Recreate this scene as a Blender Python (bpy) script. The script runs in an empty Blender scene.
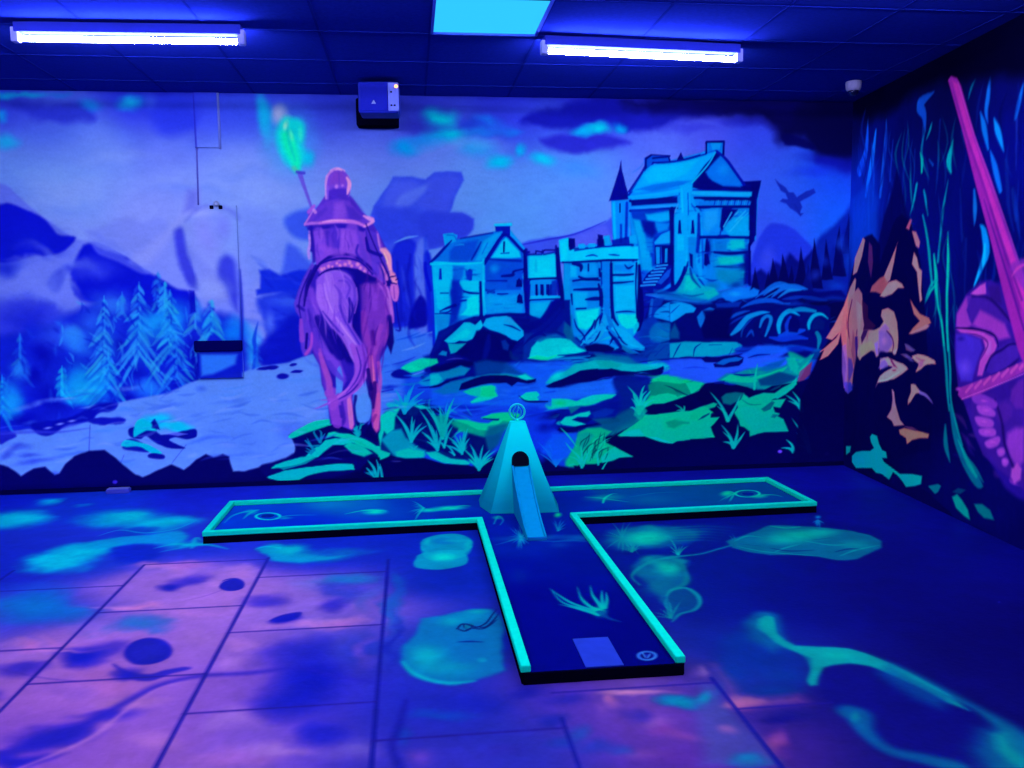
import math, random
import numpy as np

# ------------------------------------------------------------------ camera model (metres, photo pixels)
FPX, PITCH, YAW, ROLL = 874.2, 0.10235, 0.11432, 0.011535
CAM_Z = 1.5
D_BACK, H_CEIL, X_RIGHT = 7.06, 3.05, 3.68


def pixel_ray(px, py):
    X = (px - 512) / FPX
    Z = (384 - py) / FPX
    cr, sr, cp, sp, cw, sw = (math.cos(ROLL), math.sin(ROLL), math.cos(PITCH), math.sin(PITCH),
                              math.cos(YAW), math.sin(YAW))
    xr = cr * X + sr * Z
    zu = -sr * X + cr * Z
    yr = cp + sp * zu
    z = -sp + cp * zu
    return cw * xr + sw * yr, -sw * xr + cw * yr, z


def on_back(px, py, y=D_BACK):
    r = pixel_ray(px, py)
    t = y / r[1]
    return r[0] * t, CAM_Z + r[2] * t


def on_level(px, py, z=0.0):
    r = pixel_ray(px, py)
    t = (z - CAM_Z) / r[2]
    return r[0] * t, r[1] * t


# the right wall runs very slightly inwards as it comes forward
RW_A = (3.68, 7.06)
RW_DIR = (-0.0822, -0.9966)


def on_right(px, py):
    r = pixel_ray(px, py)
    nx, ny = -RW_DIR[1], RW_DIR[0]
    t = (RW_A[0] * nx + RW_A[1] * ny) / (r[0] * nx + r[1] * ny)
    x, y = r[0] * t, r[1] * t
    return (x - RW_A[0]) * RW_DIR[0] + (y - RW_A[1]) * RW_DIR[1], CAM_Z + r[2] * t


# ------------------------------------------------------------------ paint engine: brush marks on a wall or floor, in metres
def vnoise(x, y, seed):
    rs = np.random.RandomState(seed)
    g = rs.rand(64, 64)
    xi = np.floor(x).astype(int)
    yi = np.floor(y).astype(int)
    fx = x - xi
    fy = y - yi
    fx = fx * fx * (3 - 2 * fx)
    fy = fy * fy * (3 - 2 * fy)
    a = g[yi % 64, xi % 64]
    b = g[yi % 64, (xi + 1) % 64]
    c = g[(yi + 1) % 64, xi % 64]
    d = g[(yi + 1) % 64, (xi + 1) % 64]
    return (a + (b - a) * fx) * (1 - fy) + (c + (d - c) * fx) * fy


def fbm(x, y, seed, o=4):
    s = 0
    a = .5
    t = 0
    for i in range(o):
        s = s + a * vnoise(x * 2 ** i + 7.3 * i, y * 2 ** i + 3.1 * i, seed + i)
        t += a
        a *= .5
    return s / t


def smooth_pts(p, closed, n=5):
    p = np.array(p, float)
    N = len(p)
    if N < 3:
        return p
    out = []
    rng = range(N) if closed else range(N - 1)
    for i in rng:
        if closed:
            a, b, c, d = p[i - 1], p[i], p[(i + 1) % N], p[(i + 2) % N]
        else:
            a, b, c, d = p[max(i - 1, 0)], p[i], p[i + 1], p[min(i + 2, N - 1)]
        for k in range(n):
            t = k / n
            out.append(.5 * ((2 * b) + (c - a) * t + (2 * a - 5 * b + 4 * c - d) * t * t + (3 * b - a - 3 * c + d) * t ** 3))
    if not closed:
        out.append(p[-1])
    return np.array(out)


def pp(s):
    return [tuple(float(v) for v in q.split(',')) for q in s.split()] if isinstance(s, str) else list(s)


class Canvas:
    """A painted surface. Marks are given as points (mapped into the plane) and the
    widths in units of 1/unit metres."""

    def __init__(self, u0, u1, v0, v1, res, mapper, unit):
        self.u0, self.v0, self.res, self.map = u0, v0, res, mapper
        self.nx = int(round((u1 - u0) * res)) + 1
        self.ny = int(round((v1 - v0) * res)) + 1
        self.img = np.zeros((self.ny, self.nx, 3))
        self.S = res / unit                     # one width unit in grid cells
        self.gx, self.gy = np.meshgrid(np.arange(self.nx, dtype=float), np.arange(self.ny, dtype=float))
        w = 26.0 * self.S
        self.wx = fbm(self.gx / w, self.gy / w, 11, 4) - .5
        self.wy = fbm(self.gx / w, self.gy / w, 31, 4) - .5

    def G(self, pts):
        r = []
        for q in pp(pts):
            u, v = self.map(q[0], q[1])
            r.append(((u - self.u0) * self.res, (v - self.v0) * self.res))
        return np.array(r)

    def box(self, P, m):
        x0 = max(int(P[:, 0].min() - m), 0)
        x1 = min(int(P[:, 0].max() + m) + 2, self.nx)
        y0 = max(int(P[:, 1].min() - m), 0)
        y1 = min(int(P[:, 1].max() + m) + 2, self.ny)
        return (slice(y0, y1), slice(x0, x1)) if x1 > x0 and y1 > y0 else None

    def mix(self, s, a, col, mode=None):
        c = np.array(col, float)
        im = self.img[s]
        a = a[..., None]
        if mode == 'add':
            self.img[s] = im + a * c
        elif mode == 'mul':
            self.img[s] = im * (1 + a * (c / 255. - 1))
        else:
            self.img[s] = im + a * (c - im)

    def poly(self, pts, col, soft=1.0, a=1.0, sm=False, warp=0.0, mode=None, tex=0.0, col2=None, gdir=None, closed=True):
        P = self.G(pts)
        if sm:
            P = smooth_pts(P, True, 4)
        S = self.S
        m = (soft + warp) * S + 2
        s = self.box(P, m)
        if s is None:
            return
        X = self.gx[s] + self.wx[s] * warp * S * 2
        Y = self.gy[s] + self.wy[s] * warp * S * 2
        d2 = np.full(X.shape, 1e18)
        ins = np.zeros(X.shape, bool)
        N = len(P)
        for i in range(N):
            ax, ay = P[i - 1]
            bx, by = P[i]
            ex, ey = bx - ax, by - ay
            L = ex * ex + ey * ey
            if L < 1e-9:
                continue
            t = np.clip(((X - ax) * ex + (Y - ay) * ey) / L, 0, 1)
            d2 = np.minimum(d2, (X - ax - t * ex) ** 2 + (Y - ay - t * ey) ** 2)
            if ey != 0:
                c = ((ay > Y) != (by > Y)) & (X < ex * (Y - ay) / ey + ax)
                ins ^= c
        d = np.sqrt(d2)
        d = np.where(ins, d, -d)
        w = max(soft * S, .6)
        k = np.clip(.5 + d / (2 * w), 0, 1)
        k = k * k * (3 - 2 * k) * a
        if tex:
            k = k * (1 - tex + tex * 2 * np.clip(self.tex(s), 0, 1))
        if col2 is not None:
            q = self.G(gdir)
            e = q[1] - q[0]
            t = np.clip(((X - q[0][0]) * e[0] + (Y - q[0][1]) * e[1]) / (e @ e), 0, 1)[..., None]
            c = np.array(col, float) * (1 - t) + np.array(col2, float) * t
            im = self.img[s]
            self.img[s] = im + np.clip(k, 0, 1)[..., None] * (c - im)
        else:
            self.mix(s, np.clip(k, 0, 1), col, mode)

    def tex(self, s):
        S = self.S
        return fbm(self.gx[s] / (9 * S), self.gy[s] / (5 * S), 77, 3)

    def line(self, pts, w, col, soft=.6, a=1.0, sm=True, warp=0.0, mode=None, fade=False):
        """stroke; w a width or a list of widths along the points"""
        P = self.G(pts)
        N0 = len(P)
        W = np.array(w, float) if hasattr(w, '__len__') else np.full(N0, float(w))
        if len(W) != N0:
            W = np.interp(np.linspace(0, 1, N0), np.linspace(0, 1, len(W)), W)
        PW = np.concatenate([P, W[:, None]], 1)
        if sm and N0 > 2:
            PW = smooth_pts(PW, False, 4)
        P, W = PW[:, :2], np.maximum(PW[:, 2], 0)
        S = self.S
        s = self.box(P, (W.max() / 2 + soft + warp) * S + 2)
        if s is None:
            return
        X = self.gx[s] + self.wx[s] * warp * S * 2
        Y = self.gy[s] + self.wy[s] * warp * S * 2
        k = np.zeros(X.shape)
        N = len(P)
        for i in range(N - 1):
            ax, ay = P[i]
            bx, by = P[i + 1]
            ex, ey = bx - ax, by - ay
            L = ex * ex + ey * ey
            if L < 1e-9:
                continue
            t = np.clip(((X - ax) * ex + (Y - ay) * ey) / L, 0, 1)
            d = np.sqrt((X - ax - t * ex) ** 2 + (Y - ay - t * ey) ** 2)
            ww = (W[i] * (1 - t) + W[i + 1] * t) / 2 * S
            sf = max(soft * S, .5)
            v = np.clip(.5 + (ww - d) / (2 * sf), 0, 1) * np.clip(ww / .5 + .15, 0, 1)
            if fade:
                f0 = (i + t) / (N - 1)
                v = v * (1 - f0 * .85)
            k = np.maximum(k, v)
        k = k * k * (3 - 2 * k) * a
        self.mix(s, k, col, mode)

    def blob(self, x, y, rx, ry, col, a=1.0, rot=0, hard=0.0, warp=0.0, mode=None):
        """soft airbrushed ellipse: rx, ry where the paint ends (in pixels of the point map)"""
        th = np.linspace(0, 2 * math.pi, 13)[:-1]
        c, s_ = math.cos(rot), math.sin(rot)
        q = [(x + rx * math.cos(t) * c - ry * math.sin(t) * s_, y + rx * math.cos(t) * s_ + ry * math.sin(t) * c) for t in th]
        P = self.G(q)
        ce = self.G([(x, y)])[0]
        a0 = (P[0] - P[6]) / 2
        b0 = (P[3] - P[9]) / 2
        M = np.array([[a0[0], b0[0]], [a0[1], b0[1]]])
        s = self.box(P, 2 + warp * self.S)
        if s is None:
            return
        X = self.gx[s] + self.wx[s] * warp * self.S * 2 - ce[0]
        Y = self.gy[s] + self.wy[s] * warp * self.S * 2 - ce[1]
        I = np.linalg.inv(M)
        r = np.sqrt((I[0, 0] * X + I[0, 1] * Y) ** 2 + (I[1, 0] * X + I[1, 1] * Y) ** 2)
        k = np.clip((1 - r) / max(1 - hard, .02), 0, 1)
        k = k * k * (3 - 2 * k) * a
        self.mix(s, k, col, mode)

    def field(self, ctrl, sig, pw=2):
        """large colour blend from scattered colour notes"""
        P = self.G([(c[0], c[1]) for c in ctrl])
        C = np.array([c[2] for c in ctrl], float)
        W = 0
        A = 0
        for p, c in zip(P, C):
            r2 = ((self.gx - p[0]) ** 2 + (self.gy - p[1]) ** 2) / (sig * self.S) ** 2
            w = 1 / (1 + r2) ** pw
            W = W + w
            A = A + w[..., None] * c
        self.img[:] = A / W[..., None]

    def rays(self, x, y, n, a0, a1, l0, l1, w, col, seed, a=1.0, bend=.15, soft=.5):
        """a tuft: curved blades fanning out of one point (angles in degrees, 0 right, 90 up)"""
        r = random.Random(seed)
        for i in range(n):
            t = math.radians(a0 + (a1 - a0) * (i + r.uniform(.1, .9)) / n)
            L = r.uniform(l0, l1)
            b = bend * (1 if math.cos(t) > 0 else -1) * r.uniform(.4, 1.4)
            p1 = (x + L * .5 * math.cos(t), y - L * .5 * math.sin(t))
            t2 = t - b * 1.6
            p2 = (p1[0] + L * .5 * math.cos(t2), p1[1] - L * .5 * math.sin(t2))
            self.line([(x, y), p1, p2], [w, w * .8, .1], col, soft, a)

    def fir(self, x, y, h, w, col, seed, a=.9, dark=None, dense=1.0):
        """fir tree with drooping boughs: apex, height, width at the base"""
        r = random.Random(seed)
        if dark:
            for i in range(int(h / 6)):
                t = (i + 1) / (h / 6)
                self.blob(x + r.uniform(-.35, .35) * w * t, y + h * t, w * .3 * t + 3, 6, dark, .55, 0, warp=4)
        self.line([(x, y), (x + r.uniform(-1, 1), y + h * .4), (x, y + h * .8)], [.8, 2.4, 3.4], col, .8, a * .9)
        n = max(4, int(h / 9 * dense))
        for i in range(n):
            for sd in (-1, 1):
                for q in range(2):
                    t = (i + .5 + r.uniform(-.45, .45)) / n
                    yy = y + h * max(.04, t) * .82
                    L = (w * .5 * (t ** .75) + 2) * r.uniform(.45, 1.2)
                    dr = L * r.uniform(.8, 1.7)
                    p = [(x, yy), (x + sd * L * .3, yy + dr * .3), (x + sd * L * .75, yy + dr * .75), (x + sd * L, yy + dr * r.uniform(.9, 1.1))]
                    if dark and q:
                        self.line([(e[0] - sd * 1.5, e[1] + 3) for e in p], [1.5, 3, 2, .5], dark, 1.3, .6)
                    c = [min(255, v * r.uniform(.85, 1.12)) for v in col]
                    self.line(p, [1.2, 3, 2.4, .3], c, 1.1, a * r.uniform(.3, .85), warp=2)

    def curve(self, k=.5, kb=.25):
        """deepen the darks and lift the brights of the paint"""
        im = np.clip(self.img, 0, 255) / 255.
        for ch, kk in ((0, k * .6), (1, k)):
            v = im[..., ch]
            s_ = np.where(v < .4, .4 * (v / .4) ** 1.8, 1 - .6 * ((1 - v) / .6) ** 1.6)
            im[..., ch] = v * (1 - kk) + s_ * kk
        v = im[..., 2]
        im[..., 2] = v * (1 - kb * (1 - v) * .9 * np.clip(1 - im[..., 1] * 1.6, 0, 1))
        self.img = im * 255.

    def dabs(self, x0, x1, y0, y1, n, cols, seed, ln=(8, 26), w=(.8, 2.4), ang=0.0, spread=.25, a=(.25, .6), soft=.9):
        """dry brush strokes scattered over an area"""
        r = random.Random(seed)
        for i in range(n):
            x, y = r.uniform(x0, x1), r.uniform(y0, y1)
            L = r.uniform(*ln)
            t = ang + r.uniform(-spread, spread)
            c, s = math.cos(t), math.sin(t)
            b = r.uniform(-.15, .15) * L
            self.line([(x - c * L / 2, y - s * L / 2), (x - s * b, y + c * b), (x + c * L / 2, y + s * L / 2)], [.3, r.uniform(*w), .3], r.choice(cols), soft, r.uniform(*a), warp=1)

    def grain(self, amt, sc, seed, sx=1.0, sy=1.0):
        S = self.S
        n = fbm(self.gx / (sc * S * sx), self.gy / (sc * S * sy), seed, 4) - .5
        self.img *= (1 + amt * 2 * n)[..., None]

    def sample(self, u, v):
        """colour at metres (u, v), arrays"""
        x = np.clip((u - self.u0) * self.res, 0, self.nx - 1.001)
        y = np.clip((v - self.v0) * self.res, 0, self.ny - 1.001)
        xi, yi = x.astype(int), y.astype(int)
        fx, fy = (x - xi)[..., None], (y - yi)[..., None]
        I = self.img
        return ((I[yi, xi] * (1 - fx) + I[yi, xi + 1] * fx) * (1 - fy)
                + (I[yi + 1, xi] * (1 - fx) + I[yi + 1, xi + 1] * fx) * fy)
# ------------------------------------------------------------------ the mural on the back wall
def paint_back():
    C = Canvas(-4.3, 3.72, 0.0, 3.05, 150, on_back, 124.0)
    P, L, B = C.poly, C.line, C.blob
    NAVY = (4, 6, 110)
    DK = (3, 12, 150)
    # sky
    C.field([(540, 190, (86, 142, 255)), (500, 210, (88, 142, 255)), (560, 215, (86, 140, 255)), (470, 180, (96, 142, 255)), (660, 160, (92, 122, 255)), (590, 190, (86, 138, 255)), (-120, 100, (40, 70, 235)), (-120, 200, (105, 130, 255)), (0, 95, (45, 60, 235)), (60, 118, (70, 95, 248)), (0, 170, (100, 135, 255)), (100, 150, (112, 142, 255)),
             (130, 96, (30, 45, 230)), (180, 105, (38, 58, 240)), (170, 150, (110, 130, 255)), (60, 230, (122, 140, 255)), (150, 220, (128, 142, 255)),
             (240, 110, (50, 75, 245)), (240, 170, (125, 148, 255)), (300, 250, (110, 140, 255)), (340, 100, (42, 60, 240)), (345, 130, (60, 80, 248)),
             (350, 155, (118, 138, 255)), (420, 110, (48, 62, 240)), (430, 160, (105, 132, 255)), (500, 108, (42, 55, 232)), (520, 130, (55, 75, 245)),
             (500, 180, (95, 140, 255)), (520, 230, (86, 144, 255)), (600, 108, (30, 38, 215)), (590, 165, (90, 136, 255)), (580, 210, (92, 130, 255)), (650, 140, (80, 95, 250)),
             (700, 130, (75, 85, 245)), (760, 125, (55, 75, 245)), (770, 170, (60, 95, 255)), (790, 200, (45, 98, 255)), (830, 175, (28, 85, 255)),
             (840, 220, (25, 100, 255)), (770, 230, (60, 90, 255)), (860, 130, (10, 20, 150)), (600, 260, (90, 95, 245)), (240, 300, (130, 140, 255)),
             (200, 400, (105, 120, 250)), (0, 400, (100, 110, 250)), (400, 400, (50, 105, 255)), (600, 350, (20, 60, 220)), (600, 460, (5, 10, 120)), (840, 400, (4, 6, 100)), (0, 480, (10, 15, 130)), (60, 190, (114, 150, 255)), (400, 210, (98, 135, 255)), (330, 190, (112, 142, 255)), (250, 210, (118, 145, 255)), (700, 200, (80, 120, 255)), (640, 200, (88, 125, 255)), (460, 250, (92, 135, 255))], 50, 3.2)
    # cloud banks at the top
    P('-200,88 0,88 70,90 130,92 160,94 200,92 300,92 420,94 560,97 700,103 700,96 500,80 -200,80', (20, 28, 190), 5, .75, warp=4)
    P('12,106 50,104 85,108 92,122 60,124 20,114', (35, 50, 215), 5, .7, True, warp=6)
    P('150,96 190,98 195,130 165,132 150,115', (38, 60, 240), 8, .7, True, warp=6)
    P('545,106 620,100 700,104 760,100 720,112 680,122 640,130 600,124 560,128 520,118', (20, 28, 190), 5, .85, True, warp=7)
    P('540,140 575,132 628,140 622,146 590,152 560,150', (42, 48, 215), 4, .9, True, warp=5)
    P('640,100 900,95 900,150 870,165 862,160 820,157 800,140 782,142 772,126 740,116 715,110 690,108 650,104', (5, 5, 80), 9, .93, True, warp=7)
    P('655,112 690,118 720,112 760,112 790,120 800,100 650,100', (12, 12, 120), 8, .8, warp=5)
    B(745, 122, 50, 9, (30, 36, 190), .6, .1, warp=7)
    B(690, 128, 50, 7, (50, 60, 225), .6, 0, warp=7)
    B(825, 160, 40, 10, (20, 30, 180), .7, .1, warp=6)
    B(815, 172, 40, 10, (26, 60, 240), .6, 0, warp=6)
    P('784,134 800,138 815,146 812,150 795,146 785,144', (6, 8, 110), 2, .9, True, warp=4)
    P('815,158 860,155 865,168 830,170', (18, 30, 190), 6, .7, True, warp=5)
    for (x, y, rx, ry, c, a) in [(28, 96, 28, 4, (10, 150, 235), .8), (5, 97, 14, 6, (10, 150, 240), .8), (2, 117, 7, 7, (20, 140, 255), .9),
                                 (6, 142, 15, 10, (30, 160, 255), 1), (88, 107, 14, 8, (25, 125, 255), .9), (131, 104, 18, 10, (20, 160, 255), 1),
                                 (62, 96, 12, 4, (20, 110, 240), .6), (152, 104, 8, 10, (60, 90, 250), .8),
                                 (440, 118, 22, 12, (0, 195, 250), 1), (447, 135, 26, 11, (0, 185, 255), 1), (405, 148, 20, 9, (0, 145, 255), 1), (425, 142, 26, 9, (10, 130, 255), .7),
                                 (488, 120, 18, 8, (20, 120, 255), .7), (480, 133, 20, 8, (20, 120, 255), .7), (500, 130, 22, 9, (30, 110, 255), .6),
                                 (475, 148, 24, 9, (20, 150, 255), .8), (500, 161, 18, 9, (0, 180, 255), 1), (545, 160, 15, 8, (0, 190, 255), 1), (523, 151, 8, 8, (0, 170, 255), .9),
                                 (515, 132, 14, 6, (20, 120, 255), .6), (585, 130, 15, 6, (0, 170, 255), .9), (600, 129, 14, 7, (0, 190, 245), 1), (622, 127, 9, 7, (0, 150, 240), .9),
                                 (575, 168, 34, 13, (50, 130, 255), .6), (540, 175, 40, 16, (85, 135, 255), .6)]:
        B(x, y, rx * 1.25, ry * 1.3, c, a, warp=6)
    B(420, 128, 40, 12, (48, 55, 225), .6, warp=7)
    B(470, 125, 26, 9, (25, 60, 225), .6, warp=7)
    # pale haze above the left mountains
    for i in range(16):
        r = random.Random(i)
        B(r.uniform(-60, 480), r.uniform(145, 215), r.uniform(40, 90), r.uniform(8, 20), (128, 150, 255) if i % 2 else (95, 125, 255), .35, warp=10)
    # far mountains on the left
    P('-250,150 -60,170 0,183 18,195 36,212 58,228 78,240 100,243 128,258 150,272 190,296 240,310 240,420 -250,420', (92, 108, 250), 1.6, .9, True, warp=2, col2=(112, 128, 255), gdir='20,190 160,320')
    P('88,240 105,226 125,216 140,222 160,218 175,232 205,262 240,300 150,300', (108, 122, 250), 4, .5, True, warp=3)
    P('-250,200 -40,214 0,204 12,204 30,212 44,220 58,234 76,238 60,252 30,258 -20,262 -250,250', (10, 25, 222), 1.8, .95, True, warp=2)
    B(26, 244, 60, 26, (15, 35, 225), .8, warp=8)
    B(-60, 230, 90, 40, (12, 30, 215), .7, warp=8)
    P('84,246 104,250 126,258 150,272 176,288 189,292 188,306 170,312 120,300 80,300 70,275', (8, 25, 222), 2.5, .95, True, warp=3)
    P('92,242 108,246 132,262 150,272 142,274 118,262 98,254', (90, 105, 250), 2, .7, True)
    B(90, 270, 40, 18, (60, 80, 245), .8, warp=8)
    B(5, 268, 26, 16, (20, 45, 225), .8, warp=6)
    P('47,282 55,272 68,264 76,266 66,276 58,292 50,290', (60, 78, 238), 3, .8, True)
    for (x, y, rx, ry, rot) in [(25, 290, 60, 14, -.2), (60, 258, 55, 9, .3), (35, 262, 40, 6, .2), (60, 300, 36, 12, .6), (70, 285, 30, 8, 1.0), (110, 245, 50, 5, .5), (20, 280, 50, 7, -.3)]:
        B(x, y, rx, ry, (105, 122, 255), .65, rot, warp=9)
    P('-250,300 0,298 30,300 60,312 80,340 80,400 -250,400', (55, 70, 240), 8, .7, True, warp=6)
    B(30, 320, 60, 26, (25, 45, 225), .8, warp=12)
    # swirling mist and pale cliffs, centre left
    P('188,196 197,190 200,208 210,208 222,214 196,214 182,222 168,240 150,262 130,262 160,235 178,218', (135, 145, 255), 5, .7, True, warp=4)
    P('174,232 182,228 185,245 190,262 198,276 200,290 188,284 178,262', (55, 66, 228), 3.5, .9, True, warp=3)
    P('188,190 198,190 198,210 184,212', (92, 100, 240), 5, .7)
    B(208, 238, 24, 34, (125, 130, 255), .8, warp=8)
    B(200, 214, 20, 6, (140, 150, 255), .8)
    P('220,262 228,255 236,262 240,280 241,312 232,300 222,280', (48, 62, 228), 5, .85, True, warp=3)
    P('185,222 205,208 225,210 240,222 238,212 222,206 200,206', (90, 100, 242), 3, .5, True)
    B(226, 226, 14, 26, (112, 118, 250), .7, warp=5)
    B(215, 290, 28, 22, (135, 150, 255), .8, warp=6)
    P('240,210 256,206 280,220 300,245 300,280 262,280 244,300', (108, 130, 255), 8, .6, True)
    P('242,300 262,300 268,330 256,380 242,380', (118, 130, 255), 5, .8, True)
    B(252, 350, 16, 34, (20, 165, 255), .8, warp=4)
    # crags behind the rider's left
    P('284,252 288,244 296,248 310,260 328,280 330,320 290,330 272,320 280,290', (62, 92, 250), 4, .9, True, warp=3)
    P('258,270 268,269 282,274 300,268 325,272 325,300 300,298 282,293 258,297 257,292 261,290', (18, 50, 230), 2.2, .95, warp=3)
    P('264,298 330,296 330,372 262,366 268,345 262,318', (30, 60, 232), 4, .9, True, warp=4)
    P('258,345 275,330 288,318 315,318 318,372 262,366', (12, 28, 205), 5, .9, True, warp=4)
    B(290, 304, 30, 9, (70, 110, 255), .6, warp=4)
    B(270, 322, 8, 16, (95, 120, 255), .7)
    P('288,216 310,208 330,208 330,240 305,240 289,232', (52, 84, 245), 4, .85, True, warp=3)
    L('253,372 256,352 254,340 258,322', [3, 4, 4, .5], (20, 70, 235), 1.2, .9)
    # mushroom shaped crag behind the rider's right
    P('366,230 372,206 388,186 393,176 412,176 426,180 434,173 460,172 464,180 456,196 450,212 462,212 474,218 473,228 466,238 440,246 428,250 428,262 422,330 414,330 416,258 414,242 398,240 390,262 370,262',
      (56, 82, 246), 1.6, .95, warp=2.5, tex=.12)
    P('388,190 400,180 420,184 408,196 398,210 380,214', (78, 98, 252), 4, .7, True, warp=4)
    P('400,196 426,184 430,186 412,204 396,210', (95, 118, 255), 3, .7, True)
    P('430,180 458,178 452,198 444,212 420,206 428,194', (66, 88, 245), 3, .8, True, warp=3)
    P('372,212 392,206 420,214 418,236 396,240 376,240', (50, 75, 240), 4, .8, True, warp=4)
    P('420,216 448,212 470,216 470,232 440,244 424,246', (48, 72, 236), 3.5, .9, True, warp=3)
    P('398,240 412,240 418,248 414,262 416,300 412,322 404,326 392,326 386,300 388,262', (24, 46, 228), 2.2, .95, True, warp=2.5)
    for (a, b) in [((396, 262), (402, 320)), ((406, 280), (412, 318)), ((390, 285), (396, 322)), ((410, 256), (404, 290))]:
        L([a, b], [2, 5, 3], (14, 26, 196), 2, .7, warp=2)
    L('394,243 406,238 418,236', [.5, 2.2, .5], (100, 150, 255), .8, .9)
    P('418,242 426,240 428,262 430,300 434,345 424,350 418,330 414,270', (92, 118, 255), 3, .85, True)
    P('413,305 420,296 427,308 426,324 414,328 408,326', (8, 14, 180), 2, .95, True, warp=2)
    P('424,255 432,262 436,345 441,352 430,352 426,300', (12, 35, 225), 2.2, .9, True)
    # forest base
    P('-250,352 0,335 30,325 60,322 90,300 110,292 150,300 195,300 205,312 240,320 246,384 205,388 170,398 140,404 100,418 60,428 30,433 0,437 -250,445', (16, 42, 222), 6, .95, True, warp=5)
    for (x, y, rx, ry, c) in [(60, 335, 34, 24, (50, 90, 250)), (78, 345, 20, 22, (40, 120, 255)), (75, 335, 14, 12, (55, 130, 255)), (110, 300, 34, 18, (55, 110, 255)),
                              (80, 380, 28, 24, (20, 160, 255)), (95, 395, 30, 20, (25, 165, 255)), (8, 398, 22, 30, (25, 140, 255)), (2, 412, 20, 14, (20, 150, 255)), (20, 368, 16, 16, (35, 110, 250)),
                              (150, 386, 26, 17, (30, 105, 255)), (160, 325, 26, 24, (25, 150, 255)), (175, 320, 22, 28, (25, 130, 255)), (140, 345, 16, 14, (30, 120, 250)), (120, 320, 14, 20, (25, 60, 230)),
                              (232, 335, 14, 20, (15, 120, 255)), (198, 312, 14, 16, (50, 130, 255)), (236, 320, 16, 10, (30, 120, 250)), (225, 368, 22, 14, (40, 110, 250)), (90, 320, 16, 24, (45, 100, 252)),
                              (-60, 370, 40, 40, (35, 110, 250)), (-130, 360, 50, 50, (35, 90, 245))]:
        B(x, y, rx, ry, c, .8, warp=7)
    for (x, y, rx, ry) in [(50, 400, 32, 26), (45, 350, 18, 20), (20, 420, 36, 12), (125, 398, 28, 10), (150, 360, 26, 9), (195, 360, 12, 30), (195, 300, 8, 10), (140, 370, 14, 12), (120, 345, 8, 10), (185, 385, 26, 10), (35, 375, 12, 16)]:
        B(x, y, rx, ry, (8, 16, 190), .8, warp=8)
    FIR = (52, 150, 255)
    FD = (12, 40, 220)
    C.fir(104, 296, 108, 46, FIR, 1, .9, FD)
    C.fir(139, 282, 92, 56, FIR, 2, .9, FD)
    C.fir(170, 290, 80, 50, (48, 160, 255), 3, .9, FD)
    C.fir(158, 272, 40, 18, (40, 120, 245), 4, .8, (15, 35, 210))
    C.fir(165, 282, 30, 18, (45, 165, 255), 5, .9)
    C.fir(176, 334, 56, 40, (40, 135, 255), 14, .8, FD)
    C.fir(122, 292, 26, 12, (45, 130, 255), 6, .7)
    C.fir(108, 350, 50, 52, (40, 160, 255), 15, .7, FD)
    C.fir(213, 300, 42, 46, (50, 165, 255), 7, .9, FD)
    C.fir(196, 296, 40, 20, (60, 150, 255), 8, .7)
    C.fir(20, 334, 44, 22, (38, 125, 252), 9, .7)
    C.fir(62, 366, 36, 20, (30, 170, 255), 10, .8)
    C.fir(2, 375, 50, 34, (30, 150, 255), 11, .8, FD)
    C.fir(257, 345, 30, 16, (30, 110, 248), 12, .7)
    C.fir(-40, 330, 90, 50, FIR, 16, .8, FD)
    C.fir(-90, 310, 100, 56, (45, 130, 250), 17, .8, FD)
    C.fir(-150, 320, 100, 60, FIR, 18, .8, FD)
    for (x, y, rx, ry, c, a) in [(84, 392, 30, 22, (20, 165, 255), .75), (98, 378, 18, 26, (25, 160, 255), .6), (70, 398, 16, 12, (30, 170, 255), .7), (150, 325, 24, 22, (25, 150, 255), .55), (172, 328, 20, 34, (30, 150, 255), .5), (105, 345, 26, 40, (40, 140, 255), .4), (142, 350, 22, 30, (40, 140, 255), .35),
                              (6, 400, 20, 26, (25, 150, 255), .7), (148, 388, 28, 14, (40, 125, 255), .7), (76, 343, 18, 14, (50, 130, 255), .6), (118, 305, 22, 14, (50, 120, 255), .6), (212, 325, 20, 16, (30, 140, 255), .4), (240, 330, 14, 16, (15, 140, 255), .6), (20, 368, 14, 16, (40, 125, 255), .6)]:
        B(x, y, rx, ry, c, a, 0, warp=8)
    C.dabs(60, 200, 300, 395, 70, [(40, 150, 255), (60, 165, 255), (12, 40, 215)], 131, (6, 20), (1, 3), 1.1, .9, (.3, .6), 1.2)
    C.dabs(-200, 60, 320, 420, 70, [(40, 130, 255), (30, 90, 245), (12, 30, 205)], 132, (8, 24), (1, 4), 1.1, .9, (.25, .5), 2)
    P('189,290 195,291 197,312 190,314', (8, 20, 205), 1.5, .8)
    # snow path
    P('-250,450 0,436 28,430 55,432 80,424 92,418 100,410 112,404 140,398 170,392 200,380 242,372 262,367 290,362 318,352 340,345 400,345 430,340 440,380 430,420 300,480 -250,490',
      (92, 134, 254), 1.6, 1, warp=2)
    C.poly('320,352 430,335 560,350 640,380 700,370 800,380 700,400 600,400 520,480 400,480 330,440 330,400', (52, 110, 255), 8, .9, warp=4)
    P('330,390 340,360 372,420 376,380 400,400 400,440 330,430', (72, 118, 255), 5, .8)
    r = random.Random(5)
    for i in range(70):
        x = r.uniform(-120, 400)
        y = r.uniform(385, 465) - max(0, (x - 150)) * .08
        B(x, y, r.uniform(8, 36), r.uniform(1.5, 5), r.choice([(68, 108, 248), (58, 96, 244), (116, 146, 255), (76, 130, 255)]), r.uniform(.3, .7), -.12, warp=5)
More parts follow.
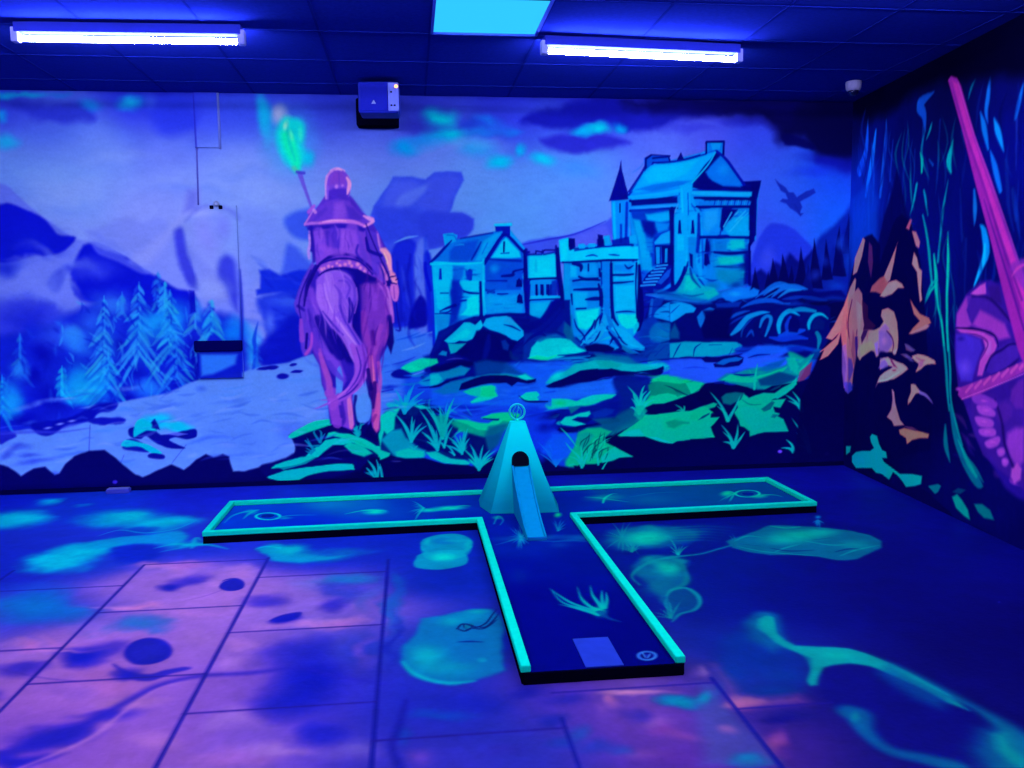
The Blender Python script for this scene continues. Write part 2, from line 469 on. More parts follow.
    for (x, y, rx, ry) in [(35, 462, 34, 5), (30, 456, 20, 4), (8, 456, 12, 6), (20, 450, 18, 5), (50, 478, 20, 6)]:
        B(x, y, rx, ry, (40, 60, 225), .6, -.2, warp=6)
    B(240, 440, 50, 30, (78, 118, 252), .5, warp=8)
    B(290, 430, 26, 20, (60, 90, 250), .5, warp=8)
    B(370, 385, 50, 40, (70, 120, 255), .5, warp=8)
    P('0,434 14,434 18,438 10,442 0,444', (25, 35, 205), 1.5, .9, True, warp=3)
    P('32,424 60,420 100,404 118,404 112,411 96,414 92,420 70,424 52,434 38,434', (10, 22, 190), 1.6, .95, True, warp=4)
    P('96,418 112,418 126,419 120,424 100,425 88,421', (15, 26, 195), 1.4, .95, True, warp=3)
    for (x, y) in [(60, 424), (72, 421), (48, 428)]:
        B(x, y, 7, 2, (125, 140, 255), .9, -.15)
    L('0,434 30,432 60,432 90,428', [2, 3, 2, .5], (60, 75, 235), 1.5, .7)
    for (x, y, rx, ry) in [(272, 368, 8, 3), (283, 377, 8, 4), (297, 372, 8, 2.2), (293, 365, 5, 2), (265, 369, 10, 2.5)]:
        B(x, y, rx, ry, (12, 18, 185), .95, -.1, .5, warp=2)
    # seams of the cladding boards
    L('90,425 89,452', 1, (60, 72, 228), .6, .7)
    for x0, y0, x1, y1 in [(118, 470, 124, 455), (172, 463, 186, 445)]:
        L([(x0, y0), (x1, y1)], .9, (60, 75, 225), .6, .6)
    # stones on the snow
    B(158, 420, 22, 12, (0, 190, 250), .9, -.1, .2, warp=5)
    B(180, 426, 20, 8, (0, 195, 240), .9, .15, .2, warp=4)
    P('128,430 134,427 150,424 156,418 162,434 190,428 197,430 196,436 188,438 176,436 170,440 186,447 172,448 160,444 148,436 140,440 130,438', (6, 14, 165), 1, .95, True, warp=3)
    P('136,424 144,418 156,426 158,430 148,430 140,434 133,438', (0, 205, 230), 1.2, .95, True, warp=3)
    P('152,424 155,419 158,424 160,430 152,428', (10, 15, 160), .8, .9)
    P('166,434 176,432 188,434 178,436', (100, 115, 250), .8, .8)
    P('122,447 130,440 144,444 156,448 148,452 128,450', (8, 16, 175), 1.2, .9, True, warp=3)
    P('121,445 126,441 140,443 152,446 162,453 154,454 140,447 126,447', (0, 215, 225), 1, .98, True, warp=2)
    P('148,455 154,453 164,455 163,459 150,458', (8, 14, 160), 1, .95, True)

    # ------------ land right of the rider: base blue water and dark ground
    P('410,350 440,352 560,352 700,360 860,352 860,500 380,500 380,470 400,430', (18, 72, 238), 5, .9, warp=4)
    for i in range(60):
        x, y = r.uniform(390, 830), r.uniform(355, 440)
        B(x, y, r.uniform(12, 44), r.uniform(1.6, 4.5), r.choice([(30, 105, 255), (10, 40, 205), (45, 120, 255), (8, 30, 190)]), r.uniform(.4, .8), -.06, warp=5)
    P('395,340 430,335 432,352 420,362 400,366 392,372 385,350', (60, 115, 255), 5, .9, True, warp=4)
    for i in range(16):
        x, y = r.uniform(392, 440), r.uniform(333, 380)
        L([(x, y), (x + 12, y - 3), (x + 24, y - 8)], [.5, 2, .4], r.choice([(20, 50, 225), (110, 150, 255), (15, 80, 235)]), 1, .7)
    # ------------ distant hills behind the castle
    P('512,250 525,242 545,238 562,236 575,234 590,228 604,222 612,220 612,260 512,262', (56, 76, 240), 1.8, .8, True, warp=2)
    P('560,240 585,232 606,226 608,250 560,252', (86, 100, 252), 3, .7, True)
    L('512,247 545,240 575,234 606,221', [.6, 1.6, 1.6, .6], (30, 40, 215), .7, .8)
    # moorland hills on the right
    P('752,262 758,240 768,226 778,224 792,228 806,240 815,255 815,300 750,300', (34, 62, 236), 2, .85, True, warp=2)
    B(768, 258, 12, 22, (62, 84, 250), .8, .3, warp=4)
    B(795, 262, 8, 14, (50, 60, 240), .7)
    # dragon in the sky
    DR = (22, 48, 190)
    P('775,179 780,183 786,187 789,192 794,193 797,198 806,192 814,189 816,193 808,198 800,202 802,207 799,213 803,213 800,216 796,212 790,208 786,203 780,201 783,198 788,199 786,193 781,190', DR, .8, .9, warp=1.2)
    L('795,205 799,212 801,216', [3, 2, .3], DR, .6, .9)

    # ------------ castle
    CY = (2, 180, 255)
    CB = (4, 138, 250)
    D1 = (4, 30, 190)
    D2 = (4, 12, 150)
    BR = (0, 205, 250)
    ink = lambda s, w=1.3, a=.9, c=D2: L(s, w, c, .55, a, sm=False)
    # left house
    P('431,264 451,240 470,240 500,229 508,227 525,248 527,318 510,320 482,321 465,322 440,345 434,352', CB, .8, 1)
    P('431,264 444,263 482,262 484,320 455,325 440,345 434,330', (4, 160, 252), 1.6, .9)
    P('444,248 460,240 500,233 484,262 434,263', (16, 98, 238), 1.4, .95, warp=1.5)
    P('485,240 500,233 484,262 472,261', (6, 150, 252), 1.3, .8)
    L('431,265 455,263 483,262', [1, 2.2, 2], BR, .5, .9, sm=False)
    ink('430,263 445,247 455,238', 2.2, .9, D1)
    P('443,234 453,233 456,238 449,248 445,248', (8, 160, 255), .6, .95)
    ink('468,240 500,231', 1.3, .7, D1)
    L('488,236 478,258', 2, (6, 90, 225), 1, .6)
    L('476,246 470,260', 1.5, (6, 120, 240), .8, .5)
    P('485,262 503,236 506,233 525,252 526,316 486,320', (10, 118, 246), 1, .95)
    P('491,258 505,238 521,256 519,258 500,260', (0, 195, 255), 1.6, .95)
    ink('484,264 495,246 505,232 515,244 526,254', 2.8, .95, D1)
    P('495,227 510,225 510,235 507,238 496,232', (8, 30, 195), .5, .95)
    L('495,225 511,224', 2.2, (0, 180, 255), .5, .95)
    L('504,243 504,252', 1.6, D2, .4, .95)
    L('501,253 510,253', 1, (0, 120, 240), .4, .7)
    L('526,250 526,290 528,318', [3.5, 4, 3], (6, 18, 175), .8, .95)
    L('483,263 483,320', 1.6, (0, 185, 255), .5, .8)
    L('480,282 481,300 481,318', [2, 2, 3], D2, .8, .8)
    for (x, y, rx, ry, c) in [(441, 282, 6, 16, BR), (442, 300, 7, 14, (0, 190, 250)), (472, 290, 10, 6, BR), (474, 304, 8, 13, (0, 215, 248)), (496, 268, 8, 6, (20, 150, 255)), (512, 285, 12, 5, (0, 170, 255)), (500, 302, 16, 6, (0, 165, 255)),
                              (455, 285, 5, 20, (8, 70, 220)), (455, 305, 6, 16, (6, 40, 200)), (468, 274, 5, 6, (8, 70, 220)), (458, 325, 10, 14, (6, 30, 190)), (440, 330, 5, 16, (20, 130, 240)), (505, 276, 10, 5, (5, 60, 215))]:
        B(x, y, rx, ry, c, .85, warp=3)
    for s, w in [('440,268 441,280', 2.4), ('470,271 470,279', 4), ('459,304 448,312 440,312', 1.5), ('440,293 450,293', 1), ('464,292 478,293', 1.5), ('460,301 468,300', 2), ('500,275 520,273 524,270', 2), ('489,281 506,280', 1.2), ('488,293 494,292', 2.4),
                 ('498,294 508,294', 1.5), ('505,305 516,304', 1), ('440,313 452,314', 1), ('486,316 500,315 526,314', 2), ('520,279 520,284', 5), ('520,297 520,302', 5), ('440,288 445,288', .8)]:
        L(s, w, (4, 25, 180), .6, .85)
    L('431,266 433,300 434,345', [1.4, 2, 3], (10, 40, 225), .8, .9)
    # middle link building
    P('527,256 555,252 556,322 530,322', (4, 130, 248), .8, 1)
    P('529,256 554,253 554,277 529,279', (0, 190, 252), 1.2, .95)
    L('528,255 536,254 536,251 542,252 545,250 555,250', 1.5, D2, .5, .9, sm=False)
    L('528,279 556,278', 1.6, D2, .5, .9)
    for x in (536, 541, 547, 551):
        L([(x, 285), (x, 294)], 1.8, D2, .5, .85)
    L('532,283 554,282', 1, D2, .5, .7)
    L('528,297 558,296', 2, (0, 180, 250), .6, .9)
    L('530,300 556,299', 1.4, D2, .6, .9)
    B(540, 308, 12, 7, (0, 170, 250), .9, warp=3)
    B(545, 266, 7, 5, (0, 160, 240), .6)
    P('528,318 545,314 556,300 563,296 562,322 545,335 528,332', (4, 18, 165), 1.5, .95, True, warp=2)
    L('556,246 557,270 560,296', [2, 3.5, 4], (4, 14, 160), .8, .9)
    # front keep
    P('560,240 569,238 570,248 588,245 620,242 638,246 639,330 620,352 565,350 562,320 564,262 561,262', (3, 135, 248), .9, 1)
    P('560,240 569,238 571,250 600,248 637,246 638,258 600,260 563,262', (0, 182, 255), .8, 1)
    L('563,262 600,260 639,258', 1.6, D2, .5, .9, sm=False)
    L('570,249 600,247 638,244', 1.2, D2, .5, .8, sm=False)
    for x in (571.5, 602, 600):
        P([(x - 3, 239), (x + 3, 239), (x + 3, 247), (x - 3, 247)], D2, .6, .9)
    for x in (581, 592):
        P([(x - 3, 244), (x + 3, 243.5), (x + 3, 247), (x - 3, 247.5)], (0, 150, 250), .5, .9)
    L('587,255 594,254 M'.replace(' M', ''), 1.3, D1, .5, .8)
    L('608,254 616,254', 1.3, D1, .5, .8)
    P('600,262 610,262 610,318 601,318', (2, 120, 245), .8, 1)
    L('601,262 601,330', [2.4, 3, 4], D2, .8, .9)
    L('611,262 612,318', [1.5, 2, 2], D2, .7, .8)
    L('565,262 566,300 568,338', [2.5, 3, 4], (0, 110, 230), 1, .7)
    L('569,262 571,270', 3, D2, .9, .8)
    for s, w in [('571,262 580,262', 3), ('580,264 581,276', 3), ('589,266 590,272', 2.5), ('597,264 599,280', 3.5), ('570,280 600,278', 2.2), ('574,291 600,289', 2.2), ('588,301 600,297', 3), ('573,284 580,283', 1.4), ('577,309 588,308', 1.3), ('575,319 580,326', 2),
                 ('613,264 618,275 636,274', 2), ('612,283 636,281', 1.5), ('630,264 634,270', 1.5), ('613,312 632,311', 1), ('618,292 630,292', .8), ('616,302 628,302', .7)]:
        L(s, w, D2, .7, .85)
    for (x, y, rx, ry, c) in [(576, 272, 6, 6, (0, 165, 255)), (586, 275, 5, 5, (0, 165, 255)), (592, 268, 5, 6, (0, 140, 250)), (585, 296, 12, 4, (0, 170, 245)), (585, 318, 16, 12, (0, 210, 240)), (577, 335, 10, 16, (0, 130, 200)),
                              (624, 278, 10, 3, (0, 175, 255)), (625, 297, 13, 14, (0, 170, 252)), (626, 322, 14, 12, (0, 215, 240)), (570, 310, 6, 22, (0, 150, 240)), (624, 268, 9, 5, (0, 145, 250)), (583, 303, 8, 4, (0, 160, 245))]:
        B(x, y, rx, ry, c, .85, warp=2.5)
    L('637,262 638,300 637,326', [1.5, 2, 2], (0, 190, 250), .7, .8)
    # slim turret with a pointed roof
    P('611,200 629,200 630,243 613,243', (6, 130, 252), .7, 1)
    L('614,203 615,240', 2.5, (0, 170, 255), .8, .8)
    L('627,203 626,238', 3, (4, 40, 200), .9, .8)
    L('620,204 620,212', 1.6, D2, .4, .9)
    L('621,225 621,242', 2.5, (4, 50, 205), .8, .8)
    P('609,201 614,186 619,170 621,160 622,170 626,186 630,199 622,200', (6, 14, 160), .6, 1)
    P('612,240 632,236 636,246 612,246', (5, 20, 170), 1, .8)
    # stair and wall between keep and tower
    P('630,238 640,240 644,300 664,296 668,330 640,348 638,260', (5, 25, 175), 1.5, .95)
    # big tower house
    P('628,194 648,166 700,153 712,148 722,157 745,186 761,181 758,200 756,240 750,242 749,285 690,296 655,292 640,282 631,240', (4, 125, 246), .8, 1)
    P('634,193 652,168 668,163 700,158 716,152 700,182 680,187', (2, 150, 255), 1.2, 1)
    B(660, 180, 22, 10, (4, 172, 255), .8, -.2)
    L('628,196 648,170 655,160', 2.2, D1, .6, .9)
    P('644,158 650,156 668,155 670,160 664,164 650,163 648,172 645,172', (4, 70, 215), .7, .95)
    L('645,172 646,158 651,155 670,156', 1.5, D2, .5, .9, sm=False)
    L('650,162 670,163 700,155', 1.6, D2, .6, .8)
    P('677,160 681,152 684,160', D2, .5, .9)
    P('706,142 724,141 723,158 706,156', (6, 90, 230), .6, 1)
    L('706,143 724,142 723,158', 1.8, D2, .5, .9, sm=False)
    L('707,142 706,155', 1.8, D2, .5, .9)
    P('695,185 707,166 716,152 724,160 732,170 738,178 744,187 720,188', (4, 100, 235), .8, 1)
    P('694,187 706,166 712,160 707,175 714,183 740,186 740,189 700,190', D2, 1.2, .95)
    P('712,180 710,172 718,158 724,163 736,180 734,184 722,186', (8, 105, 240), 1.4, .9)
    L('694,186 706,166 716,151', [1, 2, 1.4], (20, 175, 255), .6, .9)
    L('716,151 726,160 736,173 745,187', 2.4, (4, 30, 190), .6, .95)
    P('742,182 761,181 760,187 757,200 756,235 751,242 750,190 744,189', (4, 14, 150), .8, .98)
    L('629,197 660,194 680,190', [2, 3.4, 3], (4, 158, 255), .8, .95)
    L('630,201 660,199 678,194', [2.5, 3.5, 3], D2, .8, .95)
    L('630,208 655,207 675,205', [1, 2.4, 1], (30, 140, 255), .6, .9)
    L('630,211 676,208', 2, D2, .7, .9)
    L('692,193 720,193 752,194', [2, 3.6, 3], (20, 170, 255), .7, .95)
    L('694,198 720,198 754,199', [2, 2.6, 2.4], D2, .7, .95)
    L('700,203 752,203', 3, (4, 110, 235), .8, .9)
    for x in range(704, 752, 5):
        L([(x, 204), (x + 1, 201)], 1.2, (6, 40, 195), .5, .7)
    L('696,208 754,207', 2, D2, .8, .9)
    # tower walls
    P('632,212 676,208 676,285 642,282', (3, 85, 225), 1.2, .95)
    for (x, y, rx, ry, c) in [(660, 220, 14, 7, (0, 150, 250)), (640, 230, 8, 12, (0, 165, 255)), (645, 252, 7, 12, (0, 145, 245)), (650, 268, 8, 8, (0, 150, 245)), (664, 232, 8, 7, (0, 120, 240)), (642, 220, 10, 5, (0, 130, 245)), (652, 226, 7, 8, (4, 25, 170)), (668, 245, 10, 6, (5, 20, 170)), (658, 238, 6, 8, (4, 35, 185)), (633, 250, 3, 20, D2)]:
        B(x, y, rx, ry, c, .9, warp=4)
    for y in (216, 221, 226, 233, 240, 246, 252, 259):
        L([(636 + (y % 7), y), (650 + (y * 3 % 17), y - .5)], [.4, 1.2, .4], (4, 40, 190), .6, .6)
    P('654,243 672,230 674,245 656,246', (20, 150, 252), .8, .95)
    P('655,246 672,246 673,266 656,266', D2, .8, .95)
    for x in (657, 662, 668):
        L([(x, 247), (x, 265)], 2, (4, 110, 235), .5, .9)
    L('672,208 672,270 673,285', [3, 3, 3], D2, 1, .9)
    P('676,205 690,200 691,190 681,190 681,182 690,182 691,190 696,205 697,285 690,290 675,290', (2, 140, 250), .7, .98)
    P('680,186 692,185 690,200 689,270 683,272', (4, 165, 255), 1, .95)
    L('692,206 700,210 704,216', [1, 2, 1], D1, .7, .8)
    P('690,210 697,207 703,214 702,285 690,287', (2, 145, 250), 1, .9)
    for x in (680.5, 693.5):
        L([(x, 220), (x, 233)], [1, 2.2, 2.6], D2, .4, .95)
    L('691,255 691,278', [3, 3.5], (4, 70, 215), .9, .8)
    L('698,235 699,262', 2.6, (4, 90, 225), .9, .7)
    P('702,210 722,206 722,236 706,238', (10, 120, 248), 1.5, .95)
    B(712, 222, 9, 12, (40, 160, 255), .8, warp=3)
    P('722,230 734,212 752,208 750,235 728,236', (2, 120, 242), 1, .95)
    P('720,208 732,208 722,228 720,236', D2, 1.2, .95)
    B(740, 228, 11, 8, (0, 168, 248), .9, warp=3)
    L('724,226 738,212', 1.2, (60, 170, 255), .5, .9)
    L('738,222 748,213', 1, (60, 170, 255), .5, .7)
    L('700,238 720,236 752,237', [2, 2.4, 2], D2, .8, .9)
    L('712,252 730,253 750,252', [2, 2.8, 2], D2, .8, .9)
    L('714,267 730,266 748,264', [1, 2, 1.5], (4, 60, 190), 1, .8)
    for (x, y, rx, ry, c) in [(736, 244, 12, 5, (0, 185, 215)), (718, 246, 8, 5, (0, 140, 220)), (730, 260, 17, 5, (0, 175, 200)), (728, 275, 18, 8, (0, 120, 190)), (712, 286, 12, 8, (0, 110, 190)), (736, 285, 12, 10, (2, 60, 170)), (746, 270, 8, 20, (4, 45, 175))]:
        B(x, y, rx, ry, c, .9, warp=3)
    L('707,240 707,250', [2.5, 5, 4], D2, .7, .95)
    L('706,255 706,264', [2.5, 5.5, 4], D2, .7, .95)
    L('702,238 703,268', 2, (4, 60, 210), 1, .6)
    L('752,200 753,240 749,245 750,285', [3.5, 3.5, 2.5, 3], (4, 16, 158), .9, .95, sm=False)
    # skirts of rock under the tower
    P('672,292 684,270 692,272 700,286 714,292 722,298 700,302 668,300', (0, 150, 205), 2, .9, True, warp=2)
    B(692, 286, 12, 9, (0, 180, 200), .9, warp=4)
    L('688,262 684,274 672,288 660,292', [2, 3, 3, 1], D2, .8, .9)
    L('692,268 700,280 706,288', [2, 2.4, 1], (4, 50, 190), .8, .8)
    # steps
    P('640,290 656,278 672,268 671,282 662,290 655,300 640,300', (4, 30, 180), 1, .95)
    for i in range(7):
        L([(642 + i * 2.6, 286 - i * 2.9), (658 + i * 1.9, 285 - i * 2.9)], 1.5, (40, 150, 255), .45, .9)
    L('656,285 668,274 671,270', [3, 3, 1], (10, 90, 235), .7, .9)
    # ground shelf under the tower
    P('652,292 672,290 700,294 730,290 756,286 765,292 745,298 700,303 660,300', (2, 100, 215), 1.5, .9, True, warp=2)
    P('722,296 740,288 756,286 770,290 758,296 738,300', (10, 115, 250), 2, .9, True, warp=3)
    L('646,295 660,297 680,300 712,303', [1, 2, 2.2, .8], (30, 120, 250), .6, .9)
    L('645,293 660,293 690,297', [1.5, 1, .5], D2, .6, .8)
    # ------------ pine wood right of the castle
    P('752,290 754,276 762,270 768,276 775,262 782,268 790,252 800,262 812,250 824,262 830,255 850,220 850,300 752,300', (6, 20, 140), 2.5, .95, warp=3)
    P('808,262 820,240 836,222 846,210 856,196 875,180 875,310 790,310 800,280', (10, 40, 175), 4, .9, warp=4)
    for i, (x, y, h, w) in enumerate([(756, 268, 30, 12), (768, 272, 24, 10), (773, 258, 34, 14), (783, 254, 34, 14), (801, 246, 44, 14), (815, 238, 50, 16), (827, 240, 40, 12), (839, 226, 50, 14), (861, 192, 60, 16), (791, 266, 26, 12), (808, 262, 30, 12), (848, 214, 40, 12)]):
        for k in range(2):
            P([(x, y), (x + w * .16, y + h * .35), (x + w * .5, y + h), (x - w * .5, y + h), (x - w * .16, y + h * .35)], (4, 9, 105) if i < 10 else (6, 22, 135), .8, .97, warp=2)
            break
    for (x, y, rx, ry, c) in [(815, 275, 10, 8, (25, 60, 195)), (835, 285, 14, 8, (12, 70, 205)), (850, 262, 10, 22, (15, 75, 200)), (868, 240, 8, 30, (10, 80, 215)), (842, 245, 8, 12, (25, 80, 210)), (825, 262, 9, 8, (18, 55, 190)), (858, 290, 14, 14, (8, 40, 170))]:
        B(x, y, rx, ry, c, .7, warp=6)
    # ------------ crags under the castle
    BASE = (4, 12, 130)
    P('436,352 445,338 458,325 476,322 486,326 500,318 530,320 545,330 556,322 566,346 590,352 640,345 650,300 700,303 770,292 840,290 850,300 850,360 800,360 740,352 640,356 560,362 500,366 430,366 424,358', BASE, 1.6, .97, warp=3)
    P('446,343 458,330 470,322 480,326 484,320 490,326 481,340 470,342 460,340 450,344', (4, 165, 245), 1, .95, True, warp=2)
    P('485,330 488,319 500,316 512,318 520,328 526,334 536,338 528,342 518,338 505,334 492,330', (8, 150, 245), 1, .95, True, warp=2)
    P('449,346 460,344 466,346 458,354 450,354', (0, 170, 210), 1, .9, True, warp=2)
    P('504,316 512,320 518,326 510,326 504,320', (10, 120, 235), .8, .8)
    P('480,345 490,332 500,332 516,342 512,362 480,362', (4, 12, 140), 2, .7, warp=3)
    L('490,340 488,360', 3, (6, 40, 170), 2, .6)
    L('505,340 506,352', 4, (6, 60, 175), 1.5, .6)
    P('512,354 520,346 530,340 545,336 562,340 575,346 590,352 575,356 555,358 540,360 512,362', (0, 195, 210), 1.4, .95, True, warp=2.5)
    B(552, 348, 18, 8, (0, 235, 235), .9, -.1, warp=3)
    B(522, 356, 14, 6, (0, 225, 180), .8)
    P('520,338 530,332 548,320 560,302 563,315 560,332 545,336 532,334', (6, 120, 240), 1, .9, warp=2)
    for s, w in [('530,334 548,320 558,305', 2.5), ('540,337 552,326 562,318', 2), ('520,342 530,336 536,332', 2)]:
        L(s, w, (10, 150, 250), .7, .8)
    L('536,336 550,324 560,312', 1.4, (4, 18, 160), .6, .8)
    L('514,340 528,334 536,340 545,338', 2.4, (5, 15, 150), .8, .9)
    for s, w, c in [('592,340 600,328 606,314 610,322', [1, 3, 4, 3], (20, 140, 250)), ('606,316 604,332 598,344 586,350', [2, 5, 4, 1], (10, 130, 245)), ('609,318 614,332 626,344 644,350', [2, 5, 7, 2], (6, 160, 250)), ('585,346 594,336 604,320', [1, 2, 1], (30, 160, 255)),
                    ('575,350 585,340 600,330', [1, 2.6, 1], (6, 120, 225)), ('612,342 626,348 640,354', [2, 4, 1], (4, 110, 220))]:
        L(s, w, c, .7, .9)
    for s in ['568,330 572,342 580,350', '602,322 612,336 610,344', '590,344 600,336', '568,318 576,338 588,346']:
        L(s, [1, 2.4, 1], (4, 14, 150), .7, .85)
    B(597, 348, 16, 5, (4, 6, 110), .95, warp=3)
    P('640,346 636,330 648,318 650,300 664,298 656,316 664,330 660,346', (4, 70, 200), 2, .8, warp=3)
    P('654,316 662,306 672,302 684,303 696,308 690,314 680,316 674,322 664,320', (6, 138, 246), 1, .95, True, warp=2)
    P('650,330 660,322 676,326 676,336 664,341 650,340', (2, 110, 200), 2, .85, True, warp=3)
    P('697,314 706,306 716,308 708,316 702,328 697,322', (8, 110, 230), 1, .9, True, warp=2)
    L('652,300 650,316', 3, (20, 110, 235), .9, .7)
    for s, w in [('728,320 738,312 755,310', [1, 5, 1]), ('732,336 744,322 756,314 768,312', [2, 6, 5, 1]), ('762,332 768,320 772,316', [4, 5, 2]), ('744,300 760,306 790,304', [1, 3, 1]), ('756,298 775,286 790,288 806,290', [1, 6, 7, 1])]:
        L(s, w, (10, 112, 240), 1, .85, warp=2)
    L('762,300 780,290 796,286', [1, 1.5, .5], (20, 150, 250), .6, .7)
    # arches of the bridge
    P('775,312 785,306 800,308 815,312 840,306 846,320 838,345 824,350 806,350 780,334', (6, 75, 205), 2, .8, True, warp=2)
    for cx in (790, 820):
        P([(cx - 10, 336), (cx - 9, 322), (cx - 3, 314), (cx + 6, 316), (cx + 10, 326), (cx + 10, 336)], (4, 12, 140), 1.4, .95, True)
        B(cx + 2, 322, 5, 9, (4, 20, 200), .7)
        L([(cx - 12, 332), (cx - 9, 320), (cx - 2, 313), (cx + 5, 312)], [3, 4, 4, 1.4], (0, 145, 235), .8, .95)
    L('796,334 806,324 812,318', [2, 3, 1], (10, 90, 225), 1, .8)
    P('780,338 800,332 815,336 820,346 790,352', (8, 60, 215), 3, .8, True, warp=3)
    P('806,300 836,296 848,300 846,308 815,312', (8, 60, 190), 3, .7, True, warp=3)
    # shelf of teal stones
    P('650,352 660,343 680,342 720,342 740,343 738,350 720,356 680,357 660,360 648,362', (2, 150, 205), 1.2, .95, True, warp=2.5)
    for s in ['668,356 674,346 684,344', '696,356 704,347 716,345', '655,356 664,347']:
        L(s, [1, 2.4, 1], (3, 20, 150), .8, .8)
    P('735,346 760,346 790,348 770,360 745,362 738,356', (10, 70, 225), 2, .8, True, warp=3)
    L('640,362 680,358 720,358 742,354', [1, 2.6, 2.6, 1], (4, 6, 140), .8, .9)
    P('652,362 690,360 740,358 800,362 790,372 760,380 720,384 700,378 670,374 650,368', (38, 75, 252), 2, .9, True, warp=3)
    P('740,360 790,356 800,366 780,380 750,372', (25, 100, 255), 3, .8, True, warp=3)
    P('714,364 726,358 742,356 742,362 728,367 716,367', (4, 8, 130), 1, .95, True, warp=2)
    P('722,362 732,358 741,357 740,360 730,363', (10, 95, 220), .8, .9, True)
    L('750,358 770,356 785,352', [1, 2, 1], (6, 30, 190), 1, .7)
    # long teal rocks, middle
    P('545,384 556,372 575,364 592,358 610,358 640,364 662,362 672,370 640,373 610,372 590,372 570,380 556,386', (0, 160, 200), 1.4, .95, True, warp=2.5)
    B(565, 375, 16, 6, (0, 195, 230), .8, -.5)
    B(660, 367, 14, 4, (0, 170, 240), .8)
    P('546,386 560,380 575,371 600,368 620,372 640,373 652,372 663,366 662,373 650,377 620,378 596,380 575,384 556,388', (4, 5, 120), 1.1, .97, True, warp=2.5)
    L('512,363 540,360 560,358 590,352 600,352', [1, 3, 3, 2, 1], (4, 8, 140), .8, .9, warp=2)
    L('550,357 570,358 590,356', [1, 2.4, 1], (10, 150, 220), .8, .8)
    P('512,376 524,378 536,380 534,384 520,386 505,382', (4, 6, 130), 1, .95, True, warp=2)
    L('512,373 524,377 532,378', [1, 2.4, 1], (0, 150, 210), .8, .8)
    # left middle boulders beyond the path
    P('424,356 450,352 480,356 512,358 514,366 500,372 470,380 440,382 425,384 420,376 440,368', (6, 40, 165), 2, .9, True, warp=4)
    B(490, 366, 26, 9, (10, 90, 175), .8, warp=5)
    B(470, 378, 26, 7, (4, 120, 190), .8, -.2, warp=5)
    P('403,368 412,362 425,358 438,360 440,364 428,368 418,372 408,373', (0, 205, 175), 1.1, .97, True, warp=2.5)
    B(414, 368, 9, 3.5, (0, 225, 185), .9)
    P('392,374 402,369 412,374 410,378 396,378', (6, 15, 165), 1.2, .95, True, warp=2)
    P('424,370 440,362 458,360 462,366 445,370 430,374', (5, 20, 160), 1.4, .9, True, warp=3)
    L('436,364 450,360 468,356', [1, 1.6, .6], (0, 140, 215), .7, .8)
    P('418,384 428,376 445,370 448,378 440,384 430,388', (4, 150, 225), 1.6, .85, True, warp=3)
    L('418,388 434,386 448,380', [1, 2.2, 1], (6, 20, 180), .8, .8)
    P('440,388 455,380 470,382 490,376 510,372 500,384 480,392 460,392', (4, 120, 190), 2, .85, True, warp=3)
    P('460,390 472,380 486,376 500,376 520,380 536,382 530,384 505,382 490,382 478,386 468,391', (4, 6, 125), 1.1, .97, True, warp=2)
    P('471,401 480,394 476,388 496,386 497,394 493,398 480,402', (0, 205, 165), 1.2, .98, True, warp=2)
    L('472,402 484,399 497,397', [.6, 1.4, .4], (0, 240, 150), .6, .9)
    P('520,396 530,392 538,392 540,398 528,400', (0, 225, 185), 1, .98, True, warp=2)
    for s, w, c in [('450,404 470,406 490,404', [2, 5, 1], (8, 35, 205)), ('440,400 455,398', [1, 3, 1], (10, 60, 225)), ('500,404 520,406 540,404', [1, 4, 1], (12, 70, 235)), ('535,400 545,402 560,401', [1, 3, 2], (4, 8, 140)), ('382,392 394,390', [1, 3, 1], (10, 20, 190))]:
        L(s, w, c, 1.4, .85, warp=2)
    # stones right of the obstacle
    P('546,402 560,399 578,400 590,398 600,394 618,392 612,398 600,402 585,406 560,408 548,408', (0, 195, 170), 1.4, .95, True, warp=2.5)
    B(560, 404, 14, 4, (0, 205, 120), .8)
    P('545,412 560,410 580,406 600,404 620,400 640,396 640,410 620,420 600,424 570,432 550,428 556,420', (5, 14, 150), 2, .9, True, warp=3)
    L('549,418 556,416 560,414', [1, 3, .5], (0, 200, 190), .7, .9)
    P('556,424 566,418 575,413 590,411 592,416 582,422 585,425 568,427', (0, 170, 185), 1.2, .95, True, warp=2)
    B(598, 415, 18, 8, (4, 80, 190), .8, -.2, warp=4)
    P('558,427 575,428 592,424 604,422 590,430 570,434', (3, 5, 120), 1, .9, True, warp=2)
    P('555,440 580,436 600,426 625,414 640,404 650,408 648,422 630,432 612,442 590,452 560,460', (2, 110, 140), 2.5, .9, True, warp=3)
    P('575,445 590,430 605,434 618,448 632,456 615,462 590,466 566,466', (0, 185, 125), 2, .9, True, warp=3)
    P('596,462 604,454 616,446 630,454 634,457 618,461 602,463', (0, 200, 150), 1, .97, True, warp=1.5)
    P('600,434 612,436 625,430 640,428 655,436 665,441 680,440 700,437 715,436 760,440 860,430 860,500 560,500 545,470 540,452 556,466 580,468 600,466 618,462 634,457 620,448 608,446', (4, 4, 90), 1.8, .98, warp=2)
    # green hill, right of centre
    P('612,382 628,376 650,375 672,376 690,380 706,382 690,392 678,398 660,400 640,404 625,398 620,390', (0, 130, 130), 2, .95, True, warp=3)
    P('650,379 662,375 680,378 700,382 704,386 694,392 680,394 672,388 660,384', (0, 215, 120), 2, .9, True, warp=2)
    B(655, 390, 18, 7, (2, 70, 110), .8, warp=3)
    L('690,392 682,386 672,384', [1, 2, 1], (0, 190, 120), .7, .8)
    P('640,404 655,395 674,394 690,396 680,402 660,406 645,412', (0, 175, 135), 1.4, .95, True, warp=2)
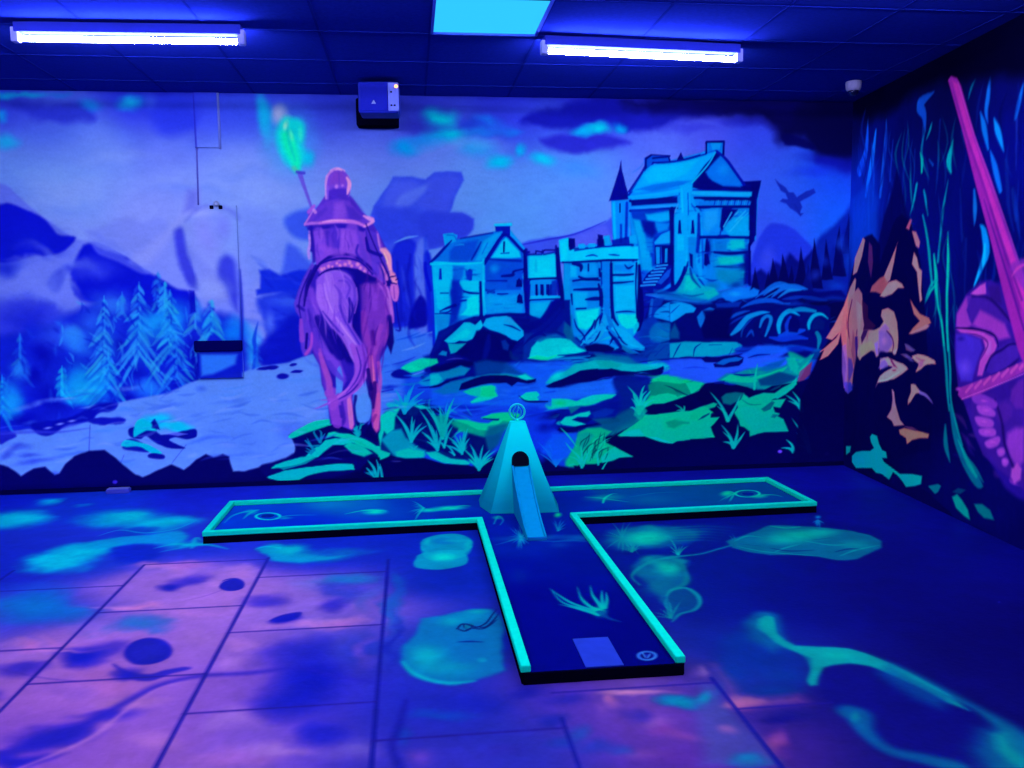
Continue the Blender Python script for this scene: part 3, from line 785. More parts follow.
    P('645,412 660,406 680,400 695,394 705,384 720,386 760,384 800,392 800,404 760,404 730,406 705,408 690,412 668,414 650,415', (4, 5, 95), 1.6, .97, True, warp=2)
    P('618,438 628,430 640,420 650,414 668,414 690,411 706,406 722,402 735,404 730,412 714,418 705,428 714,437 695,438 678,441 668,443 655,440 640,434', (0, 195, 130), 1.4, .98, warp=2)
    B(652, 426, 12, 10, (0, 240, 140), .8)
    B(678, 424, 14, 9, (0, 150, 110), .8, warp=4)
    P('640,434 655,438 668,443 655,440', (0, 200, 200), 1, .7)
    B(650, 437, 14, 4, (0, 210, 180), .7)
    P('698,422 710,414 722,408 716,416 706,424 700,428', (3, 40, 110), 1.2, .8)
    B(630, 392, 10, 14, (4, 60, 150), .7)
    P('700,420 712,414 730,408 745,400 800,395 815,410 815,460 700,460 705,440', (4, 5, 92), 2, .98, warp=2)
    # far right grassy bank
    P('728,375 745,370 770,368 790,372 798,382 795,392 780,390 760,386 742,386 730,382', (0, 135, 140), 2, .9, True, warp=3)
    P('745,382 765,380 785,376 797,370 795,380 780,388 760,388', (0, 165, 125), 1.4, .9, True, warp=2)
    P('722,384 735,374 745,376 738,386', (0, 140, 200), 2, .8, True)
    P('788,352 800,356 810,364 804,378 796,374', (0, 160, 150), 2, .85, True, warp=2)
    P('796,372 806,360 814,354 808,364 800,374', (0, 185, 150), 1, .9, True)
    P('720,396 735,392 748,396 760,404 772,396 790,394 802,386 814,372 812,384 795,398 780,402 784,404 780,412 786,424 788,432 770,432 752,436 748,430 740,418 730,410', (0, 165, 135), 1.6, .95, warp=2.5)
    P('722,398 736,392 748,396 744,404 728,404', (2, 75, 125), 2, .85, True)
    B(762, 420, 18, 11, (0, 185, 135), .8, warp=4)
    P('742,410 752,404 762,408 756,414', (0, 195, 150), 1, .8, True)
    P('772,408 780,402 778,412', (3, 30, 105), .8, .9)
    P('800,300 850,300 850,500 790,500 786,440 800,410 806,380 822,352 826,330', (4, 5, 85), 3, .95, warp=2)
    P('802,372 812,352 828,340 830,330 824,350 812,364', (0, 110, 180), 2, .5)

    paint_bark(C)
    # ------------ foreground, left: stones below the horse
    P('250,474 262,465 270,462 286,458 297,452 295,440 290,435 300,428 320,422 345,420 372,424 392,418 400,412 384,440 384,452 360,480 330,488 255,490', (4, 6, 115), 1.6, .97, warp=2.5)
    P('289,436 300,428 316,421 334,420 330,426 310,434 294,438', (0, 215, 170), 1, .98, True, warp=1.5)
    P('272,468 280,463 298,458 312,450 326,442 340,434 352,434 346,440 332,446 320,454 304,462 290,466', (0, 210, 195), 1, .98, True, warp=2)
    P('326,436 334,430 346,430 364,436 378,446 390,455 388,460 376,456 360,450 346,440 334,438', (0, 225, 175), 1, .98, True, warp=1.5)
    P('344,446 352,440 364,446 372,454 356,453', (0, 170, 165), 1.2, .9, True, warp=2)
    P('268,478 278,474 296,470 318,467 335,464 352,464 352,469 336,471 318,473 300,478 284,482', (0, 220, 195), 1, .98, True, warp=1.5)
    P('378,452 376,440 382,420 386,412 398,406 414,404 424,410 416,420 420,436 422,454 400,458 388,454', (0, 195, 180), 1.4, .95, True, warp=2.5)
    B(388, 424, 9, 14, (0, 235, 190), .8)
    P('394,412 410,408 430,404 445,410 452,420 456,440 462,452 470,456 440,460 420,452 408,440 398,428', (3, 14, 120), 2, .95, True, warp=3)
    P('392,440 405,440 418,450 424,458 400,458 386,452', (0, 160, 190), 2, .85, True, warp=3)
    P('426,452 445,452 460,458 470,462 465,465 448,463 430,458', (0, 185, 190), 1.2, .95, True, warp=2)
    P('448,418 460,420 475,424 490,424 505,418 515,414 505,430 490,436 470,434 455,428', (0, 165, 135), 2, .95, True, warp=3)
    P('452,420 466,424 484,427 500,420 512,416 500,430 482,432 464,430', (0, 220, 150), 1.2, .9, True, warp=2)
    P('482,418 492,414 505,412 520,414 512,420 496,420', (0, 200, 130), 1.2, .95, True, warp=2)
    P('462,440 475,434 492,438 500,434 494,450 480,462 464,458 455,450', (3, 60, 140), 2, .85, True, warp=3)
    P('474,440 484,438 482,448 476,452', (0, 130, 140), 2, .6)
    P('372,456 400,460 424,460 440,464 466,468 486,462 492,476 490,490 255,492 255,486 320,484 360,470', (3, 4, 92), 2, .98, warp=2)
    P('386,404 400,402 420,408 414,416 396,412', (0, 190, 195), 1.5, .7, True)
    P('486,462 500,452 540,450 556,466 570,472 570,495 480,495', (4, 5, 100), 3, .95, warp=3)
    P('528,404 548,410 556,430 552,452 540,462 528,440', (12, 62, 235), 5, .7, True, warp=4)
    # tufts of grass
    T = (0, 165, 195)
    C.rays(404, 412, 7, 25, 150, 14, 30, 1.8, (4, 150, 235), 1, .9)
    C.rays(412, 440, 9, 40, 150, 14, 36, 2.0, T, 2, .85)
    C.rays(438, 448, 10, 60, 160, 18, 44, 2.0, T, 3, .85)
    C.rays(443, 446, 8, 40, 130, 20, 44, 2.2, (0, 175, 190), 13, .85)
    C.rays(462, 452, 9, 40, 150, 14, 32, 1.8, (0, 155, 180), 4, .85)
    C.rays(479, 468, 8, 25, 150, 12, 32, 2.0, (0, 190, 190), 5, .9)
    C.rays(445, 418, 6, 30, 160, 12, 26, 1.5, (6, 150, 240), 6, .8)
    C.rays(318, 446, 8, 70, 170, 8, 20, 1.5, (4, 130, 180), 7, .8)
    C.rays(354, 432, 7, 50, 150, 6, 16, 1.5, (0, 170, 190), 8, .8)
    C.rays(376, 478, 5, 95, 150, 10, 18, 3.0, (0, 150, 185), 9, .9)
    C.rays(382, 478, 2, 88, 100, 12, 16, 2.5, (0, 160, 180), 19, .9)
    C.rays(556, 466, 11, 45, 140, 20, 36, 1.3, (12, 120, 235), 10, .9)
    P('548,440 556,436 568,440 574,452 566,458 556,464 548,454 542,452', (8, 105, 245), 3, .6, True)
    C.rays(582, 466, 16, 40, 140, 16, 38, 1.6, (0, 160, 175), 11, .85)
    C.rays(600, 466, 12, 45, 120, 14, 30, 1.8, (0, 185, 150), 12, .8)
    for i in range(14):
        x = 590 + i * 2.5
        L([(x, 458 - i * .4), (x + 3, 446 - i * .3), (x + 9, 438 - i * .3)], [.5, 1.2, .3], (2, 60, 90), .5, .6)
    C.rays(640, 406, 11, 35, 150, 12, 24, 2.0, (0, 180, 175), 14, .9)
    P('630,412 645,406 650,414 640,420 628,416', (0, 150, 120), 2, .7, True)
    C.rays(686, 411, 3, 80, 150, 6, 12, 1.2, (0, 130, 130), 15, .8)
    C.rays(697, 408, 3, 50, 120, 8, 13, 1.2, (0, 140, 130), 16, .8)
    C.rays(728, 418, 6, 50, 145, 14, 34, 2.0, (0, 160, 165), 17, .9)
    C.rays(733, 446, 6, 45, 150, 10, 25, 2.2, (0, 150, 165), 18, .95)
    C.rays(755, 388, 4, 60, 120, 10, 24, 1.6, (0, 165, 145), 20, .8)
    for (x, y, pts) in [(803, 410, [(-8, -16), (-16, -18), (-22, -14)]), (810, 452, [(-6, -26), (-12, -36), (-18, -30), (-12, -14)]), (794, 450, [(-5, -10), (-10, -12), (-14, -4)])]:
        for dx, dy in pts:
            L([(x, y), (x + dx * .2, y + dy * .5), (x + dx, y + dy)], [4, 3, .3], (0, 145, 160), .8, .9)
    for s in ['600,404 612,404 625,400', '650,382 660,388', '640,386 655,384']:
        L(s, [.5, 1.5, .4], (2, 60, 110), .7, .6)
    # bottom silhouettes on the left and the black foot of the wall
    P('-250,470 -120,458 -40,468 0,464 8,467 20,476 34,469 46,467 55,476 60,474 66,464 76,456 90,451 104,450 112,455 124,465 136,474 143,477 158,470 172,465 184,470 190,466 196,460 206,455 213,458 222,455 228,457 232,472 244,472 258,468 270,480 330,484 420,476 500,476 860,456 860,500 -250,520',
      (4, 5, 108), 1.3, .98, warp=2)
    P('-250,500 0,488 260,480 500,472 860,458 860,520 -250,520', (4, 4, 96), 4, .85)
    # blue haze of overspray along the foot of the wall
    B(560, 475, 26, 6, (2, 10, 120), .4)
    for (x, y, c) in [(115, 482, (60, 50, 230)), (780, 451.5, (85, 60, 245)), (827, 453, (95, 55, 235)), (779, 455, (40, 35, 200))]:
        B(x, y, 3.4, 2.6, c, .95, 0, .4)

    DKT, MIDB = (3, 14, 140), (8, 60, 205)
    for (x, y, rx, ry, c, a) in [(453, 292, 6, 26, (4, 40, 200), .7), (470, 315, 12, 6, (4, 60, 210), .6), (440, 300, 6, 24, (0, 190, 252), .7), (474, 300, 8, 14, (0, 210, 250), .8), (505, 272, 18, 4, (4, 40, 195), .7), (500, 288, 12, 5, (4, 50, 205), .6), (508, 308, 18, 6, (0, 170, 250), .6), (490, 300, 5, 16, (0, 165, 250), .7),
                                 (583, 284, 14, 4, (4, 40, 190), .8), (592, 300, 12, 4, (4, 30, 180), .8), (582, 318, 16, 12, (0, 215, 235), .8), (626, 322, 13, 14, (0, 222, 235), .8), (625, 290, 13, 12, (0, 175, 252), .7), (603, 290, 5, 30, (4, 70, 220), .5), (572, 330, 6, 16, (0, 120, 190), .7),
                                 (650, 224, 12, 6, (4, 26, 175), .8), (660, 238, 10, 8, (4, 40, 195), .7), (640, 262, 7, 16, (0, 165, 250), .7), (668, 222, 8, 12, (0, 140, 248), .6), (732, 246, 18, 6, (0, 180, 225), .8), (726, 262, 18, 6, (0, 170, 190), .8), (735, 278, 16, 10, (0, 90, 175), .7),
                                 (708, 250, 5, 22, (4, 30, 170), .7), (683, 250, 6, 30, (0, 180, 255), .6), (745, 262, 7, 26, (3, 30, 160), .7), (716, 224, 9, 12, (20, 150, 255), .7), (728, 216, 7, 9, (4, 16, 155), .8)]:
        B(x, y, rx, ry, c, a, 0, warp=4)
    for (x, y, rx, ry, c, a) in [(476, 332, 20, 8, (0, 190, 235), .6), (512, 328, 22, 7, (10, 160, 250), .6), (548, 347, 22, 8, (0, 235, 225), .7), (600, 335, 24, 10, (6, 130, 235), .5), (630, 345, 14, 6, (0, 150, 230), .6), (672, 312, 20, 7, (10, 150, 252), .7), (665, 332, 14, 7, (0, 120, 195), .7), (690, 348, 40, 5, (0, 160, 205), .6),
                                 (740, 296, 26, 6, (8, 115, 245), .6), (790, 308, 40, 6, (8, 95, 225), .6), (820, 340, 20, 8, (4, 70, 180), .6), (745, 326, 20, 10, (4, 20, 140), .5), (585, 362, 40, 4, (4, 20, 150), .5), (455, 364, 30, 6, (4, 40, 160), .6), (600, 365, 40, 4, (0, 170, 205), .6),
                                 (555, 416, 26, 8, (3, 14, 135), .8), (545, 428, 16, 8, (4, 20, 165), .7), (610, 412, 22, 8, (4, 60, 160), .7), (590, 436, 16, 6, (3, 30, 130), .6), (530, 412, 16, 10, (10, 50, 225), .6), (700, 404, 30, 6, (3, 8, 100), .5), (520, 390, 26, 5, (8, 50, 215), .6)]:
        B(x, y, rx, ry, c, a, -.08, warp=6)
    C.dabs(435, 478, 268, 322, 40, [(0, 205, 252), (6, 70, 215), (4, 40, 195)], 101, (4, 14), (.8, 2), 0, .15)
    C.dabs(488, 524, 262, 314, 40, [(0, 190, 252), (6, 70, 215), (4, 35, 190)], 102, (4, 14), (.8, 2), 0, .15)
    C.dabs(566, 636, 266, 335, 90, [(0, 205, 250), (4, 80, 220), (4, 20, 165)], 103, (4, 14), (.8, 2.2), 0, .2)
    C.dabs(634, 750, 208, 282, 110, [(0, 180, 250), (4, 70, 210), (4, 16, 160)], 104, (4, 15), (.8, 2.2), 0, .3)
    C.dabs(636, 712, 164, 190, 26, [(10, 180, 255), (4, 110, 235)], 105, (8, 22), (.8, 2), -.6, .2, (.2, .45))
    C.dabs(440, 520, 322, 372, 40, [(0, 180, 235), DKT, (4, 90, 200)], 106, (8, 24), (1, 3), -.3, .5)
    C.dabs(520, 660, 338, 372, 80, [(0, 190, 215), DKT, (4, 110, 200), MIDB], 107, (8, 26), (1, 3), -.05, .35)
    C.dabs(640, 840, 298, 356, 110, [(6, 120, 225), DKT, (4, 80, 200), (4, 10, 120)], 108, (8, 26), (1, 3.2), -.15, .45)
    C.dabs(392, 640, 372, 420, 150, [(12, 90, 245), (6, 24, 180), (0, 130, 210), (30, 110, 255), (0, 170, 190)], 109, (10, 34), (.9, 2.6), -.08, .2)
    C.dabs(650, 800, 362, 384, 40, [(50, 90, 255), (12, 50, 220), (0, 120, 210)], 110, (10, 30), (.9, 2.4), -.05, .15)
    C.dabs(625, 705, 382, 440, 50, [(0, 225, 140), (0, 130, 120), (0, 90, 110)], 111, (8, 24), (1, 3), -.2, .35, (.15, .4))
    C.dabs(730, 800, 380, 428, 50, [(0, 200, 150), (0, 110, 120), (3, 60, 110)], 112, (8, 24), (1, 3), -.25, .4, (.2, .45))
    C.dabs(570, 625, 424, 464, 40, [(0, 190, 150), (2, 70, 120), (0, 140, 150)], 113, (8, 22), (1, 2.6), -.9, .4, (.2, .5))
    C.dabs(385, 470, 405, 462, 50, [(0, 200, 200), (3, 50, 140), (0, 130, 170)], 114, (8, 22), (1, 2.6), 1.0, .6, (.2, .5))
    C.dabs(370, 425, 262, 335, 30, [(20, 40, 215), (70, 100, 252), (14, 26, 195)], 115, (10, 30), (1.5, 4), 1.45, .2, (.2, .45), 1.6)
    C.dabs(256, 322, 262, 362, 30, [(20, 45, 225), (60, 90, 250), (12, 26, 200)], 116, (14, 34), (2, 6), 0.3, .6, (.2, .4), 2)
    C.dabs(850, 870, 200, 300, 12, [(14, 90, 215), (6, 30, 150)], 117, (14, 40), (1.5, 4), 1.5, .1, (.3, .5), 1.5)
    paint_castle(C)
    paint_rocks(C)
    paint_foreground(C)
    paint_bark(C)
    # hanging foot of the cabinet and smears of shadow colour painted beside it
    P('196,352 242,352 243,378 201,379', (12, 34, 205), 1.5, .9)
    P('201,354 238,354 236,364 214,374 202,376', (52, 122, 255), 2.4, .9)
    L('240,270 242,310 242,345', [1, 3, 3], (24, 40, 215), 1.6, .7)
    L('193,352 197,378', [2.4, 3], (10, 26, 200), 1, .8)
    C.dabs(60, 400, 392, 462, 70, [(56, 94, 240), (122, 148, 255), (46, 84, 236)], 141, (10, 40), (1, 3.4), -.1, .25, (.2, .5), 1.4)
    # ------------ rider and horse
    V = (118, 82, 234)      # violet
    VL = (146, 104, 252)
    VD = (44, 30, 190)
    # torch
    B(290, 142, 40, 48, (50, 160, 255), .5, warp=6)
    B(262, 108, 9, 26, (20, 160, 250), .85, -.15, warp=3)
    B(267, 135, 9, 22, (60, 160, 255), .7, -.2, warp=3)
    B(280, 112, 14, 14, (135, 150, 235), .75, warp=5)
    B(307, 158, 11, 14, (0, 190, 255), .9, warp=3)
    B(266, 118, 13, 30, (20, 165, 250), .9, -.15, warp=4)
    B(280, 116, 12, 15, (150, 160, 232), .85, .2, warp=4)
    B(287, 124, 8, 12, (170, 215, 225), .8, .3, warp=3)
    B(296, 126, 14, 13, (30, 190, 250), .7, warp=3)
    P('297,172 289,164 280,152 275,140 277,128 284,118 290,118 300,122 304,130 302,142 304,154 301,166', (10, 215, 235), 4, .9, True, warp=3)
    P('297,170 290,158 282,144 281,134 288,132 294,138 298,150 300,162', (20, 238, 190), 3.5, .9, True, warp=2.5)
    B(286, 126, 5, 9, (150, 225, 205), .9, .3, warp=2)
    B(291, 136, 4, 10, (110, 245, 205), .7, -.3, warp=2)
    B(300, 134, 4, 12, (60, 240, 225), .8, warp=2)
    L('287,122 289,140 295,160', [1, 3, 1], (0, 150, 225), 2, .35)
    L('294,168 298,172', 4, (90, 190, 180), 1.6, .8)
    L('300,174 304,186 311,206', [5, 3.5, 2.6], (100, 84, 232), .9, .9)
    L('297,172 304,173', 3, (70, 70, 225), .8, .9)
    L('314,206 309,212', [3, 4], (160, 90, 240), .8, .9)
    # horse tail-side body
    P('300,300 306,286 312,272 318,262 330,256 348,256 364,264 378,274 388,282 392,300 393,325 388,345 380,360 378,378 380,400 379,424 376,436 368,430 372,410 368,390 362,382 354,388 352,400 356,424 352,431 340,426 330,424 328,400 322,384 320,366 312,352 308,330', VD, 1.4, .98)
    P('318,262 336,258 354,266 360,290 364,330 362,372 348,380 330,372 322,350 306,330 304,296', (60, 40, 205), 3, .8, warp=2)
    B(342, 300, 22, 50, (20, 14, 170), .55, .2, warp=3)
    P('362,262 378,274 388,284 391,310 390,332 382,350 378,376 379,400 378,420 372,432 370,404 368,386 364,378 360,352 362,310 362,285', (112, 58, 205), 2.4, .9, True, warp=2)
    P('366,310 372,330 370,352 378,350 388,330 390,310 382,296 372,296', (132, 62, 205), 4, .7, True, warp=3)
    L('360,268 358,300 356,336 352,360', [8, 12, 12, 8], (14, 10, 160), 4, .8)
    L('374,320 372,340 368,352', [1, 4, 3], (50, 20, 160), 2, .7)
    L('378,276 388,290 392,312 393,322', [1, 2.6, 3, 2], (190, 110, 240), 1, .85)
    # left hind leg
    P('306,300 310,284 318,296 322,320 330,340 340,358 346,380 342,388 334,374 326,360 322,352 324,372 334,395 338,420 332,424 328,400 322,384 320,366 312,350 306,330', (104, 62, 226), 2, .92, warp=1.5)
    L('312,290 314,310 322,334 334,360 342,376', [4, 7, 8, 8, 5], (120, 78, 240), 2.4, .8)
    L('308,310 316,330 326,346 332,352', [3, 5, 5, 3], (24, 16, 175), 2, .8)
    L('320,350 326,372 330,384', [3, 5, 4], (150, 80, 225), 1.6, .85)
    P('326,384 340,390 352,396 352,410 354,424 352,430 342,426 332,424 328,404', (126, 72, 228), 1.4, .95)
    L('349,396 350,412 352,424', [4, 4, 4], (196, 104, 225), 1.4, .85)
    L('342,402 344,418 342,424', [2, 4, 4], (58, 34, 190), 1.4, .8)
    # pool of sky between the legs
    P('358,384 364,380 370,386 371,402 368,414 360,418 356,408 354,394', (95, 135, 255), 1, .98, True)
    P('336,374 340,366 343,378 342,392 338,392', (84, 128, 255), 1, .9, True)
    L('366,378 370,396 370,414 364,430', [2, 3, 3, 2.4], (22, 14, 150), 1, .8)
    # right leg lower
    L('372,350 372,376 375,400 376,428', [9, 7, 7, 8], (140, 62, 198), 1.4, .9)
    L('371,356 372,372 374,386', [2, 4, 2], (200, 100, 190), 1.4, .85)
    L('377,384 379,400 378,412', [2, 3, 2], (185, 85, 200), 1, .7)
    L('371,384 371,398', [3, 4], (40, 18, 150), 1.4, .8)
    L('374,414 376,424 375,434', [4, 5, 3], (190, 90, 185), 1.4, .7)
    P('360,430 366,424 374,436 380,446 376,446 368,440', (8, 8, 120), 1, .9)
    # tail: broad plume that sweeps right then hooks left
    P('316,290 319,276 326,270 338,270 350,276 356,290 357,304 353,316 352,330 358,346 366,360 367,376 360,388 348,397 336,402 326,404 336,398 350,388 356,376 354,362 344,344 330,326 322,312 317,300', VL, 1.6, .96, True)
    P('340,282 348,286 352,296 350,312 346,326 340,318 338,300', (92, 58, 226), 3, .8, True, warp=2)
    P('348,286 356,296 357,308 352,322 350,328 348,316 350,302', (62, 40, 205), 2, .6, True)
    for s, w, c, a in [('320,282 320,296 326,310 338,330 350,346 358,362 360,376 352,388', [2, 3, 4, 4, 4, 4, 3, 1], (172, 116, 255), .8),
                       ('324,310 334,326 344,338 352,352', [1, 2.6, 2.4, 1], (56, 34, 195), .85),
                       ('332,276 340,280 344,290 342,304', [1, 2, 3, 1], (88, 60, 222), .6),
                       ('328,276 330,290 336,306', [2, 5, 2], (170, 120, 255), .6),
                       ('346,330 358,350 364,366 360,380 350,390', [1, 2, 2, 2, 1], (90, 50, 215), .8),
                       ('356,350 362,366 358,382 346,394 332,402', [1, 2, 2, 2, .5], (60, 34, 190), .7),
                       ('366,360 366,374 358,388 344,398 328,404', [1, 2, 2.6, 2, .5], (170, 90, 235), .8),
                       ('326,404 318,408 311,409', [2, 1, .3], (130, 100, 235), .7),
                       ('320,400 332,399 344,392', [.4, 2, 2], (150, 85, 225), .8)]:
        L(s, w, c, .9, a)
    # rider: legs at the sides
    P('312,262 304,276 298,292 294,304 296,312 300,318 299,330 301,350 304,357 311,354 313,345 308,338 312,330 306,318 304,300 310,280 318,268', (96, 66, 226), 1.4, .95, warp=1)
    L('316,266 308,282 305,300', [3, 3.4, 3], (22, 16, 165), 1, .85)
    L('312,333 311,346 306,354', [2, 2.6, 3], (165, 80, 220), 1, .9)
    L('301,320 302,340', [3, 5], (140, 76, 224), 1, .8)
    L('298,306 304,310', 3, (40, 26, 180), 1, .8)
    L('307,334 306,348', 2.4, (18, 12, 150), .8, .9)
    P('390,316 393,330 394,342 391,354 387,344 388,330', (16, 10, 135), 1.2, .95)
    L('396,300 398,318 400,330 396,330', [1.5, 2, 2, 1], (20, 20, 175), .8, .8)
    # torso
    P('310,232 308,214 330,214 364,216 368,240 372,252 380,262 386,282 372,276 362,264 350,258 334,258 322,262 318,270 314,256 310,248', (110, 68, 230), 1.2, .98)
    P('316,236 330,234 336,252 332,262 318,262', (128, 80, 240), 3, .7)
    P('344,234 360,232 358,254 348,258', (132, 82, 240), 3, .8)
    L('336,232 338,250', [5, 6], (70, 50, 220), 3, .7)
    L('322,232 321,252', [3, 3], (78, 52, 215), 2, .7)
    L('311,226 312,250', [3, 4], (34, 26, 180), 1.2, .85)
    for y in (232, 238, 248, 254):
        B(309.5, y, 2, 3.2, (170, 120, 250), .8)
    # arm on the right, hand on the thigh
    P('364,222 372,222 380,236 388,252 392,268 396,280 399,290 398,302 394,302 391,290 386,282 376,262 368,244', (74, 48, 210), 1.2, .97)
    L('367,232 370,250 377,262', [2, 3, 3], (24, 18, 170), 1.2, .8)
    L('377,232 381,246 388,262', [2, 3, 2], (140, 80, 232), 1, .7)
    P('381,250 386,248 390,256 390,262 394,276 391,278 388,268 384,258', (225, 140, 215), 1.2, .95, True)
    L('380,266 384,278', [5, 5], (170, 96, 230), 1.2, .8)
    L('393,275 395,282', [5, 5], (220, 130, 200), .9, .95)
    P('391,284 397,284 399,292 397,301 393,300 390,292', (190, 104, 225), 1, .95, True)
    L('390,282 398,279', 1, (30, 16, 140), .4, .9)
    L('386,274 388,284', [5, 4], (14, 10, 140), 1.2, .8)
    # belt
    L('320,264 332,256 346,254 358,258 368,266 376,274', [3, 3.4, 3, 3, 3.4, 2], (24, 16, 165), .9, .9)
    L('319,268 330,262 346,260 360,264 370,272', [5, 5.4, 5, 5.4, 4], (140, 78, 232), 1, .95)
    for x, y in [(322, 269), (330, 263), (339, 261), (349, 261), (358, 264), (365, 269)]:
        B(x, y, 3.6, 3.2, (225, 130, 220), .85)
    L('322,273 336,266 350,266 362,271 372,278', [1, 1.6, 2, 2, 1], (16, 12, 150), .8, .85)
    # shoulder cape
    P('304,224 310,216 318,206 325,196 334,190 346,192 354,200 362,212 373,220 367,226 352,223 338,222 322,224 306,226', (96, 62, 226), 1, .98)
    P('324,198 332,194 336,204 330,216 318,218 316,212', (86, 60, 222), 2, .7)
    L('340,196 342,212', [6, 14], (124, 80, 238), 3, .7)
    L('349,198 360,214', [5, 8], (72, 50, 215), 2.4, .7)
    L('305,224 312,223 322,222 340,221 354,222 366,225', [2, 3, 3, 3.4, 3, 2], (204, 130, 246), .8, .95)
    L('366,224 373,219 364,216', [2, 2.4, 1], (210, 136, 245), .7, .95)
    L('306,223 310,216 314,210', [2.4, 1.6, 1], (190, 120, 245), .7, .85)
    L('308,229 330,227 352,227 366,230', [1.5, 2.4, 2.4, 1.5], (44, 32, 190), 1, .8)
    # helmet
    P('326,202 326,184 327,176 331,170 337,168 343,170 349,177 350,184 349,196 350,204 338,206', (120, 76, 236), .8, .98, True)
    P('330,176 338,172 346,178 344,184 334,184', (132, 84, 240), 2, .7, True)
    P('330,190 340,188 346,192 346,204 330,204', (78, 50, 215), 2, .9)
    for s, w in [('331,171 337,168.5 344,171', 2.4), ('347,177 349.5,186 347,196', 3.4), ('327,176 326,186 326.5,200', 1.8)]:
        L(s, w, (220, 150, 250), .8, .85)
    L('339,172 340,184', 1.4, (90, 58, 220), .8, .6)
    L('329,186 331,204', 2, (60, 42, 205), 1, .7)

    paint_rider(C)
    C.dabs(310, 330, 300, 345, 12, [(140, 92, 245), (50, 34, 200)], 121, (14, 30), (1, 2.6), 1.2, .2, (.25, .5))
    C.dabs(364, 388, 275, 375, 26, [(150, 78, 215), (60, 24, 175), (96, 40, 190)], 122, (14, 36), (1, 3), 1.65, .2, (.25, .55))
    C.dabs(318, 364, 232, 252, 10, [(150, 96, 245), (70, 46, 210)], 123, (8, 22), (1, 3), 1.5, .12, (.25, .5))
    C.dabs(322, 352, 275, 335, 22, [(172, 122, 255), (110, 66, 232)], 124, (14, 34), (.8, 2), 1.35, .25, (.25, .5))
    L('311,270 303,288 299,304 301,318', [1.2, 1.4, 1.4, 1], (20, 14, 160), .7, .7)
    L('318,266 308,286 304,306', [2.4, 2.6, 1.6], (18, 12, 150), .9, .8)
    L('366,224 374,244 384,266 392,284', [1.4, 1.6, 1.6, 1], (26, 16, 160), .7, .7)
    # seams of the boxed service chase painted over with the mural
    L('193.7,92 197,150', [1.4, 1.6], (34, 40, 205), .8, .7)
    L('197,150 198.5,205', [1, 1], (88, 96, 235), .6, .5)
    C.curve(.55, .3)
    C.grain(.035, 16, 5)
    C.grain(.03, 3.5, 9, 2.2, .8)
    return C
# ------------------------------------------------------------------ closer brush work on the rocks, water and grass of the mural
def zc(ox, oy, s):
    def f(pts):
        return [(ox + x / s, oy + y / s) for x, y in pp(pts)]
    return f


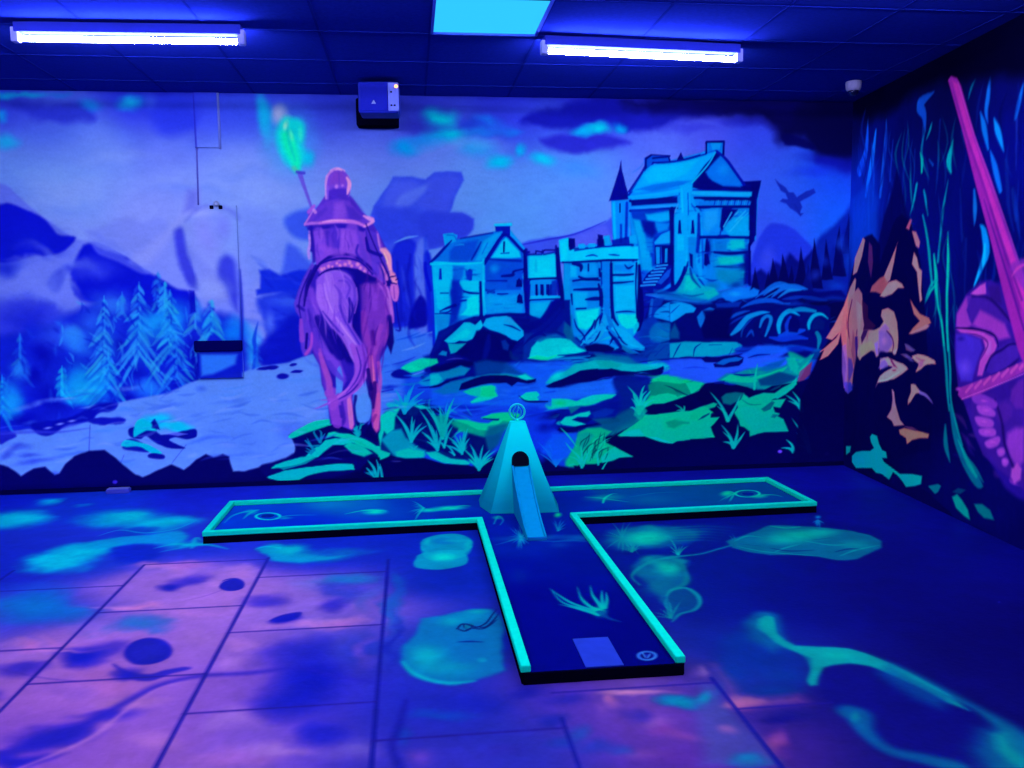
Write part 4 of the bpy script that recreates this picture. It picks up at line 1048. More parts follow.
def paint_rocks(C):
    P, L, B = C.poly, C.line, C.blob
    NV, NV2, BL = (3, 6, 112), (4, 16, 150), (20, 100, 255)
    # --- a: crag below the left house
    z = zc(430, 300, 7.314)
    P(z('60,230 220,150 370,120 560,105 700,100 830,150 960,0 1024,0 1024,300 900,330 780,440 600,460 500,560 300,560 120,600 0,520 0,400'), NV2, 1.2, .9, warp=2)
    P(z('560,460 1024,440 1024,768 0,768 0,640 300,640 500,600'), BL, 3, .75, warp=3)
    P(z('105,300 180,230 250,165 290,165 330,185 370,150 390,190 350,250 310,290 270,305 215,298 180,315 130,318'), (4, 182, 240), .8, .97, warp=1)
    P(z('150,300 200,250 260,210 300,230 270,280 220,290'), (0, 200, 235), 1.5, .7)
    P(z('130,320 200,322 265,318 230,360 200,385 150,395'), (0, 165, 205), 1, .95, warp=1)
    P(z('60,400 90,370 125,380 120,410'), (0, 130, 200), .8, .9)
    P(z('385,190 410,140 470,125 560,120 600,150 640,185 680,230 685,265 640,300 600,290 560,262 500,240 440,222'), (4, 165, 250), .8, .97, warp=1)
    P(z('560,120 590,125 640,185 600,185 560,160 530,170'), (30, 150, 235), .8, .8)
    L(z('540,180 600,195 660,225'), [.6, 2, 1], NV2, .8, .8)
    P(z('340,230 400,218 440,240 520,252 600,300 640,310 600,360 600,440 500,480 380,470 240,420 180,400 250,340 310,300'), (3, 8, 125), 1.5, .95, warp=1.5)
    L(z('430,260 420,340 400,420'), [3, 6, 4], (6, 34, 165), 2, .6)
    P(z('520,300 550,290 580,330 570,370 535,360'), (6, 70, 180), 1.4, .8)
    L(z('590,380 600,420 640,430'), [3, 4, 2], (4, 60, 140), 1.4, .6)
    P(z('0,430 50,430 60,460 0,490'), (0, 200, 170), 1, .95)
    P(z('0,490 100,470 200,440 330,450 330,480 200,490 100,520 0,520'), NV, 1.4, .9, warp=1.5)
    L(z('120,440 180,428 240,430'), [.6, 1.4, .5], (80, 80, 215), .8, .7)
    P(z('0,540 100,520 230,480 300,500 250,550 120,570 60,620 0,628'), (0, 140, 205), 1.4, .9, warp=1.5)
    P(z('0,545 60,540 90,575 50,620 0,625'), (0, 185, 215), 1.4, .8)
    P(z('330,460 420,440 560,450 620,500 700,560 640,560 540,540 440,540 340,560'), (2, 75, 165), 3, .85, warp=2)
    P(z('340,560 440,540 560,540 660,560 700,540 730,560 760,575 700,590 640,580 560,560 430,552'), (0, 150, 180), 1.6, .85, warp=1.5)
    P(z('640,555 700,545 740,570 760,578 700,588 670,578'), (0, 215, 215), .9, .9)
    L(z('0,640 60,628 120,600 200,570'), [1, 2.6, 2, .5], NV, .9, .9)
    P(z('20,670 90,640 150,590 250,585 250,640 200,680 100,690'), (2, 110, 200), 2, .9, warp=1.5)
    P(z('210,660 230,610 300,585 380,560 450,550 560,552 640,570 710,592 776,576 770,600 720,612 640,600 600,630 560,605 440,610 340,625 270,650'), NV, .8, .98, warp=1)
    P(z('240,670 300,645 360,630 450,622 480,630 475,660 495,700 440,725 380,735 310,752 300,740 350,705 280,690'), (0, 190, 180), 1, .95, warp=1)
    P(z('380,640 450,628 478,640 470,670 495,700 430,712 370,700'), (0, 235, 140), 1.6, .8)
    P(z('300,748 360,715 430,712 490,702 440,726 370,738'), (0, 215, 200), .8, .9)
    P(z('650,710 700,675 780,668 800,690 780,710 795,730 740,735 690,730'), (0, 235, 195), .8, .95, warp=1)
    L(z('650,700 700,738 780,745 860,742'), [.5, 1.6, 2, 1], NV, .7, .9)
    for (x, y, w_, h_) in [(560, 660, 60, 18), (540, 690, 60, 12), (820, 480, 80, 10), (700, 640, 60, 12), (900, 680, 60, 16), (120, 700, 60, 14)]:
        B(430 + x / 7.314, 300 + y / 7.314, w_ / 7, h_ / 7, (40, 110, 255), .6, 0, warp=2)
    # --- b: rocks below the keep
    z = zc(540, 300, 7.314)
    P(z('-120,250 0,250 120,240 180,160 240,260 320,330 420,320 560,380 700,400 760,360 820,320 900,310 1024,320 1024,430 760,440 700,470 400,400 200,430 0,440 -120,440'), (4, 60, 175), 1.6, .8, warp=2)
    P(z('-60,350 -20,300 60,280 150,280 220,290 280,350 345,380 300,402 220,400 130,430 60,440 -20,420 -80,430'), (0, 200, 225), 1, .96, warp=1.5)
    B(572, 352, 15, 6, (0, 242, 240), .9, .1, warp=2)
    P(z('-90,425 -20,405 60,420 130,400 60,442 0,440'), (0, 235, 170), 1, .85)
    P(z('-40,300 0,280 60,262 120,250 180,280 120,275 40,290 0,310'), (6, 100, 190), 1.2, .85, warp=1)
    L(z('-120,330 -60,270 0,245 40,262'), [1, 3, 3.4, 1], NV2, .9, .9)
    L(z('60,240 110,230 160,250 200,262'), [1, 2.6, 2, .6], (4, 30, 160), .9, .8)
    P(z('180,160 230,200 250,300 200,290 170,230'), (2, 100, 160), 1.5, .8)
    # folds of the rock foot
    for a_, w_, c_ in [('485,100 470,180 430,260 380,300', [2, 6, 5, 1], (8, 150, 245)), ('485,100 520,180 530,230 580,300', [2, 5, 4, 1], (4, 110, 225)), ('530,210 600,240 680,310 760,350', [3, 8, 8, 2], (6, 165, 250)), ('300,330 380,240 430,180', [1, 3, 1.5], (10, 170, 245)),
                       ('330,310 420,280 460,230', [1, 3.4, 2], (20, 150, 230)), ('560,310 640,370 700,390', [1, 4, 1], (4, 110, 190)), ('640,190 700,180 690,240', [6, 7, 2], (0, 190, 240)), ('600,130 640,160 690,150', [8, 12, 6], (0, 225, 232))]:
        L(z(a_), w_, c_, .9, .9)
    for a_, w_ in [('400,150 380,200 340,250 300,300', [1.5, 2.6, 2, .6]), ('440,110 410,160 400,210', [1, 2.4, 1]), ('505,240 560,300 590,350 560,360', [1.5, 4, 3, 1]), ('540,200 600,300 640,330', [.6, 2, .6]), ('250,140 270,200 320,260 330,300', [.6, 1.8, 1.6, .5]), ('440,230 420,270 400,300', [1, 2, 1])]:
        L(z(a_), w_, NV2, .8, .85)
    P(z('325,345 400,325 500,330 540,350 530,380 480,385 400,380 340,375'), NV, 1.2, .97, warp=1.5)
    L(z('345,385 250,400 130,405'), [3, 2, .6], NV2, .8, .9)
    L(z('480,385 560,385 630,400'), [2.4, 2, .6], NV2, .9, .8)
    P(z('400,395 520,400 640,410 700,450 740,460 700,480 560,470 420,440'), (2, 110, 175), 2.4, .85, warp=2)
    L(z('60,440 160,430 280,425 350,436 300,446 180,442'), [1, 2.2, 2.4, 1.6, 1, .6], (4, 130, 215), .9, .85)
    P(z('40,610 80,560 180,520 270,470 400,440 520,445 640,470 760,462 870,470 890,490 800,500 700,520 640,525 560,505 440,500 300,510 180,570 80,612'), (0, 165, 195), 1.2, .96, warp=1.2)
    B(556, 376, 11, 6, (0, 210, 235), .9, -.6, warp=1.5)
    B(655, 365, 18, 3.5, (0, 180, 245), .8)
    P(z('400,440 520,445 600,470 560,500 440,495'), (0, 150, 165), 1.6, .7)
    P(z('40,630 100,600 180,570 290,515 420,500 440,515 520,500 600,520 700,525 800,510 860,500 900,485 895,530 820,535 740,528 640,545 540,550 470,575 420,590 300,600 200,640 60,642'), NV, .8, .98, warp=1)
    L(z('410,590 460,572 540,560'), [.5, 1.2, .4], (30, 70, 235), .6, .8)
    P(z('0,640 200,650 300,605 500,590 540,560 700,560 780,600 640,640 500,680 300,700 0,720'), (24, 104, 255), 2, .85, warp=2)
    P(z('530,590 560,560 640,550 740,560 820,570 740,590 640,600'), (4, 16, 135), 1.8, .85, warp=1.5)
    L(z('690,545 760,560 840,568'), [.6, 2, .6], (50, 70, 235), .9, .8)
    for i, (x, y) in enumerate([(100, 670), (330, 640), (480, 610), (230, 690), (420, 655), (600, 620)]):
        L(z([(x - 80, y + 10), (x, y), (x + 90, y - 16)]), [.4, 2, .4], (60, 130, 255) if i % 2 else (10, 60, 225), 1, .6)
    # --- c: boulders and bridge on the right
    z = zc(670, 270, 6.4)
    P(z('0,210 160,230 360,200 560,200 760,230 1000,220 1024,240 1024,520 960,500 700,470 440,460 0,460'), (3, 14, 128), 1.6, .93, warp=2)
    P(z('0,330 0,220 60,210 130,222 165,245 150,270 100,275 50,310 10,335'), (6, 150, 250), .9, .96, warp=1)
    L(z('60,225 20,262 0,280'), [.6, 1.5, .5], (4, 60, 200), .6, .7)
    P(z('170,300 200,262 250,238 285,248 262,276 225,290 215,330 195,372 180,340'), (8, 112, 228), .9, .95, warp=1)
    P(z('290,215 400,205 460,200 440,236 360,240 300,240'), (6, 66, 200), 1.4, .8)
    P(z('335,175 400,140 460,110 500,140 540,110 575,130 565,165 500,180 450,190 400,210 360,200'), (10, 118, 250), 1.2, .95, warp=1.5)
    B(735, 294, 9, 4, (20, 150, 255), .8)
    for a_, w_, c_ in [('600,160 660,120 740,92', [1.2, 2.6, .8], (24, 110, 240)), ('650,175 720,120 800,105 880,122', [1.5, 5, 5, 1.5], (14, 105, 235)), ('690,180 760,135 840,130', [1, 4, 1.4], (20, 125, 235)), ('720,190 800,180 880,170', [1, 4, 1], (8, 60, 190)), ('460,240 540,205 640,195 720,215', [1, 4.6, 5, 1.4], (8, 92, 230)),
                       ('370,320 430,280 510,262', [1, 3.4, .8], (10, 90, 215)), ('385,345 440,310 500,290', [1, 2.4, .6], (8, 60, 190)), ('390,415 440,370 500,305 580,275 635,272', [2, 6, 5.5, 4, 1], (8, 140, 235)), ('455,425 470,370 530,310', [1, 2, .8], (6, 80, 200)), ('490,425 520,390 535,420', [1.4, 3, 1], (8, 80, 205)),
                       ('575,365 590,320 620,295 645,310 635,360 610,420', [2, 3.6, 3.6, 4, 3.6, 2], (8, 125, 230)), ('700,400 695,350 720,290 770,262 830,290', [3, 5, 5, 4.4, 1], (4, 155, 238)), ('770,300 745,350 750,400', [3, 4, 3], (14, 70, 225)), ('750,265 840,252 930,262', [2, 5, 3], (4, 125, 205)),
                       ('890,375 890,340 920,290 970,280 1010,310', [2.4, 4, 4.4, 3, 1], (2, 160, 225)), ('940,400 960,440 950,500', [4, 5, 2], (4, 120, 175)), ('700,420 780,400 860,385', [3, 8, 3], (10, 80, 235)), ('640,430 720,440 800,430 880,440', [2, 6, 6, 2], (10, 66, 225)), ('860,180 900,178 1000,190', [2, 4, 2], (6, 50, 170))]:
        L(z(a_), w_, c_, 1, .92, warp=1)
    P(z('760,395 765,320 790,300 825,320 832,360 815,400'), (3, 8, 120), 1, .95)
    P(z('905,385 915,330 950,305 990,330 985,380'), (3, 30, 130), 1.4, .9)
    P(z('210,260 400,250 390,320 370,400 400,440 220,440 200,380 230,310'), (3, 5, 105), 2, .9)
    P(z('0,400 30,340 60,400 60,440 0,440'), (2, 110, 170), 2, .7)
    P(z('0,470 100,455 250,462 430,462 440,490 400,510 360,540 240,545 150,555 120,545 60,560 0,560'), (2, 148, 205), .9, .96, warp=1)
    for a_ in ['150,555 160,500 200,470', '20,560 50,500 70,470', '380,540 400,500', '250,480 330,478']:
        L(z(a_), [.6, 1.6, .5], (3, 30, 160), .7, .8)
    P(z('0,575 120,565 200,570 280,580 350,560 440,548 560,480 700,480 760,520 700,560 560,610 450,650 400,640 340,700 200,720 100,700 0,685'), (38, 92, 255), 2, .9, warp=2)
    P(z('460,540 520,500 620,480 740,480 760,520 660,540 560,560'), (18, 95, 245), 2, .8, warp=2)
    L(z('500,562 560,545 640,540'), [.6, 2, .6], (4, 20, 160), .8, .85)
    P(z('195,565 230,552 300,560 360,548 440,545 470,560 465,590 440,612 360,622 285,622 275,600 310,590 220,590'), (3, 6, 120), .8, .97, warp=1)
    P(z('290,600 340,572 420,555 468,562 440,580 380,590 340,608'), (4, 100, 215), .8, .95, warp=1)
    L(z('80,630 160,622 240,630'), [.5, 1.6, .5], (12, 60, 235), .9, .6)
    # grass bank on the right
    P(z('300,700 360,660 420,668 520,670 640,640 740,610 780,560 830,600 900,540 912,552 860,610 822,640 820,680 760,740 700,768 560,768 440,745 340,720'), (0, 130, 155), 1.6, .9, warp=1.5)
    P(z('330,700 380,668 440,672 520,690 640,660 750,620 720,650 620,690 540,720 440,720 380,715'), (0, 185, 150), 1.2, .9, warp=1)
    P(z('740,560 800,560 825,620 815,670 770,640'), (0, 165, 165), 1.6, .85)
    P(z('560,640 640,600 740,570 700,620 620,650'), (2, 90, 185), 1.6, .8)
    P(z('560,700 700,650 810,680 800,700 700,740 580,740'), (2, 50, 130), 1.8, .75)
    L(z('410,668 470,674 540,668'), [.8, 2.4, .8], NV2, .8, .9)
    P(z('700,768 760,740 810,690 815,720 780,760'), (0, 185, 170), 1, .9)
    L(z('540,760 545,690 560,600'), [3, 2.4, .5], (0, 170, 165), .6, .9)
    P(z('815,715 830,650 905,590 890,640 860,690'), (110, 70, 140), 1, .85)
    P(z('190,745 240,725 330,728 440,740 520,768 190,768'), (3, 5, 105), 1, .95)
    # --- d: green hill and tufts right of the obstacle
    z = zc(560, 370, 7.314)
    P(z('380,60 640,40 700,100 640,200 600,330 420,420 330,480 330,520 250,440 0,460 0,300 260,250 400,170'), (4, 24, 160), 2.5, .85, warp=2.5)
    P(z('-30,130 110,95 250,80 380,60 400,110 420,160 400,190 300,180 180,190 100,205 -30,200'), (26, 104, 255), 2, .8, warp=2)
    P(z('-60,205 0,205 60,210 120,225 160,205 240,185 330,178 410,180 380,205 300,225 240,245 120,255 60,265 -60,275'), (0, 205, 185), 1, .96, warp=1.2)
    B(592, 398, 13, 4, (0, 235, 215), .85, -.15)
    B(560, 403, 10, 4, (0, 205, 130), .9)
    P(z('60,270 100,268 160,262 120,295 80,320'), (0, 120, 145), 1.2, .85)
    P(z('0,385 40,345 90,340 150,315 215,300 225,320 200,345 130,345 95,365 150,385 190,400 120,418 60,410 20,405'), (0, 190, 195), .9, .97, warp=1)
    P(z('90,365 140,350 200,345 240,360 200,385 140,380'), (3, 14, 130), .9, .9)
    P(z('230,310 330,280 400,290 380,320 320,345 250,350'), (4, 60, 180), 1.6, .75)
    P(z('-20,440 0,420 80,425 160,408 250,395 340,365 420,345 440,380 300,400 160,430 90,460 0,452'), NV, 1, .93, warp=1)
    P(z('240,360 340,345 400,350 440,300 520,260 560,330 540,390 460,420 400,450 340,480 320,510 240,470 200,430 300,400'), (2, 95, 140), 2.2, .85, warp=2)
    P(z('380,90 420,60 560,60 620,100 640,200 540,260 430,320 440,200'), (4, 40, 150), 3, .7, warp=2)
    P(z('640,110 700,65 760,45 830,60 900,90 960,85 1024,95 1050,110 1000,160 960,180 900,180 840,200 760,185 700,190 650,180'), (0, 130, 120), 1.6, .95, warp=1.5)
    P(z('660,90 700,60 760,45 840,60 920,90 880,100 800,90 720,80'), (0, 220, 145), 1.4, .9)
    P(z('920,95 980,88 1040,95 1024,130 960,178 950,150'), (0, 210, 160), 1.2, .9)
    for i in range(9):
        L(z([(760 + i * 14, 110 + i * 5), (820 + i * 12, 130 + i * 6), (860 + i * 11, 170 + i * 2)]), [.4, 1.2, .4], (2, 70, 100), .6, .7)
    P(z('600,240 660,210 720,180 790,170 850,185 860,210 800,235 740,248 660,250 610,275'), (0, 190, 155), 1, .96, warp=1)
    P(z('610,280 680,250 760,248 860,215 1024,150 1060,100 1200,80 1200,300 940,300 850,310 700,325 620,320'), (3, 4, 95), .9, .97, warp=1)
    P(z('420,480 480,440 560,390 600,350 620,325 700,328 860,312 940,305 1024,270 1100,250 1100,380 1240,420 1200,510 1024,505 930,510 860,520 820,540 740,530 680,505 620,485 560,495'), (0, 186, 150), .9, .98, warp=1)
    P(z('560,400 640,360 740,350 750,440 720,500 640,480 600,440'), (0, 228, 155), 2.4, .85)
    P(z('430,480 500,440 580,430 620,480 560,492'), (0, 195, 200), 1.6, .8)
    P(z('620,485 700,490 760,510 830,535 740,530 680,505'), (0, 200, 200), .9, .8)
    P(z('770,380 840,360 960,380 1024,372 1024,390 900,400 830,430 790,420'), (0, 128, 118), 2, .8)
    P(z('330,490 420,490 620,485 700,515 810,545 1024,510 1240,520 1240,740 120,740 100,700 160,690 260,690 330,670 420,640 535,632 450,590 380,560 330,530'), (3, 4, 88), 1, .98, warp=1)
    P(z('-60,460 0,470 120,460 140,520 60,640 20,650 -60,660'), (14, 86, 245), 2, .85, warp=1)
    P(z('140,460 200,430 300,420 380,450 330,490 330,530 400,565 480,610 535,632 440,640 380,665 290,678 160,675 130,700 100,680 60,640 110,560'), (0, 165, 135), 1.2, .95, warp=1.5)
    P(z('300,640 340,600 400,562 450,595 530,632 430,640 370,665 310,680'), (0, 205, 175), .8, .95)
    P(z('190,640 230,600 260,590 270,640 200,668'), (0, 205, 160), 1, .9)
    P(z('130,470 200,450 250,480 200,560 150,600'), (0, 140, 160), 2, .6)
    r = random.Random(77)
    for i in range(26):
        x0, y0 = r.uniform(150, 330), r.uniform(560, 670)
        L(z([(x0, y0), (x0 + r.uniform(0, 30), y0 - 50), (x0 + r.uniform(20, 90), y0 - r.uniform(80, 130))]), [.5, 1.5, .3], (2, 70, 95) if i % 3 else (0, 200, 170), .5, .7)
    for a_, w_ in [('160,710 140,640 80,580 40,530', [3, 2.4, 1.4, .4]), ('155,700 120,650 60,630', [2.4, 1.4, .3]), ('160,710 160,620 150,540', [3, 2, .4]), ('280,690 275,620 285,560', [2.4, 1.6, .4]), ('310,725 330,690 350,668', [1.6, 1.4, .4]), ('170,700 200,620 260,540', [2.4, 1.4, .3]), ('60,700 90,690 110,690', [.6, 1.6, 1]), ('0,420 60,480 120,560', [.4, 1.4, .6])]:
        L(z(a_), w_, (0, 190, 175), .6, .9)
    # fountain shaped tuft
    for a_ in ['580,310 570,220 540,170 490,115', '585,310 590,200 605,140 622,112', '585,300 620,210 650,170 665,150', '575,300 550,240 520,205', '590,300 640,240 700,215', '580,320 540,280 510,275', '575,260 545,200 535,165', '590,250 600,190 640,150']:
        L(z(a_), [3.4, 2.8, 1.8, .3], (0, 180, 190), .6, .9)
    P(z('540,330 555,260 610,260 640,300 590,370 560,350'), (0, 165, 155), 1.4, .8)
    for a_ in ['905,305 880,275 835,250', '905,305 910,270 900,262', '895,300 870,295 850,298']:
        L(z(a_), [2.4, 1.6, .3], (0, 160, 150), .6, .9)
    # --- e: grassy bank and tufts, far right
    z = zc(690, 360, 7.314)
    P(z('0,250 60,240 110,190 260,185 330,180 420,200 470,230 540,220 600,190 740,170 780,160 1024,100 1024,768 0,768 0,570 180,560 150,490 215,420'), (3, 4, 88), .9, .98, warp=1)
    L(z('180,170 240,165 300,180 340,180'), [1, 2.4, 2, .5], (6, 30, 170), .8, .9)
    P(z('0,400 60,350 170,310 200,320 180,345 130,360 90,400 60,420 60,450 0,440'), (0, 165, 140), 1, .95, warp=1)
    P(z('0,450 60,450 100,430 215,415 180,460 145,492 160,530 182,562 100,572 0,578'), (0, 190, 150), .9, .97, warp=1)
    P(z('60,440 90,410 145,385 140,400 100,425'), (2, 60, 120), .8, .9)
    P(z('225,275 260,245 330,235 395,245 370,290 300,330 240,320'), (0, 110, 130), 1.4, .9, warp=1)
    P(z('325,385 350,350 340,310 370,290 390,250 430,280 480,260 540,240 620,240 680,200 740,170 775,155 780,180 720,230 660,262 600,290 700,285 660,350 610,340 620,380 655,390 640,410 680,430 720,520 640,522 560,525 500,535 440,558 440,520 400,490 370,480 360,440'), (0, 172, 150), 1, .97, warp=1)
    P(z('600,275 660,255 745,185 775,160 760,200 700,250 640,285'), (0, 205, 170), 1, .85)
    P(z('560,330 600,300 620,310 590,360 540,380 520,360'), (2, 80, 115), 1, .85)
    P(z('600,395 650,400 620,425 590,420'), (2, 80, 115), .9, .8)
    P(z('360,360 420,340 520,370 600,400 560,480 460,520 420,470'), (0, 198, 162), 2.4, .6)
    L(z('380,290 440,325 520,325'), [.8, 1.6, .5], (2, 110, 120), .8, .8)
    P(z('580,225 620,200 670,178 660,200 610,222'), (2, 80, 110), .8, .8)
    TT = (0, 158, 170)
    for base_, tips in [((277, 440), [(140, 225), (190, 330), (370, 255)]), ((318, 635), [(225, 470), (235, 520), (235, 597), (350, 460), (405, 520)]), ((820, 370), [(745, 225), (690, 250), (710, 295)]), ((875, 672), [(800, 420), (740, 420), (775, 530), (780, 620)]), ((758, 670), [(700, 580), (660, 642)])]:
        for tx, ty in tips:
            mx, my = (base_[0] * .55 + tx * .45 + 12, base_[1] * .55 + ty * .45 - 10)
            L(z([base_, (mx, my), (tx, ty)]), [4.2, 2.6, .3], TT, .7, .92)
    B(690 + 840 / 7.3, 360 + 560 / 7.3, 5, 14, (0, 130, 160), .8, -.2)
    for (x, y, c) in [(780, 451.5, (95, 70, 255)), (827, 453.5, (100, 60, 240))]:
        B(x, y, 3.2, 2.4, c, .95, 0, .4)


def paint_castle(C):
    P, L, B = C.poly, C.line, C.blob
    D1, D2, M = (4, 24, 175), (3, 10, 140), (4, 80, 225)
    CY, HI = (2, 170, 252), (0, 212, 255)
    # left house, upper half
    z = zc(420, 200, 8.533)
    P(z('90,545 245,350 345,330 640,272 715,265 560,440 530,540 330,540 130,540'), (6, 112, 240), 1, .95)
    P(z('250,430 300,380 420,350 500,345 470,470 400,520 250,510'), (8, 76, 222), 2.4, .85, warp=2)
    P(z('540,350 640,290 700,270 600,400 540,520 470,520 520,420'), (2, 155, 250), 1.6, .85)
    L(z('520,360 480,440 440,510'), [1, 2, 1.4], D1, 1, .8)
    L(z('575,370 530,460'), [1.4, 1], M, .9, .6)
    L(z('90,545 150,535 330,545 530,535'), [1.4, 2.4, 2.2, 1.8], (0, 200, 255), .6, .95)
    L(z('300,385 360,380 380,385'), [.5, 1, .4], (30, 170, 255), .5, .8)
    P(z('200,290 280,285 320,300 310,350 260,370 215,370'), (4, 150, 248), .6, .95)
    L(z('230,300 290,305 310,340'), 1, M, .5, .8)
    L(z('270,345 210,410 150,480 100,530'), [1, 2.4, 2, 1], D1, .7, .95)
    L(z('345,330 480,305 620,280'), [1, 1.8, 1.4], D1, .7, .8)
    P(z('640,225 770,228 768,295 720,300 700,262 650,265'), (5, 30, 190), .6, .97)
    L(z('640,215 780,212'), 2.2, (0, 178, 255), .5, .95)
    P(z('555,520 700,320 730,310 870,430 885,530 860,768 555,768'), M, 1.2, .9)
    P(z('600,500 700,350 735,320 850,440 860,490 760,500 640,505'), (0, 196, 255), 1.4, .95)
    L(z('550,540 620,430 710,300 780,330 880,440 930,445'), [3.4, 3.6, 3, 2.4, 3, 2.4], (4, 20, 175), .7, .95)
    L(z('718,360 716,440'), 1.8, D2, .4, .95)
    L(z('690,455 760,452'), 1, D1, .4, .8)
    B(420 + 630 / 8.53, 200 + 590 / 8.53, 8, 7, (4, 140, 250), .8, warp=2)
    L(z('560,500 700,510 860,520'), [1.4, 2.6, 2], D1, 1.2, .75)
    L(z('700,650 790,640 800,610 880,590'), [2, 3.2, 2, 1.6], (4, 14, 150), .9, .9)
    L(z('570,690 740,690'), [1, 1.6], D1, .6, .85)
    P(z('820,735 830,690 845,665 865,690 870,735'), D2, .6, .97)
    L(z('895,440 900,600 905,768'), [3.4, 4, 4.6], (4, 10, 150), .8, .95)
    L(z('540,510 545,640 545,768'), [2, 1.6, 1.4], (0, 180, 255), .7, .85)
    P(z('110,560 280,560 275,768 120,768'), (0, 178, 255), 1.4, .9)
    P(z('165,585 182,585 188,680 160,680'), (4, 40, 205), .6, .95)
    P(z('385,600 450,600 440,680 400,680'), (5, 60, 215), 1.2, .9)
    P(z('280,560 380,565 370,640 350,690 340,768 290,768'), (6, 90, 232), 2, .8)
    P(z('340,690 520,690 520,740 330,745'), (0, 200, 250), 1.4, .9)
    P(z('30,330 60,300 60,500 110,768 60,768 35,560'), (24, 66, 238), 2, .5)
    L(z('45,540 50,620 90,768'), [3, 3.4, 3], (6, 20, 215), 1.2, .9)
    # lower half
    z = zc(420, 280, 8.533)
    P(z('110,0 270,0 260,100 270,230 180,260 150,250 130,100'), (0, 182, 250), 1.2, .92)
    P(z('270,0 330,0 370,80 350,200 320,330 240,420 260,240 250,120'), (4, 40, 195), 2.4, .85, warp=1.5)
    P(z('340,20 500,20 500,90 430,105 370,80'), (0, 186, 250), 1.4, .9)
    P(z('400,160 500,130 505,290 430,310 350,300 400,240'), (0, 214, 246), 1.4, .92)
    P(z('130,300 250,300 240,380 190,440 150,470'), (8, 130, 230), 1.8, .85)
    for a_, w_ in [('175,112 240,112', 1), ('370,90 420,110 500,115', [1, 2.2, 1.4]), ('170,265 230,240 300,215', [.6, 2.4, 3]), ('130,288 260,288', .8), ('565,85 600,95 640,80', [2.4, 3, 1]), ('660,120 700,125 745,118', [1, 2.4, 1]), ('640,210 700,205', [1, 1]), ('720,240 820,238', [1, 1.2, .6]), ('560,300 700,290 880,300', [1, 2.6, 3]), ('515,20 520,180 525,320', [2.6, 3, 3.6]), ('460,320 500,330 540,320', [1.4, 2, 1])]:
        L(z(a_), w_, (3, 16, 160), .7, .9)
    P(z('545,30 740,30 740,80 600,110 550,90'), (4, 96, 235), 2, .6)
    P(z('550,130 820,120 880,230 870,280 600,290 550,280'), (2, 150, 250), 2.4, .75)
    L(z('545,0 545,140 560,280'), [1.4, 1.8, 1], (0, 190, 255), .6, .85)
    P(z('825,195 830,140 850,115 872,150 880,200'), D2, .6, .97)
    P(z('820,60 825,0 865,0 872,60'), D2, .8, .95)
    P(z('880,0 945,0 940,120 935,330 900,300'), (4, 14, 165), 1, .93)
    # keep and link
    z = zc(530, 220, 5.908)
    P(z('0,215 150,205 155,335 0,345'), (0, 190, 252), 1, .95)
    P(z('20,240 120,230 120,330 20,330'), (0, 205, 250), 2, .6)
    L(z('35,240 35,300'), [2, 3], (0, 150, 230), 1, .5)
    L(z('0,205 70,205 75,180 80,205 150,190'), 1.6, D1, .6, .85, sm=False)
    L(z('0,350 90,345 180,345'), 1.8, D2, .6, .9)
    for x in (40, 75, 110):
        L(z([(x, 385), (x, 440)]), [2, 2.6], D2, .6, .95)
    P(z('0,360 160,355 155,375 0,380'), (2, 140, 245), .8, .9)
    P(z('130,360 170,350 160,450 110,455'), (4, 40, 190), 1.4, .8)
    L(z('0,465 100,455 185,455'), [1, 2.4, 2], (8, 165, 250), .6, .95)
    P(z('0,490 130,480 90,560 40,600 0,600'), (0, 165, 245), 2, .85)
    P(z('130,480 200,470 190,500 100,600 40,640 0,620 60,590'), (4, 14, 155), 1.6, .93, warp=1)
    L(z('165,170 170,300 190,440 200,520'), [3, 4.5, 4.5, 2], D2, .9, .95)
    P(z('170,120 222,105 228,180 300,175 500,160 640,155 640,232 460,235 240,248 180,245'), (0, 186, 255), .8, .97)
    P(z('185,140 215,130 218,230 190,235'), (0, 205, 255), 1.4, .7)
    L(z('330,215 370,207 400,215'), [.6, 1.6, .6], D1, .6, .9)
    L(z('465,205 500,207 530,210'), [.6, 1.6, .6], D1, .6, .9)
    L(z('190,250 240,252 460,238 640,236'), [1.2, 2.4, 2.4, 1.6], D2, .6, .95, sm=False)
    P(z('228,108 265,110 268,160 240,180 230,175'), D2, .7, .97)
    for q in ('290,145 325,143 325,168 290,170', '345,140 382,138 384,162 345,166', '435,95 470,90 480,140 440,150', '585,95 630,85 635,140 590,140'):
        P(z(q), (4, 150, 245), .6, .95)
    L(z('265,180 330,172 420,160 500,155'), [1.6, 1, 1, 1], D1, .6, .9)
    P(z('400,85 430,90 432,150 405,155'), D2, .7, .95)
    P(z('205,255 420,250 420,560 380,600 300,680 250,700 205,680'), (2, 128, 240), 1.4, .9)
    P(z('425,245 472,245 470,560 440,560 430,400'), (2, 118, 240), .9, .97)
    P(z('480,255 640,250 640,640 600,690 500,620 485,560'), (2, 150, 248), 1.2, .93)
    P(z('205,260 230,262 240,480 250,690 215,690 205,480'), (0, 140, 235), 1.6, .8)
    P(z('210,560 250,560 255,700 215,690'), (0, 110, 190), 2, .8)
